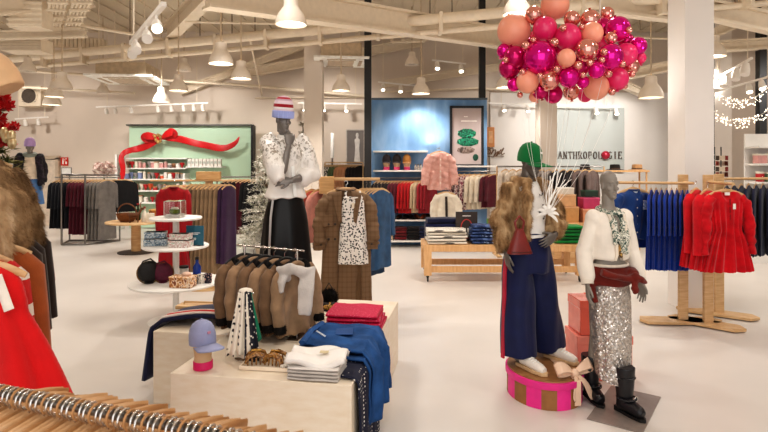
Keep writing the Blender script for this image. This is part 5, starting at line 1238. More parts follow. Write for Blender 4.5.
item('dark_bottle', 'dark green bottle on the round wooden table behind the reindeer', 'bottle', 138, .15, lambda t: (MB().lathe([(.045,0),(.05,.02),(.05,.18),(.018,.24),(.018,.31)], n=16).build('bottle_body', mat('#2c3a26', .2), t), MB().lathe([(.022,.31),(.022,.34)], n=12).build('cap', mat('#b3212a', .4), t)))

# ------------------------------------------------------------------ mint bay with the red bow
YM = 14.8
a = W(128, 127, YM); b = W(252, 168, YM); cx = (a.x+b.x)/2; hwid = (b.x-a.x)/2
MINT = wall_mat('#c4dfc3', 'mint')
t = thing('mint_display_wall', 'mint green wall panel with a black end frame above white shelves', 'display wall', (cx, YM, 0)); MB().box((0,.12,1.4), (2*hwid, .1, 2.74)).build('panel', MINT, t, False)
MB().box((hwid+.03,.02,1.4), (.06,.3,2.76)).build('frame', BLACK, t, False); MB().box((0,.05,2.79), (2*hwid+.04,.26,.04)).build('top_edge', mat('#4a4642', .5), t, False)
SHZ = []
for i, (py, pa, pb) in enumerate([(158.5,126,187),(168.5,122,186),(179.5,122,186),(191,122,186),(203,122,186),(167,186,222)]):
    p, q_ = W(pa, py, YM-.3), W(pb, py, YM-.3); z = p.z
    MB().box(((p.x+q_.x)/2-cx, -.13, z), (q_.x-p.x, .4, .035)).build('shelf', WHITE, t, False, .004); SHZ.append((z+.018, p.x, q_.x))
MB().box((W(120,0,YM-.1).x-cx, -.1, 1.0), (.05,.45,2.0)).build('side_panel', WHITE, t, False); MB().box((W(186.5,0,YM-.1).x-cx, -.1, .75), (.05,.4,1.5)).build('side_panel', WHITE, t, False)
rng = random.Random(11)
kinds = {}
def small(kind, m1, m2):
    t = thing(kind, 'x', 'x')
    if kind == 'gift_box': MB().box((0,0,.07), (.16,.14,.14)).build('box_body', m1, t, False, .004); MB().box((0,0,.15), (.17,.15,.03)).build('lid', m2, t, False); t['category'] = 'gift box'
    elif kind == 'candle_jar': MB().lathe([(.06,0),(.065,.01),(.065,.13),(.06,.14)], n=14).build('jar', m1, t); MB().lathe([(.066,.14),(.066,.17),(.01,.175)], n=14).build('lid', m2, t); t['category'] = 'candle'
    elif kind == 'round_tin': MB().lathe([(.08,0),(.085,.01),(.085,.08)], n=16).build('tin_body', m1, t); MB().lathe([(.088,.08),(.088,.11),(.02,.12)], n=16).build('lid', m2, t); t['category'] = 'tin'
    else: MB().lathe([(.02,0),(.035,.01),(.035,.05),(.09,.12),(.1,.17),(.09,.17),(.03,.06)], n=16).build('cup_body', m1, t); MB().tube([V(.09,0,.15), V(.13,0,.12), V(.08,0,.08)], .01, 6).build('handle', m2, t); t['category'] = 'cup'
    return t
PAL = {'red': '#b8262a', 'pink': '#d9a09a', 'cream': '#e6dccb', 'grey': '#9b948f', 'brown': '#7a5138', 'blue': '#8793b5', 'white': '#eee9e1', 'orange': '#cc5b34', 'green': '#6d8a68'}
SHN = ['topmost','upper','middle','lower','lowest']
rowspec = {1: ['brown','red','cream','pink','pink','grey','pink','cream','pink','pink','grey','brown','white','red'], 2: ['blue','blue','grey','blue','cream','grey','grey','red','orange','white','white','red','grey','grey'], 3: ['red','red','orange','cream','red','orange','red','grey','grey','cream','grey','brown','grey'], 4: ['brown','red','cream','white','red','red','orange','brown','cream','orange']}
cache = {}; seen_n = {}
for r, cols in rowspec.items():
    z, xa, xb = SHZ[r]; N = len(cols)
    for i, c_ in enumerate(cols):
        kind = rng.choice(['gift_box','candle_jar','round_tin','mug_cup'])
        key = (kind, c_)
        nm = {'gift_box':'gift box','candle_jar':'candle jar','round_tin':'round tin','mug_cup':'footed cup'}[kind]
        seen_n[(r, key)] = seen_n.get((r, key), -1)+1; j = seen_n[(r, key)]
        tot = None; l_ = f'small {c_} {nm} on the {SHN[r]} shelf below the mint panel'
        if j: l_ = f'{ordn(j)} small {c_} {nm} along the {SHN[r]} shelf below the mint panel'
        loc = (xa+.12+(xb-xa-.24)*i/(N-1), YM-.22+rng.uniform(-.04,.03), z+.001)
        if key not in cache:
            o = small(kind, mat(PAL[c_], .5, 0, .15), mat(rng.choice(['#e8dfd2','#b98d6a','#c9b8a8',PAL[c_]]), .5)); cache[key] = o; o.location = loc; o.scale = (.62, .8, 1); o['label'] = l_; o['group'] = 'small gifts on the mint shelves'
        else: dup(cache[key], loc, 0, l_, 'small gifts on the mint shelves', (rng.uniform(.55,.66),rng.uniform(.7,.9),rng.uniform(.8,1.2)))
z, xa, xb = SHZ[5]; o0 = None
for i in range(9):
    l_ = f'{ordn(i)} white carton along the short shelf beneath the mint panel'; loc = (xa+.08+.1*i, YM-.25, z+.001)
    if o0 is None:
        o0 = thing('white_carton', l_, 'carton', loc, 0, 'white cartons beneath the mint panel'); MB().box((0,0,.1), (.085,.1,.2)).build('box_body', mat('#e9e3da', .5), o0, False, .003); MB().box((0,-.051,.1), (.06,.004,.06)).build('label_patch', mat('#b9c0b4', .6), o0, False)
    else: dup(o0, loc, 0, l_, None)
# giant ribbon bow
t = thing('ribbon_bow', 'giant red ribbon bow draped across the top of the mint panel', 'bow', W(161, 139, YM-.12)); c = Vector(t.location)
RIB = mat('#c90f16', .42, 0, .12, 4, sheen=.2)
def rp_(pts, ws, nm, dY=0.0, wd=None):
    P_ = [W(x, y, YM-.14-dY-d_)-c for x, y, d_ in pts]; n_ = len(P_); dirs = []
    for i in range(n_):
        d = (P_[min(i+1,n_-1)]-P_[max(i-1,0)]).normalized(); w = Vector((-d.z, 0, d.x)); dirs.append((w+V(0,.25*math.sin(i*2.1),0)).normalized() if wd is None else wd)
    o = MB().strip(P_, [w*1.2*YM/F for w in ws], dirs, .02).build(nm, RIB, t, sub=2); return o
rp_([(161,138,.1),(154,137,.18),(146,135,.2),(142,138,.15),(145,141,.08),(153,140,.06),(161,139,.08)], [3,6,8,7,6,4,3], 'ribbon_loop', .05); rp_([(161,138,.1),(167,134,.18),(173,130.5,.2),(176,132.5,.14),(173,135,.08),(167,137,.06),(161,139,.08)], [3,6.5,8.5,8,7,4.5,3], 'ribbon_loop', .05)
rp_([(159,140,.06),(152,143,.1),(145,147,.07),(137,149,.03),(129,150.5,.2),(123,153,.3),(120.5,158,.3),(122.5,164,.34),(123.2,170,.31),(122,177,.31),(119.5,183,.34)], [4,6,6.5,6,5,5.5,5,5,5,5,5.5], 'ribbon_tail'); rp_([(163,138,.06),(171,138,.1),(179,138.5,.06),(189,141.5,.1),(198,144,.04),(208,145.5,.1),(217,148,.05),(225,148.5,.1),(232,145.5,.06),(237,142,.1),(239.5,136,.06)], [4,6,6.5,6,6,6,6.5,5.5,5,3.5,.8], 'ribbon_tail')
m = MB()
for i in range(9): m.ell(V(random.uniform(-.1,.1), -.22, random.uniform(-.1,.1)), .045, n=10, m=8)
m.build('bell', mat('#c9a56a', .3, .8, .1), t); MB().ell((0,-.14,.02), (.09,.08,.1)).build('ribbon_knot', RIB, t)

# ------------------------------------------------------------------ frosted Christmas trees
def needle_tree(label, x, y, h, r, cols, n, seed, name='frosted_christmas_tree', trunkz=.25):
    t = thing(name, label, 'Christmas tree', (x, y, 0)); rng = random.Random(seed)
    MB().tube([V(0,0,.02), V(0,0,h*.95)], [.05,.012], 8).build('trunk', mat('#5f4a38', .9), t); MB().lathe([(.18,0),(.2,.12),(.19,.13),(.05,.14)], n=20).build('base', mat('#c9b8a0', .8), t)
    m = MB()
    for i in range(n):
        f = (rng.random())**1.25; z = trunkz+(h-trunkz)*f; R0 = r*(1-f)**.85+.03; a_ = rng.uniform(0, 2*PI); L = R0*rng.uniform(.75, 1.05); d = V(math.cos(a_), math.sin(a_), -.12)
        p0 = V(0,0,z); N = max(4, int(L/.05))
        for k in range(1, N+1):
            q = p0+d*(L*k/N); ln = .085
            for s in range(5):
                e = V(rng.uniform(-1,1), rng.uniform(-1,1), rng.uniform(-.6,.9))+d*.8; e = e.normalized()*ln; s_ = e.cross(V(rng.uniform(-1,1),rng.uniform(-1,1),1)).normalized()*.012
                m.add([q-s_, q+s_, q+e], [(0,1,2)])
    m.build('branches', patches(cols, 7), t, False); return t
needle_tree('white flocked Christmas tree just behind the satin skirt of the beanie mannequin', W(266,0,10.7).x, 10.7, 2.3, .58, ['#d8d3c8','#efeae2','#a9a894','#e6e0d6','#8f9079'], 300, 3)
needle_tree('taller white flocked Christmas tree whose tip shows over the white blouse', W(303,0,12.9).x, 12.9, 2.8, .62, ['#e2dcd2','#f2ede6','#b9b5a6','#ece6dd'], 150, 8)
# ------------------------------------------------------------------ blue wall bay
YW = 12.0
a = W(371.5, 100, YW); b = W(487, 190, YW); cx = (a.x+b.x)/2; hwid = (b.x-a.x)/2; zt = a.z
t_ = NT('blue_wash'); v = t_.coords((1,1,.35)); f_ = t_.noise(v, 3.2, 6)
t_.l(t_.ramp(f_, [(.25, lin('#5f86b2')), (.5, lin('#769cc4')), (.75, lin('#9ab8d6'))]), t_.b.inputs['Base Color']); t_.b.inputs['Roughness'].default_value = .75
t = thing('blue_display_wall', 'washed blue wall bay with white shelves behind the low wooden table', 'display wall', (cx, YW, 0)); BAY = t
MB().box((0,.05,zt/2), (2*hwid,.1,zt)).build('panel', t_.m, t, False); MB().box((0,.02,zt+.02), (2*hwid,.18,.04)).build('top_edge', mat('#54616b', .5), t, False)
SB = {}
for nm, py, pa, pb, dd in [('a',151.5,373,428,.3),('b',171,373,432,.36),('c',220.5,373,436,.42),('d',241.5,373,432,.46),('e',166.5,431,500,.3)]:
    Yf = YW-dd; p, q = W(pa, py, Yf), W(pb, py, Yf); MB().box(((p.x+q.x)/2-cx, -dd/2, p.z), (q.x-p.x, dd, .035)).build('shelf', WHITE, t, False, .004); SB[nm] = (p.z+.018, p.x, q.x, Yf)
for pa, pb, py in ((374,434,178),(436,498,171.5)):
    p, q = W(pa, py, YW-.3), W(pb, py, YW-.3); MB().tube([(p.x-cx,-.3,p.z), (q.x-cx,-.3,p.z)], .013).build('rail', CHROMED, t)
    for x in (p.x+.03, q.x-.03): MB().tube([(x-cx,0,p.z), (x-cx,-.3,p.z)], .01).build('bracket', CHROMED, t)
SB['r1'] = W(374,178,YW-.3).z+.018; SB['r2'] = W(436,171.5,YW-.3).z+.018
# framed poster
p, q = W(451, 107, YW-.06), W(482.5, 165.5, YW-.06); w_, h_ = q.x-p.x, p.z-q.z
t = thing('framed_poster', 'tall black framed poster with stacked green gem shapes on the blue wall bay', 'poster', ((p.x+q.x)/2, YW-.04, (p.z+q.z)/2)); m = MB()
for x, z, dx, dz in [(0,h_/2,w_,.05),(0,-h_/2,w_,.05),(w_/2,0,.05,h_+.05),(-w_/2,0,.05,h_+.05)]: m.box((x,-.02,z), (dx,.05,dz))
m.build('frame', mat('#15181c', .5), t, False)
pr = MB().box((0,-.012,0), (w_-.04,.02,h_-.04)).build('print', mat('#b9a9a6', .6, 0, .05, 2), t, False)
m = MB(); m.box((.05,-.025,h_*.26), (w_*.5,.004,.022)); m.box((-.02,-.025,h_*.335), (w_*.12,.004,.016)); m.build('lettering', mat('#f1ebe6', .6), pr, False)
GR = patches(['#0f5a44','#1f8a66','#0a3d30','#3aa981'], 12, .3)
for nm, x, z, w2, h2 in [('top_gem',0,.06,.42,.22),('middle_gem',.02,-.12,.5,.2),('lower_gem',-.02,-.30,.4,.16)]:
    n_ = 8; m = MB().loft([[V(x+w2/2*s_*math.cos(2*PI*k/n_+.3), y_, z-.0+h2/2*s_*math.sin(2*PI*k/n_+.3)) for k in range(n_)] for s_, y_ in ((1,-.022),(1,-.026),(.55,-.034))]); m.build(nm, GR if nm != 'lower_gem' else patches(['#6d5a52','#8f7d74','#4c3f3a'], 12, .5), pr, False)
MB().ell((.19,-.03,-.46), (.06,.01,.075), n=12).build('green_stone', mat('#164a37', .3), pr)
# caps on head forms
for i, (px, c_) in enumerate([(384.5,'#2a2226'),(394.5,'#241c1c'),(405.5,'#a9743a')]):
    px = 386.5+10.2*i; z, xa, xb, Yf = SB['b']; t = thing('cap_display', ['dark cap on a head form, nearest the black column on the blue bay shelf','dark cap on the middle head form of the blue bay shelf','tan cap on a head form on the blue bay shelf'][i], 'cap', ((px-384)/F*(YW-.2), YW-.2, z+.001), -.1, 'caps on the blue bay shelf'); t.scale = (.92,)*3
    MB().lathe([(.075,0),(.075,.07),(.07,.075)], n=18).build('base', mat('#e0447a', .5), t); MB().lathe([(.07,.075),(.068,.09),(.085,.14),(.1,.2),(.09,.26),(.04,.3)], n=20).build('head_form', mat('#d2b08a', .7), t); cap(t, V(0,0,.222), Matrix.Identity(3), fabric(c_), 1.18, None, .08)
for i in range(6):
    z, xa, xb, Yf = SB['b']; X = (415.5-384+i*2.7)/F*(YW-.15); l_ = f'{ordn(i)} small pale trinket jar beside the caps on the blue bay shelf'
    if i == 0: tj0 = thing('trinket_jar', l_, 'jar', (X, YW-.15, z+.001), 0, 'trinket jars on the blue bay'); MB().lathe([(.022,0),(.028,.02),(.026,.07),(.014,.1)], n=14).build('jar', mat('#c9bfb8', .3), tj0); MB().lathe([(.016,.1),(.016,.125)], n=10).build('lid', mat('#9a8c84', .3, .6), tj0)
    else: dup(tj0, (X, YW-.15, z+.001), 0, l_, None)
# clothes under the caps
def short(c_, base, L=.66, sl=.5, m_=None, cat='jumper', w=.4): return proto('knitted_jumper' if cat == 'jumper' else cat, base, cat, lambda t: garment(t, m_ or fabric(c_), w, L, w+.06, .12, sl, sr=.06), hw=.36)
kb, km, kr, kc, ks = short('#1f1719','black jumper'), short('#641d2b','burgundy jumper'), short('#c01a22','red jumper'), short('#d8c2a2','cream jumper'), short('#b5323e','rose red jumper')
rack_row([(kb,5),(km,3),(kr,4),(kc,2),(ks,3)], (W(377,0,YW-.3).x, YW-.3, SB['r1']), (W(432,0,YW-.3).x, YW-.3, SB['r1']), .95, lab('on the rail under the caps'), '', 'jumpers on the rail under the caps', .08)
PAT = patches(['#e6d6cc','#6a1f38','#d8c0b8','#7d2a44'], 13)
kp = short('', 'burgundy patterned jumper', .74, .5, PAT); kc2 = short('#e2d5c0', 'cream knitted jumper', .72, .52); kd = short('#5c1f2c', 'dark red jumper', .68, .5)
rack_row([(kp,3),(kc2,3),(kd,2)], (W(457,0,YW-.3).x, YW-.3, SB['r2']), (W(497,0,YW-.3).x, YW-.3, SB['r2']), .55, lab('on the rail beneath the framed poster'), '', 'jumpers on the rail under the poster', .08)
# two faced-out knits
YP = 11.35
pc = thing('pink_cardigan', 'pale pink textured cardigan faced out beside the framed poster', 'cardigan', W(439.5, 147.5, YP), .08); PKM = dots('#dfa79c', '#f0cfc6', 60, .3)
q = MB(); q.loft(cloth_rings(.42, .78, .5, .14, .17, None, .4, 5, .01, 48, 2), True)
for s in (-1, 1): q.tube([V(s*.17,0,-.16), V(s*.25,-.01,-.3), V(s*.3,-.02,-.55), V(s*.31,-.03,-.78)], [.075,.085,.09,.08], 14)
me = fuse(q, .013, 3); folds(me, .008, 30, 30, 14, 1); put('body', me, PKM, pc); MB().box((0,-.09,-.5), (.035,.02,.72)).build('button_band', mat('#e8bdb2', .8), pc, False, .004); hanger(pc, .4)
for k in range(5): MB().ell((0,-.105,-.25-.12*k), (.014,.008,.014), n=8, m=6).build('button', mat('#f3e6da', .4), pc)
MB().tube([(0,.0,.0), (0,YW-.1-YP,.0)], .01).build('bracket', CHROMED, BAY).location = (pc.location.x-cx, YP-YW+.0, pc.location.z-.012)
cc = thing('cream_cardigan', 'cream cardigan faced out below the pink one', 'cardigan', W(446, 188, YP-.1), -.05)
q = MB(); q.loft(cloth_rings(.40, .74, .46, .13, .16, None, .4, 5, .01, 48, 5), True)
for s in (-1, 1): q.tube([V(s*.16,0,-.16), V(s*.24,-.01,-.3), V(s*.265,-.02,-.5), V(s*.27,-.03,-.7)], [.07,.075,.07,.06], 14)
me = fuse(q, .013, 3); folds(me, .006, 30, 30, 14, 4); put('body', me, fabric('#e6dccb', var=.08), cc); MB().strip([V(0,-.075,-.17), V(.005,-.082,-.4), V(.01,-.085,-.8)], .05, V(1,0,0), .02).build('dark_lining', fabric('#3b322e'), cc); hanger(cc, .38)
MB().tube([(0,.0,.0), (0,YW-.1-YP+.1,.0)], .01).build('bracket', CHROMED, BAY).location = (cc.location.x-cx, YP-.1-YW, cc.location.z-.012)
# shoes and folded knits on the lower shelves
z, xa, xb, Yf = SB['c']
def lowshoe(t, m_):
    q = MB().tube([V(0,.1,.05), V(0,.04,.06), V(0,-.06,.045), V(0,-.13,.03)], [.04,.045,.042,.024], 12, flat=.85); q.build('upper', m_, t); MB().box((0,-.01,.008), (.075,.25,.016)).build('sole', BLACK, t, False, .004)
cols = ['#3a2a22','#1d1818','#1a1717','#6b3a24','#8a4a2c','#24201f','#5e2230']
for i in range(7):
    t = thing('ankle_shoe', f'{ordn(i)} shoe along the shelf below the hanging jumpers', 'shoe', (xa+.55+.13*i, YW-.25, z+.001), random.uniform(-.5,.5), 'shoes on the blue bay shelf'); lowshoe(t, mat(cols[i], .5))
z, xa, xb, Yf = SB['d']; fs = [(387,'#d9bfa0','#cbb093','tan'),(400.5,'#6b1b22','#581419','maroon'),(413,'#1f1a1c','#191516','black'),(425,'#262c4a','#1e2440','navy')]
for k, (px, c1, c2, nm) in enumerate(fs):
    for i in range(4):
        folded(f'{["bottom","second","third","topmost"][i]} {nm} folded knit in its pile on the lowest shelf of the blue bay', 'folded_knit', 'knit', ((px-384)/F*(YW-.25), YW-.25, z+.001+.068*i), .03*(i % 2), (.25,.28,.066), fabric(c1 if i % 2 == 0 else c2), 'folded knits on the blue bay', .004, i+k)

# ------------------------------------------------------------------ low wooden table with folded piles
Yf = 8.2; xl = (424-384)/F*Yf; xr = 3.0; zt = .56; dep = .75; cxT = (xl+xr)/2; cyT = Yf+dep/2
t = thing('low_wooden_table', 'long low wooden table on black castors behind the fur-jacketed mannequin', 'table', (cxT, cyT, 0)); hx = (xr-xl)/2; OAK = wood('#e0b482', '#d19f6b', (6,1,1))
MB().box((0,0,zt-.05), (2*hx,dep,.1)).build('table_top', OAK, t, False, .006)
for sx in (-1, 1):
    for sy in (-1, 1):
        l_ = MB().box((sx*(hx-.06), sy*(dep/2-.06), (zt-.1+.1)/2), (.11,.11,zt-.2)).build('leg', OAK, t, False, .004)
        MB().lathe([(.035,-.012),(.04,-.006),(.04,.006),(.035,.012)], (sx*(hx-.06), sy*(dep/2-.06), .042), 14, R=Matrix.Rotation(PI/2, 3, 'Y')).build('caster', BLACK, l_); MB().box((sx*(hx-.06), sy*(dep/2-.06), .085), (.04,.04,.03)).build('caster_fork', BLACK, l_, False)
for sy in (-1, 1): MB().box((0, sy*(dep/2-.06), .19), (2*hx-.2,.05,.09)).build('stretcher', OAK, t, False, .004)
def pile(px, Y, n, d, mats, nm, place, grp, cat='jumper', z0=zt, jit=.02, name='folded_jumper'):
    x = (px-384)/F*Y
    for i in range(n):
        w_ = ['bottom','second','third','fourth','fifth','sixth','seventh','eighth'][i] if i < n-1 else 'topmost'
        folded(f'{w_} {nm} up the pile {place}', name, cat, (x+random.uniform(-jit,jit), Y+random.uniform(-jit,jit), z0+.002+(d[2]+.004)*i), random.uniform(-.06,.06), d, mats[i % len(mats)], grp, .005, i)
STR = bands(['#e9e1d3','#e9e1d3','#e9e1d3','#e9e1d3','#3b3a3c'], 'Y', .045)
pile(446, 8.42, 5, (.58,.36,.042), [STR, bands(['#e2d9ca','#e2d9ca','#e2d9ca','#454044'], 'Y', .05)], 'cream striped jumper', 'at the near end of the low table', 'cream striped jumpers')
pile(441, 8.80, 4, (.50,.28,.085), [fabric('#1b2145'), fabric('#151a38')], 'navy jumper', 'behind the cream striped ones', 'navy jumpers')
pile(482, 8.42, 6, (.34,.30,.045), [patches(['#22355f','#3c5486','#16244a','#8ea3c4'], 16), patches(['#1b2c54','#2d4474','#5b74a6'], 18)], 'blue denim garment', 'next to the dark sign', 'folded denim on the low table', 'denim', name='folded_denim')
pile(566, 8.5, 5, (.42,.34,.05), [fabric('#0c7d36'), fabric('#0a6a2d')], 'green jumper', 'between the two mannequins', 'green jumpers')
pile(488, 8.85, 3, (.24,.22,.06), [fabric('#b01522'), fabric('#c2202c')], 'red jumper', 'behind the denim pile', 'red jumpers on the low table')
p = W(466.5, 221, 8.62); t = thing('sign_board', 'dark brown sign with an arched white drawing standing on the low table', 'sign', (p.x, 8.62, zt+.001), .0); h_ = .46; w_ = .34
MB().box((0,0,h_/2), (w_,.015,h_)).build('board', mat('#3d322d', .5), t, False, .002)
m = MB(); m.box((0,-.01,h_*.86), (.13,.004,.014))
for x in (-.07,-.025,.025): m.box((x,-.01,.14), (.026,.004,.13))
m.build('lettering', mat('#e9e2da', .6), t, False)
m = MB().tube([V(.09*math.cos(x_), -.012, .2+.14*math.sin(x_)) for x_ in [i*PI/12 for i in range(13)]], .008, 6); m.tube([V(-.09,-.012,.2), V(-.09,-.012,.05), V(.09,-.012,.05), V(.09,-.012,.2)], .008, 6); m.build('arch', mat('#c8473f', .6), t)
t = thing('green_gift_bag', 'green paper gift bag standing beside the red jumpers', 'gift bag', W(487.5, 222, 8.7)); t.location.z = zt+.001; t.location.y = 8.7; MB().box((.05,0,.17), (.12,.09,.34)).build('bag_body', mat('#58a04a', .6), t, False, .004); MB().tube([V(.02,0,.34), V(.05,0,.42), V(.08,0,.34)], .006, 6).build('handle', mat('#e4e0d0', .6), t)

# ------------------------------------------------------------------ balloon cluster
YBL = 4.45
t = thing('balloon_cluster', 'cluster of pink, peach and metallic magenta balloons hanging above the fur-jacketed mannequin', 'balloons', W(570, 50, YBL)); c = Vector(t.location)
MAG = mat('#e0188f', .12, .7, .1, 6); HOT = mat('#e62a6c', .3, 0, .05, spec=.6); PEA = mat('#f6a58a', .35, 0, .04, spec=.5); RSG = mat('#e8a196', .1, .85, .05); DKP = mat('#c8146a', .15, .6, .1)
bl = [(514,31,16.5,PEA,0),(534,15,8.7,RSG,.1),(555,5,14,PEA,.0),(545,29,12,HOT,.15),(568,37,13,HOT,.2),(540,58,16.3,MAG,.25),(566.5,58,9,PEA,.42),(587,50,11.5,RSG,.32),(592,33.5,11,PEA,.22),(590,20,10,RSG,.1),(572,19,8,RSG,.12),
      (618,29,12.2,MAG,.1),(611,38,6,RSG,.25),(638,46,8.7,MAG,.05),(610,57,13,MAG,.25),(626,54.5,11,HOT,.12),(596.5,70,8.3,MAG,.38),(617,79,11.2,HOT,.1),(596,87,12.6,PEA,.1),(569,77,10.4,MAG,.35),(549.5,80,9.7,RSG,.3),(527.6,82,11,PEA,.2),
      (515,57,11,DKP,.1),(504,51,7.2,MAG,0),(509.5,68,10.6,DKP,.05),(514,84.5,6.8,MAG,.08),(553,94,9.4,DKP,.1),(540,91,8,DKP,.15),(583,82,6.2,MAG,.33),(526,66,9,DKP,.05),(528,48,10,DKP,-.05),(556,46,9,DKP,.0),(580,66,10,DKP,.05),(600,46,10,HOT,-.05),(578,49,9,MAG,.1),(630,66,9,RSG,-.02),(585,95,7,HOT,-.1),(603,27,9,DKP,-.05),(571,92,8,RSG,.0),(626,41,8,DKP,-.1),(538,38,9,HOT,-.15),(560,68,9,HOT,.1),(603,71,9,HOT,.0),(520,44,9,MAG,-.1),(547,16,8,PEA,-.15),(534,97,5,PEA,.1),(617,64,8,DKP,.05),(640,58,6,HOT,-.05),(607,14,7,RSG,-.1)]
for px, py, r, m_, dy in bl:
    Y = YBL-dy; p = W(px, py, Y)-c; rr = r/F*Y; q = MB().ell(p, (rr,rr,rr*1.04), n=24, m=16); o = q.build('balloon', m_, t)
    dl = Vector((random.uniform(-.5,.5), -.2, random.choice((-1,1)))).normalized(); MB().lathe([(.004,.0),(.012,.012),(.016,.014)], p+dl*rr*1.0, 8, R=dl.to_track_quat('Z','Y').to_matrix()).build('knot', m_, o)
sm = [(526,45.5,4.2,.3),(554.5,42.5,4.6,.33),(578,65.5,4.5,.42),(608.7,74,3.6,.36),(622.5,64,3.4,.3),(571,90,5.2,.25),(563,28,3.6,.3),(533.5,40,3,.3),(604,52,3.6,.4),(557,69,3.6,.42),(629,30,3.4,.2),(523,72,3.6,.25),(540,76,3.4,.38),(590,63,3.4,.42),(582,27,3.2,.25),(612,92,3.6,.15),(632,74,3.6,.1),(506,60,3,.15),(602,60,3.2,.42),(520,95,3,.1),(583,75,3,.42),(625,86,3,.12)]
for px, py, r, dy in sm:
    Y = YBL-dy; p = W(px, py, Y)-c; MB().ell(p, r/F*Y, n=16, m=12).build('bauble', RSG, t)
RBW = mat('#f4efe8', .5, 0, 0)
hand_p = W(547, 214, 4.12)-c
m = MB()
for i, (px, py, dy) in enumerate([(514,45,0),(527,92,.2),(540,98,.15),(553,102,.1),(569,86,.3),(571,98,.0),(583,88,.3),(596,99,.1),(602,80,.3),(617,90,.1),(549,89,.3),(535,70,.2)]):
    p = W(px, py, YBL-dy)-c; q = hand_p+V(random.uniform(-.015,.015), 0, random.uniform(-.015,.015)); mid = p.lerp(q, .55)+V((px-560)/F*.9, random.uniform(-.05,.05), -.12)
    pts = [p*(1-u)**2+mid*(2*u*(1-u))+q*u*u for u in [k/10 for k in range(11)]]; MB().tube(pts, .0013, 5).build('ribbon', RBW, t)
for i in range(9):   # broad curling ribbon ends gathered in the hand
    x1 = -.02+.045*i*1.0; p = hand_p+V(x1*.5+.04, .02+.01*i, .36-.025*abs(i-3)+.03*math.sin(i*5)); mid = hand_p+V(x1*.2+.02*math.sin(i*2), -.01, .17)
    pts = [p*(1-u)**2+mid*(2*u*(1-u))+hand_p*u*u+V(.008*math.sin(u*8+i),0,0) for u in [k/8 for k in range(9)]]; MB().strip(pts, .007, V(1,.3*math.sin(i),0), .002).build('ribbon', RBW, t)
bw = MB()
for i in range(7):
    a_ = -.5+i*.62; d = V(math.cos(a_), -.25, math.sin(a_)); MB().strip([hand_p, hand_p+d*.035+V(0,-.03,.01), hand_p+d*.07, hand_p+d*.09+V(0,.01,-.02)], [.01,.03,.032,.012], V(-math.sin(a_),.3,math.cos(a_)), .003).build('ribbon_loop', RBW, t, sub=1)
for px in (545, 600): p = W(px, 20, YBL)-c; MB().tube([p, (p.x, p.y, ZC-c.z-.03)], .003, 6).build('hanging_cord', RBW, t)

# ------------------------------------------------------------------ left edge: fur jackets, red dress, tree
rA, rB = V(-2.03, 2.45, 0), V(-2.36, 3.35, 0); t = thing('clothes_rail', 'tall rail at the photo edge carrying fur jackets above and dresses below', 'clothes rail', (rA.x, rA.y, 0)); d_ = rB-rA
for z in (1.895,): MB().tube([(0,0,z), (d_.x,d_.y,z)], .014).build('rail', CHROMED, t)
MB().tube([(0,0,1.895), (0,0,.02)], .016).build('post', CHROMED, t); MB().tube([(d_.x,d_.y,1.895), (d_.x,d_.y,.02)], .016).build('post', CHROMED, t); MB().box((d_.x/2,d_.y/2,.015), (.4,1.1,.03), .4).build('base', CHROMED, t, False)
FC = [furmat('#8a6f52','#c4a682','#e2ccae', 7), furmat('#6d543c','#a28462','#c8ac88', 8), furmat('#4c3828','#806548','#ab8f6c', 8)]
for i, (px, Y, rz) in enumerate([(-68,2.55,.15),(-43,2.88,.22),(-26,3.2,.3)]):
    x = (px-384)/F*Y; t = thing('fur_jacket', ['shaggy tan fur jacket, nearest the viewer on the tall rail','lighter shaggy fur jacket in the middle of the tall rail','darker brown fur jacket, farthest along the tall rail'][i], 'jacket', (x, Y, 1.91), rz, 'fur jackets on the tall rail')
    q = MB(); q.loft(cloth_rings(.42, .78, .52, .18, .22, None, .4, 4, .012, 40, i), True)
    for s in (-1, 1): q.tube([V(s*.16,0,-.17), V(s*.24,-.01,-.30), V(s*.275,-.04,-.55), V(s*.28,-.08,-.86)], [.078,.088,.088,.08], 16)
    q.tube([V(.12*math.cos(x_), -.03-.09*math.sin(x_), -.12-.04*max(0, math.sin(x_))) for x_ in [-.4+j*(PI+.8)/10 for j in range(11)]], .045, 12); q.tube([V(-.05,-.12,-.16), V(-.03,-.13,-.4), V(-.02,-.14,-.88)], .045, 12); q.tube([V(.05,-.12,-.16), V(.04,-.13,-.4), V(.03,-.14,-.88)], .045, 12)
    me = fuse(q, .012, 2); folds(me, .008, 20, 20, 14, i); put('body', furry(me, 24000, .03, .0032, 1.3, i), FC[i], t, smooth=False); hanger(t, .38)
t = thing('clothes_rail', 'lower rail in the near corner carrying the red dress', 'clothes rail', (-1.56, 1.98, 0)); e_ = V(-.5, 1.1, 0)
MB().tube([(0,0,1.485), (e_.x,e_.y,1.485)], .012).build('rail', CHROMED, t); MB().tube([(-.25,-.02,1.485), (-.25,-.02,.02)], .015).build('post', CHROMED, t); MB().tube([(-.25,-.02,1.485), (0,0,1.485)], .012).build('arm', CHROMED, t); MB().tube([(e_.x,e_.y,1.5), (e_.x,e_.y,.02)], .015).build('post', CHROMED, t); MB().box((-.1,.35,.008), (.3,.7,.016), .45).build('base', CHROMED, t, False)
RV = mat('#d30a10', .75, 0, .1, 5, .2, 150, 'rv', .3, .2)
t = thing('red_flared_dress', 'vivid red flared dress filling the near corner beside the hangers', 'dress', (-1.57, 2.12, 1.50), .1)
q = MB(); q.loft(cloth_rings(.34, 1.0, 1.0, .12, .34, .36, .14, 7, .03, 72, 4, neck=.12), True); me = fuse(q, .012, 3); put('body', me, RV, t); hanger(t, .36, wood('#d9b083', '#c2935f'))
MB().tube([V(.10,-.05,-.13), V(.15,-.06,-.26)], .02, 8, flat=.5).build('strap', fabric('#e9ded2'), t)
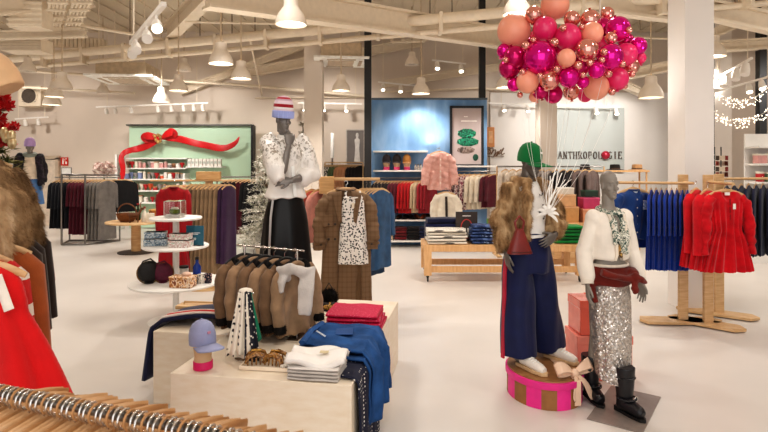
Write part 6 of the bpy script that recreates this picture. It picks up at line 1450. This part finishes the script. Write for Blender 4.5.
t = thing('striped_knit', 'red and white striped knit hanging right behind the red dress', 'jumper', (-1.80, 2.36, 1.50), .25); garment(t, bands(['#c51d1d','#c51d1d','#e9dcd0'], 'Z', .16), .36, .5, .46, .12, .4, sl_out=.05); hanger(t, .36)
t = thing('orange_dress', 'burnt orange dress hanging behind the striped knit', 'dress', (-1.86, 2.58, 1.50), .3); garment(t, fabric('#a4562a'), .34, .78, .44, .1, .5); hanger(t, .36)
dk = proto('dark_brown_dress', 'dark brown dress', 'dress', lambda t: garment(t, fabric('#2e221d'), .34, .86, .44, .1, .5), hw=.34)
for i, (px, Y) in enumerate([(-10, 2.86),(-4,3.05),(6,3.3)]):
    l_ = ['dark brown dress hanging below the fur jackets, nearest of three','dark brown dress hanging below the fur jackets, middle of three','dark brown dress hanging below the fur jackets, farthest of three'][i]; p = V((px-384)/F*Y, Y, 1.50)
    if i == 0: dk.location = p; dk.rotation_euler = (0,0,.4); dk['label'] = l_; dk['group'] = 'dark dresses below the fur jackets'
    else: dup(dk, p, .4, l_, 'dark dresses below the fur jackets')
t = thing('red_blouse', 'small piece of red blouse showing beyond the darkest fur jacket', 'blouse', ((9-384)/F*3.6, 3.6, 1.5), .3); garment(t, fabric('#b9141c'), .34, .46, .4, .09, .3); hanger(t, .34); t.location.z = 1.46
# cream top hung high
t = thing('cream_blouse', 'cream short-sleeved blouse hung high at the photo edge above the red flowers', 'blouse', W(-53, 22, 3.1), .1)
q = MB(); q.loft(cloth_rings(.40, .56, .46, .16, .2, None, .4, 4, .012, 40, 2), True)
for s in (-1, 1): q.tube([V(s*.15,0,-.16), V(s*.26,-.01,-.25), V(s*.33,-.01,-.38)], [.07,.085,.09], 14)
me = fuse(q, .012, 3); folds(me, .006, 22, 22, 12, 3); put('body', me, fabric('#dcb48c', var=.08), t); hanger(t, .36); MB().tube([V(0,0,.02), V(0,0,ZC-t.location.z-.03)], .004, 6).build('hanging_cord', CHROMED, t)
# green tree with red decorations
tr_ = needle_tree('green Christmas tree with red flowers and berries at the photo edge', -2.90, 3.85, 2.62, .34, ['#5d5a2e','#7d7a40','#3f4a26','#8f8a58'], 200, 21, 'christmas_tree', 1.45)
rng = random.Random(5)
def on_tree(px, py, dY=0): return W(px, py, 3.55+dY)-Vector(tr_.location)
for i, (px, py, s_) in enumerate([(2,107,.9),(0,99,.8),(6,131,.5),(13,128,.5),(2,127,.6),(9,142,.5),(2,143,.8),(-6,120,1.1)]):
    m = MB(); sprays(m, on_tree(px, py), (.05*s_,.04,.05*s_), int(14*s_)+4, i, 6, .04*s_+.008); m.build('red_flower', fabric('#c3161b'), tr_, False)
for i, (px, py) in enumerate([(6,137),(11,136),(4,133),(12,143)]): MB().ell(on_tree(px, py, -.05), (.03,.02,.04), n=10, m=8).build('gold_bauble', mat('#d8c49a', .25, .6), tr_)

# ------------------------------------------------------------------ near rail of wooden hangers
hA, hB = V(-1.06, 1.455, 1.2), V(-.24, 1.165, 1.2); dv = hB-hA; rzh = math.atan2(dv.y, dv.x)-PI/2
t = thing('clothes_rail', 'near chrome rail packed with empty wooden hangers', 'clothes rail', (hA.x, hA.y, 0)); MB().tube([(0,0,1.2), (dv.x,dv.y,1.2)], .012).build('rail', CHROMED, t)
for f_ in (0, 1): MB().tube([(dv.x*f_,dv.y*f_,1.2), (dv.x*f_,dv.y*f_,.02)], .016).build('post', CHROMED, t); MB().box((dv.x*f_,dv.y*f_,.012), (.06,.5,.022), rzh+PI/2).build('foot', CHROMED, t, False)
NH = 50; hg = None; HW = wood('#e6c29a', '#d3a676', (2,2,8), .45)
for i in range(NH):
    p = hA+dv*((i+.6)/(NH+.4))+V(0,0,.0144); a_ = rzh+random.uniform(-.015,.015); l_ = f'{ordn(i)} empty wooden hanger from the left on the near rail'
    if hg is None:
        hg = thing('wooden_hanger', l_, 'hanger', p, a_, 'empty wooden hangers on the near rail'); mb = MB(); pts = [V(x*.23, 0, -.07-.04*abs(x)**1.5) for x in (-1,-.8,-.55,-.3,-.12,0,.12,.3,.55,.8,1)]
        mb.tube(pts, [.013,.018,.02,.02,.02,.021,.02,.02,.02,.018,.013], 10, flat=.3, up=(0,1,0)); mb.build('hanger_arm', HW, hg)
        k = MB(); k.tube([V(0,0,-.068), V(0,0,-.04)]+[V(.023*math.cos(x_), 0, -.02+.023*math.sin(x_)) for x_ in [-PI/2, -.9, -.4, 0, .5, 1, PI/2, 2.1, 2.7, PI]], .0032, 8); k.build('hook', CHROME, hg)
    elif i == 1:
        h2 = dup(hg, p, a_, l_, None); [setattr(c_, 'data', c_.data.copy()) for c_ in h2.children]; [c_.data.materials.clear() or c_.data.materials.append(wood('#c89868', '#ad7d4e', (2,2,8), .45)) for c_ in h2.children]
    else: dup(h2 if i % 3 == 1 else hg, p, a_, l_, None, (random.uniform(.84,1.06), 1, 1))

# ------------------------------------------------------------------ sign wall, picture, script, right side
a, b = W(556, 108, YB-.2), W(624, 172, YB-.2); t = thing('shop_sign', 'large pale grey panel with spaced dark lettering and a pink bauble on the rear wall', 'sign', ((a.x+b.x)/2, YB-.19, (a.z+b.z)/2)); c = Vector(t.location); pw, ph = b.x-a.x, a.z-b.z
MB().box((0,0,0), (pw,.06,ph)).build('panel', mat('#c2c6c1', .6, 0, .04, 1), t, False)
LET = {'A': ([(0,0,.5,1,.7),(.5,1,1,0,1.6),(.2,.38,.8,.38,.6)], [(0,0),(1,0)]), 'N': ([(.1,0,.1,1,.7),(.1,1,.9,0,1.6),(.9,0,.9,1,.7)], [(.1,0),(.1,1),(.9,1)]), 'T': ([(.5,0,.5,1,1.6),(0,1,1,1,.7),(0,1,0,.8,.7),(1,1,1,.8,.7)], [(.5,0)]),
       'H': ([(.1,0,.1,1,1.5),(.9,0,.9,1,1.5),(.1,.5,.9,.5,.6)], [(.1,0),(.1,1),(.9,0),(.9,1)]), 'R': ([(.15,0,.15,1,1.5),(.15,1,.6,1,.6),(.15,.5,.6,.5,.6),(.6,1,.82,.75,1.2),(.82,.75,.6,.5,1.2),(.5,.5,.95,0,1.5)], [(.15,0),(.15,1),(.95,0)]),
       'P': ([(.15,0,.15,1,1.5),(.15,1,.65,1,.6),(.15,.46,.65,.46,.6),(.65,1,.88,.73,1.2),(.88,.73,.65,.46,1.2)], [(.15,0),(.15,1)]), 'L': ([(.15,0,.15,1,1.5),(.15,0,.9,0,.7),(.9,0,.9,.22,.7)], [(.15,1)]), 'I': ([(.5,0,.5,1,1.6)], [(.5,0),(.5,1)]), 'E': ([(.15,0,.15,1,1.5),(.15,0,.9,0,.7),(.15,1,.85,1,.7),(.15,.52,.65,.52,.6),(.9,0,.9,.2,.7),(.85,1,.85,.82,.7)], []),
       'O': ([(.5+.42*math.cos(k*PI/8), .5+.5*math.sin(k*PI/8), .5+.42*math.cos((k+1)*PI/8), .5+.5*math.sin((k+1)*PI/8), .7+.8*abs(math.cos((k+.5)*PI/8))) for k in range(16)], []), 'G': ([(.5+.42*math.cos(k*PI/8), .5+.5*math.sin(k*PI/8), .5+.42*math.cos((k+1)*PI/8), .5+.5*math.sin((k+1)*PI/8), .7+.8*abs(math.cos((k+.5)*PI/8))) for k in range(2, 14)]+[(.86,.05,.86,.42,1.3)], [(.86,.42)])}
word = 'ANTHROPOLOGIE'; x0 = W(556.5, 0, YB-.22).x-c.x+.03; x1 = W(622.5, 0, YB-.22).x-c.x; zb, zt_ = W(0, 158.6, YB-.22).z-c.z, W(0, 151.8, YB-.22).z-c.z; hL = zt_-zb; st = (x1-x0)/len(word); wL = st*.72
INK = mat('#5d4d44', .5, 0, 0)
for i, ch in enumerate(word):
    ox = x0+st*i+st*.12
    if i == 9:
        MB().ell((ox+wL*.5,-.08,zb+hL*.5), hL*.62, n=18, m=12).build('bauble', mat('#c73a50', .2, .4, .1), t); continue
    S, ser = LET[ch]; m = MB()
    for u0, v0, u1, v1, th in S:
        p, q = V(ox+u0*wL,-.045,zb+v0*hL), V(ox+u1*wL,-.045,zb+v1*hL); d = (q-p); L = d.length; ang = math.atan2(d.z, d.x); m.box((p+q)/2, (L+.012,.03,.018*th), Matrix.Rotation(-ang, 3, 'Y'))
    for u, v_ in ser: m.box((ox+u*wL,-.045,zb+v_*hL), (wL*.36,.03,.013))
    m.build('letter', INK, t, False)
# picture by the white column
a, b = W(345, 128.5, 14.9), W(363.5, 165, 14.9); w_, h_ = b.x-a.x, a.z-b.z; t = thing('framed_picture', 'grey picture of a pale standing figure hung between the white and black columns', 'picture', ((a.x+b.x)/2, YB-.06, (a.z+b.z)/2)); m = MB()
for x, z, dx, dz in [(0,h_/2,w_,.03),(0,-h_/2,w_,.03),(w_/2,0,.03,h_),(-w_/2,0,.03,h_)]: m.box((x,-.02,z), (dx,.05,dz))
m.build('frame', mat('#c9beb2', .5), t, False); pr = MB().box((0,0,0), (w_,.04,h_)).build('print', mat('#7d7570', .7, 0, .12, 3), t, False)
m = MB().loft([[V(.05+w2*math.cos(2*PI*k/16), -.025+.006*math.sin(2*PI*k/16), z) for k in range(16)] for z, w2 in [(-.42,.09),(-.3,.075),(0,.055),(.12,.07),(.22,.075),(.26,.03),(.30,.03),(.33,.042),(.39,.035),(.41,.01)]]); m.build('figure', mat('#d8d2cb', .7), pr)
# slim white candle sculpture below it
# orange-framed print and wire script on the sign wall
a, b = W(487, 127, YB-.2), W(494.5, 147, YB-.2); t = thing('orange_print', 'small orange print on the white wall just beside the black column', 'picture', ((a.x+b.x)/2, YB-.18, (a.z+b.z)/2)); MB().box((0,0,0), (b.x-a.x,.04,a.z-b.z)).build('print', mat('#d8945c', .6, 0, .15, 3), t, False); MB().box((.0,-.025,0), ((b.x-a.x)*.5,.01,(a.z-b.z)*.6)).build('motif', mat('#e6b483', .6), t, False)
a, b = W(488, 157, YB-.22), W(504, 148, YB-.22); t = thing('wire_script', 'brown handwritten wire lettering on the white wall above the dark red jumpers', 'sign', ((a.x+b.x)/2, YB-.22, (a.z+b.z)/2)); L = b.x-a.x; hh = b.z-a.z
MB().tube([V(-L/2+L*u+.05*math.sin(u*38), 0, hh*.32*math.sin(u*36+1.2)+hh*.18*math.sin(u*9)) for u in [k/110 for k in range(111)]], .014, 6).build('wire', mat('#7d5f48', .5), t); MB().tube([V(-L/2,0,-hh*.45), V(L/2,0,-hh*.42)], .01, 6).build('underline', mat('#7d5f48', .5), t)
for s in (-1, 1): MB().tube([V(s*L*.45,0,-hh*.42), V(s*L*.45,.09,-hh*.42)], .01, 6).build('bracket', mat('#7d5f48', .5), t)

# racks in front of the sign wall
Y9 = 10.6; a, b = W(497, 166.5, Y9), W(604, 167, Y9); t = thing('clothes_rail', 'long rail behind the mannequin in the green cap', 'clothes rail', ((a.x+b.x)/2, Y9, 0)); c = t.location; zr = a.z
MB().tube([(a.x-c.x,0,zr), (b.x-c.x,0,zr)], .014).build('rail', CHROMED, t)
for x in (a.x, b.x): MB().tube([(x-c.x,0,.02), (x-c.x,0,zr)], .016).build('post', WOODL, t); MB().box((x-c.x,0,.015), (.08,.5,.03)).build('foot', WOODL, t, False)
g1 = short('#9b8f88', 'soft grey cardigan', .8, .55); g2_ = short('#241d1e', 'black cardigan', .78, .55); g3 = short('#6b5a55', 'taupe cardigan', .78, .55); g4 = short('#e0d3c4', 'oatmeal cardigan', .8, .55)
rack_row([(g4,3),(g1,4),(g2_,3),(g3,3)], (W(502,0,Y9).x, Y9, zr+.018), (W(596,0,Y9).x, Y9, zr+.018), .8, lab('on the long rail behind the green cap'), '', 'cardigans on the long rail', .1)
for o in [o for o in bpy.data.objects if o.get('label') == 'x' and o.type == 'EMPTY' and o.get('category') != 'x']:
    for ch in list(o.children):
        for g_ in list(ch.children): bpy.data.objects.remove(g_)
        bpy.data.objects.remove(ch)
    bpy.data.objects.remove(o)
Yc = 9.7; tW = thing('wooden_counter', 'wooden counter stacked with kraft boxes behind the bald mannequin', 'counter', ((582-384)/F*Yc, Yc+.3, 0)); zc = .72
MB().box((0,0,zc-.03), (1.0,.6,.06)).build('counter_top', OAK, tW, False, .005); MB().box((0,.02,(zc-.06)/2), (.94,.5,zc-.06)).build('cabinet', wood('#d9b083','#c69660'), tW, False, .004); MB().box((0,-.235,.35), (.44,.02,.5)).build('door', wood('#e0ba8c','#cda06b'), tW, False, .004)
def cbox(label, dx, dy, z, d, h, c_, rz=0, name='kraft_box', cat='box'):
    t = thing(name, label, cat, (tW.location.x+dx, tW.location.y+dy, z+.002), rz); MB().box((0,0,d[2]/2), d).build('box_body', mat(c_, .7, 0, .08), t, False, .004); MB().box((0,0,d[2]+.006), (d[0]*1.02,d[1]*1.02,.02)).build('lid', mat(h, .7), t, False); return t
cbox('large kraft box on the counter behind the cream cardigan', -.22, 0, zc, (.42,.36,.26), '#dcae82', '#c9965f'); cbox('pale kraft box stacked on the large kraft box', -.24, 0, zc+.28, (.36,.32,.2), '#e6bd95', '#d6a577', .05); cbox('peach box at the counter end beside the kraft boxes', .25, -.05, zc, (.38,.34,.22), '#eab08f', '#d99a76', -.04); cbox('pink handbag box stacked on the peach box', .22, -.02, zc+.24, (.30,.26,.18), '#d4577f', '#b83b64', .06, 'pink_box')
cbox('dark green box on top of the pink box', .24, 0, zc+.45, (.24,.2,.1), '#2f4a3a', '#24392d', .1, 'green_box'); cbox('white box on top of the pale kraft box', -.2, 0, zc+.5, (.26,.24,.1), '#ece4d8', '#dcd2c4', -.1, 'white_box')
def hatst(label, px, Y, z, c_):
    x = (px-384)/F*Y; t = thing('felt_hat', label, 'hat', (x, Y, z)); MB().lathe([(.16,.0),(.17,.005),(.1,.018),(.095,.09),(.085,.11),(.02,.115)], n=24).build('crown', fabric(c_), t); MB().lathe([(.1,.02),(.1,.04)], n=24).build('hat_band', fabric('#5a4438'), t); return t
Yh = 11.0; a, b = W(575, 170, Yh), W(645, 170, Yh); t = thing('hat_shelf', 'thin wooden shelf on posts carrying dark hats behind the bald head', 'shelf', ((a.x+b.x)/2, Yh, 0)); MB().box((0,0,a.z-.02), (b.x-a.x,.4,.035)).build('board', OAK, t, False, .004)
for x in (-.5, .5):
    for y in (-.15,.15): MB().tube([(x*(b.x-a.x)*.94, y, .01), (x*(b.x-a.x)*.94, y, a.z-.035)], .018).build('post', OAK, t)
hatst('black felt hat on the shelf just beside the bald head, farther from the blue shirts', 585, Yh, a.z+.001, '#1d1818'); hatst('black felt hat on the shelf between the bald head and the blue shirts', 615, Yh, a.z+.001, '#221a19'); hatst('tan felt hat at the shelf end above the blue shirts', 637, Yh, a.z+.001, '#b98e62')
pk_ = proto('pink_blouse', 'bright pink blouse', 'blouse', lambda t: garment(t, fabric('#c23b78'), .4, .5, .46, .12, .3), hw=.36); rack_row([(pk_,2)], W(584,176,Yh-.02), W(590,176,Yh-.02), .6, lab('under the hat shelf'), '', 'pink tops under the hat shelf')
# rail behind the trench coat with mixed garments
Yk = 13.2; a, b = W(325, 162.5, Yk), W(363, 163, Yk); t = thing('clothes_rail', 'rear rail of patterned tops below the grey picture', 'clothes rail', ((a.x+b.x)/2, Yk, 0)); c = t.location; MB().tube([(a.x-c.x,0,a.z), (b.x-c.x,0,a.z)], .014).build('rail', WOODL, t)
for x in (a.x, b.x): MB().tube([(x-c.x,0,.02), (x-c.x,0,a.z)], .016).build('post', WOODL, t); MB().box((x-c.x,0,.015), (.08,.5,.03)).build('foot', WOODL, t, False)
q1 = short('', 'black white patterned blouse', .8, .5, patches(['#e8e0d6','#2a2627','#d8cec2','#3a3434'], 14)); q2 = short('#5d6b4a', 'olive green top', .75, .5); q3 = short('#c08a64', 'apricot top', .75, .5); q4 = short('#241e1f', 'black blouse', .8, .5)
rack_row([(q1,3),(q2,2),(q3,4),(q4,3)], (a.x+.05, Yk, a.z+.018), (b.x-.03, Yk, a.z+.018), .7, lab('on the rear rail below the grey picture'), '', 'tops on the rear rail')
# slim white twig sculpture / white lamp on a stand
p = W(331.5, 140, 13.4); t = thing('white_candle_stand', 'tall slim white candle on a stand in front of the rear wall', 'candle', (p.x, 13.6, 0)); MB().lathe([(.16,0),(.16,.02),(.02,.03),(.02,1.9)], n=20).build('stand', CHROMED, t); MB().lathe([(.045,1.9),(.045,2.5),(.02,2.52)], n=16).build('candle', mat('#f4efe8', .5), t)

# right edge: sign column strip, card spinner, white shelves, string lights
a, b = W(709.5, 147, 11.45), W(714, 181, 11.45); t = thing('hanging_banner', 'narrow black banner with white and red lettering on the dark column', 'banner', ((a.x+b.x)/2, 11.44, (a.z+b.z)/2)); MB().box((0,0,0), (b.x-a.x+.02,.03,a.z-b.z)).build('banner_cloth', mat('#1c1918', .6), t, False); m = MB()
for k in range(9): m.box((0.0,-.02,.24-.055*k), (.05+.02*(k % 2),.006,.03), Matrix.Rotation(.4*(-1)**k, 3, 'Y'))
m.build('lettering', mat('#efe9e0', .6), t, False); MB().box((0,-.02,-.29), (.085,.008,.1)).build('red_mark', mat('#c8242c', .6), t, False)
p = W(721, 172, 11.0); t = thing('card_spinner', 'wire card spinner with small red and brown cards beside the vertical banner', 'card rack', (p.x, 11.0, 0)); MB().lathe([(.2,0),(.2,.02),(.015,.03),(.015,2.1)], n=20).build('post', CHROMED, t); cc_ = ['#7a3b2e','#c4b19d','#a8483a','#5b4a40','#d8c7b2','#8d2f2b']
for k in range(12): MB().box((.09*math.cos(k*1.05), .09*math.sin(k*1.05)-.03, 1.55+.11*(k//3)), (.1,.008,.09), k*1.05+PI/2).build('greeting_card', mat(cc_[k % 6], .6), t, False)
Ys = 9.6; t = thing('white_shelf_unit', 'white shelf unit with small products at the edge of the photo behind the navy dresses', 'shelf unit', ((772-384)/F*Ys, Ys, 0)); sx = t.location.x
for py in (147, 164.5, 183, 203): z = W(0, py, Ys-.2).z; MB().box((0,0,z), (.72,.4,.035)).build('shelf', WHITE, t, False, .003)
MB().box((.1,.2,1.15), (.9,.03,2.3)).build('back_panel', WHITE, t, False); MB().box((.35,0,1.15), (.03,.4,2.3)).build('side_panel', WHITE, t, False); k_ = 0
for r, py in enumerate((164.5, 183, 203)):
    z = W(0, py, Ys-.2).z+.019
    for i in range(4):
        c_ = ['pink','red','white','green','orange','cream'][(i*2+r) % 6]; o = small('candle_jar' if (i+r) % 2 else 'gift_box', mat(PAL[c_], .5), mat(PAL['cream'], .5)); o.location = (sx-.28+.16*i, Ys-.1, z+.001); o['label'] = f'{ordn(i)} small {c_} product on the {["upper","middle","lower"][r]} white shelf behind the navy dresses'; o['group'] = 'products on the white shelf unit'
def garland(name, label, pa, pb, sag, n, seed):
    t = thing(name, label, 'string lights', pa); rng = random.Random(seed); d = pb-pa; P_ = [d*(k/20)+V(0,0,-sag*4*(k/20)*(1-k/20)) for k in range(21)]; MB().tube(P_, .006, 5).build('cable', mat('#d8cfc4', .6), t); m = MB()
    for i in range(n):
        u = rng.random(); p = d*u+V(0,0,-sag*4*u*(1-u))+V(rng.uniform(-.05,.05), rng.uniform(-.05,.05), rng.uniform(-.14,.04)); m.ell(p, rng.uniform(.005,.010), n=6, m=4)
    o = m.build('bulbs', SPARK, t); o['kind'] = 'stuff'
    for u in (0, 1): MB().tube([d*u, d*u+V(0,.0,ZC-pa.z-d.z*u-.03)], .004, 5).build('hanging_wire', mat('#d8cfc4', .6), t)
garland('string_lights', 'sagging string of tiny lights, upper of two, beside the big white column', W(711,86,10.9), W(772,84,9.6), .30, 120, 1); garland('string_lights', 'sagging string of tiny lights, lower of two, beside the big white column', W(711,109,10.9), W(772,107,9.6), .24, 130, 2)
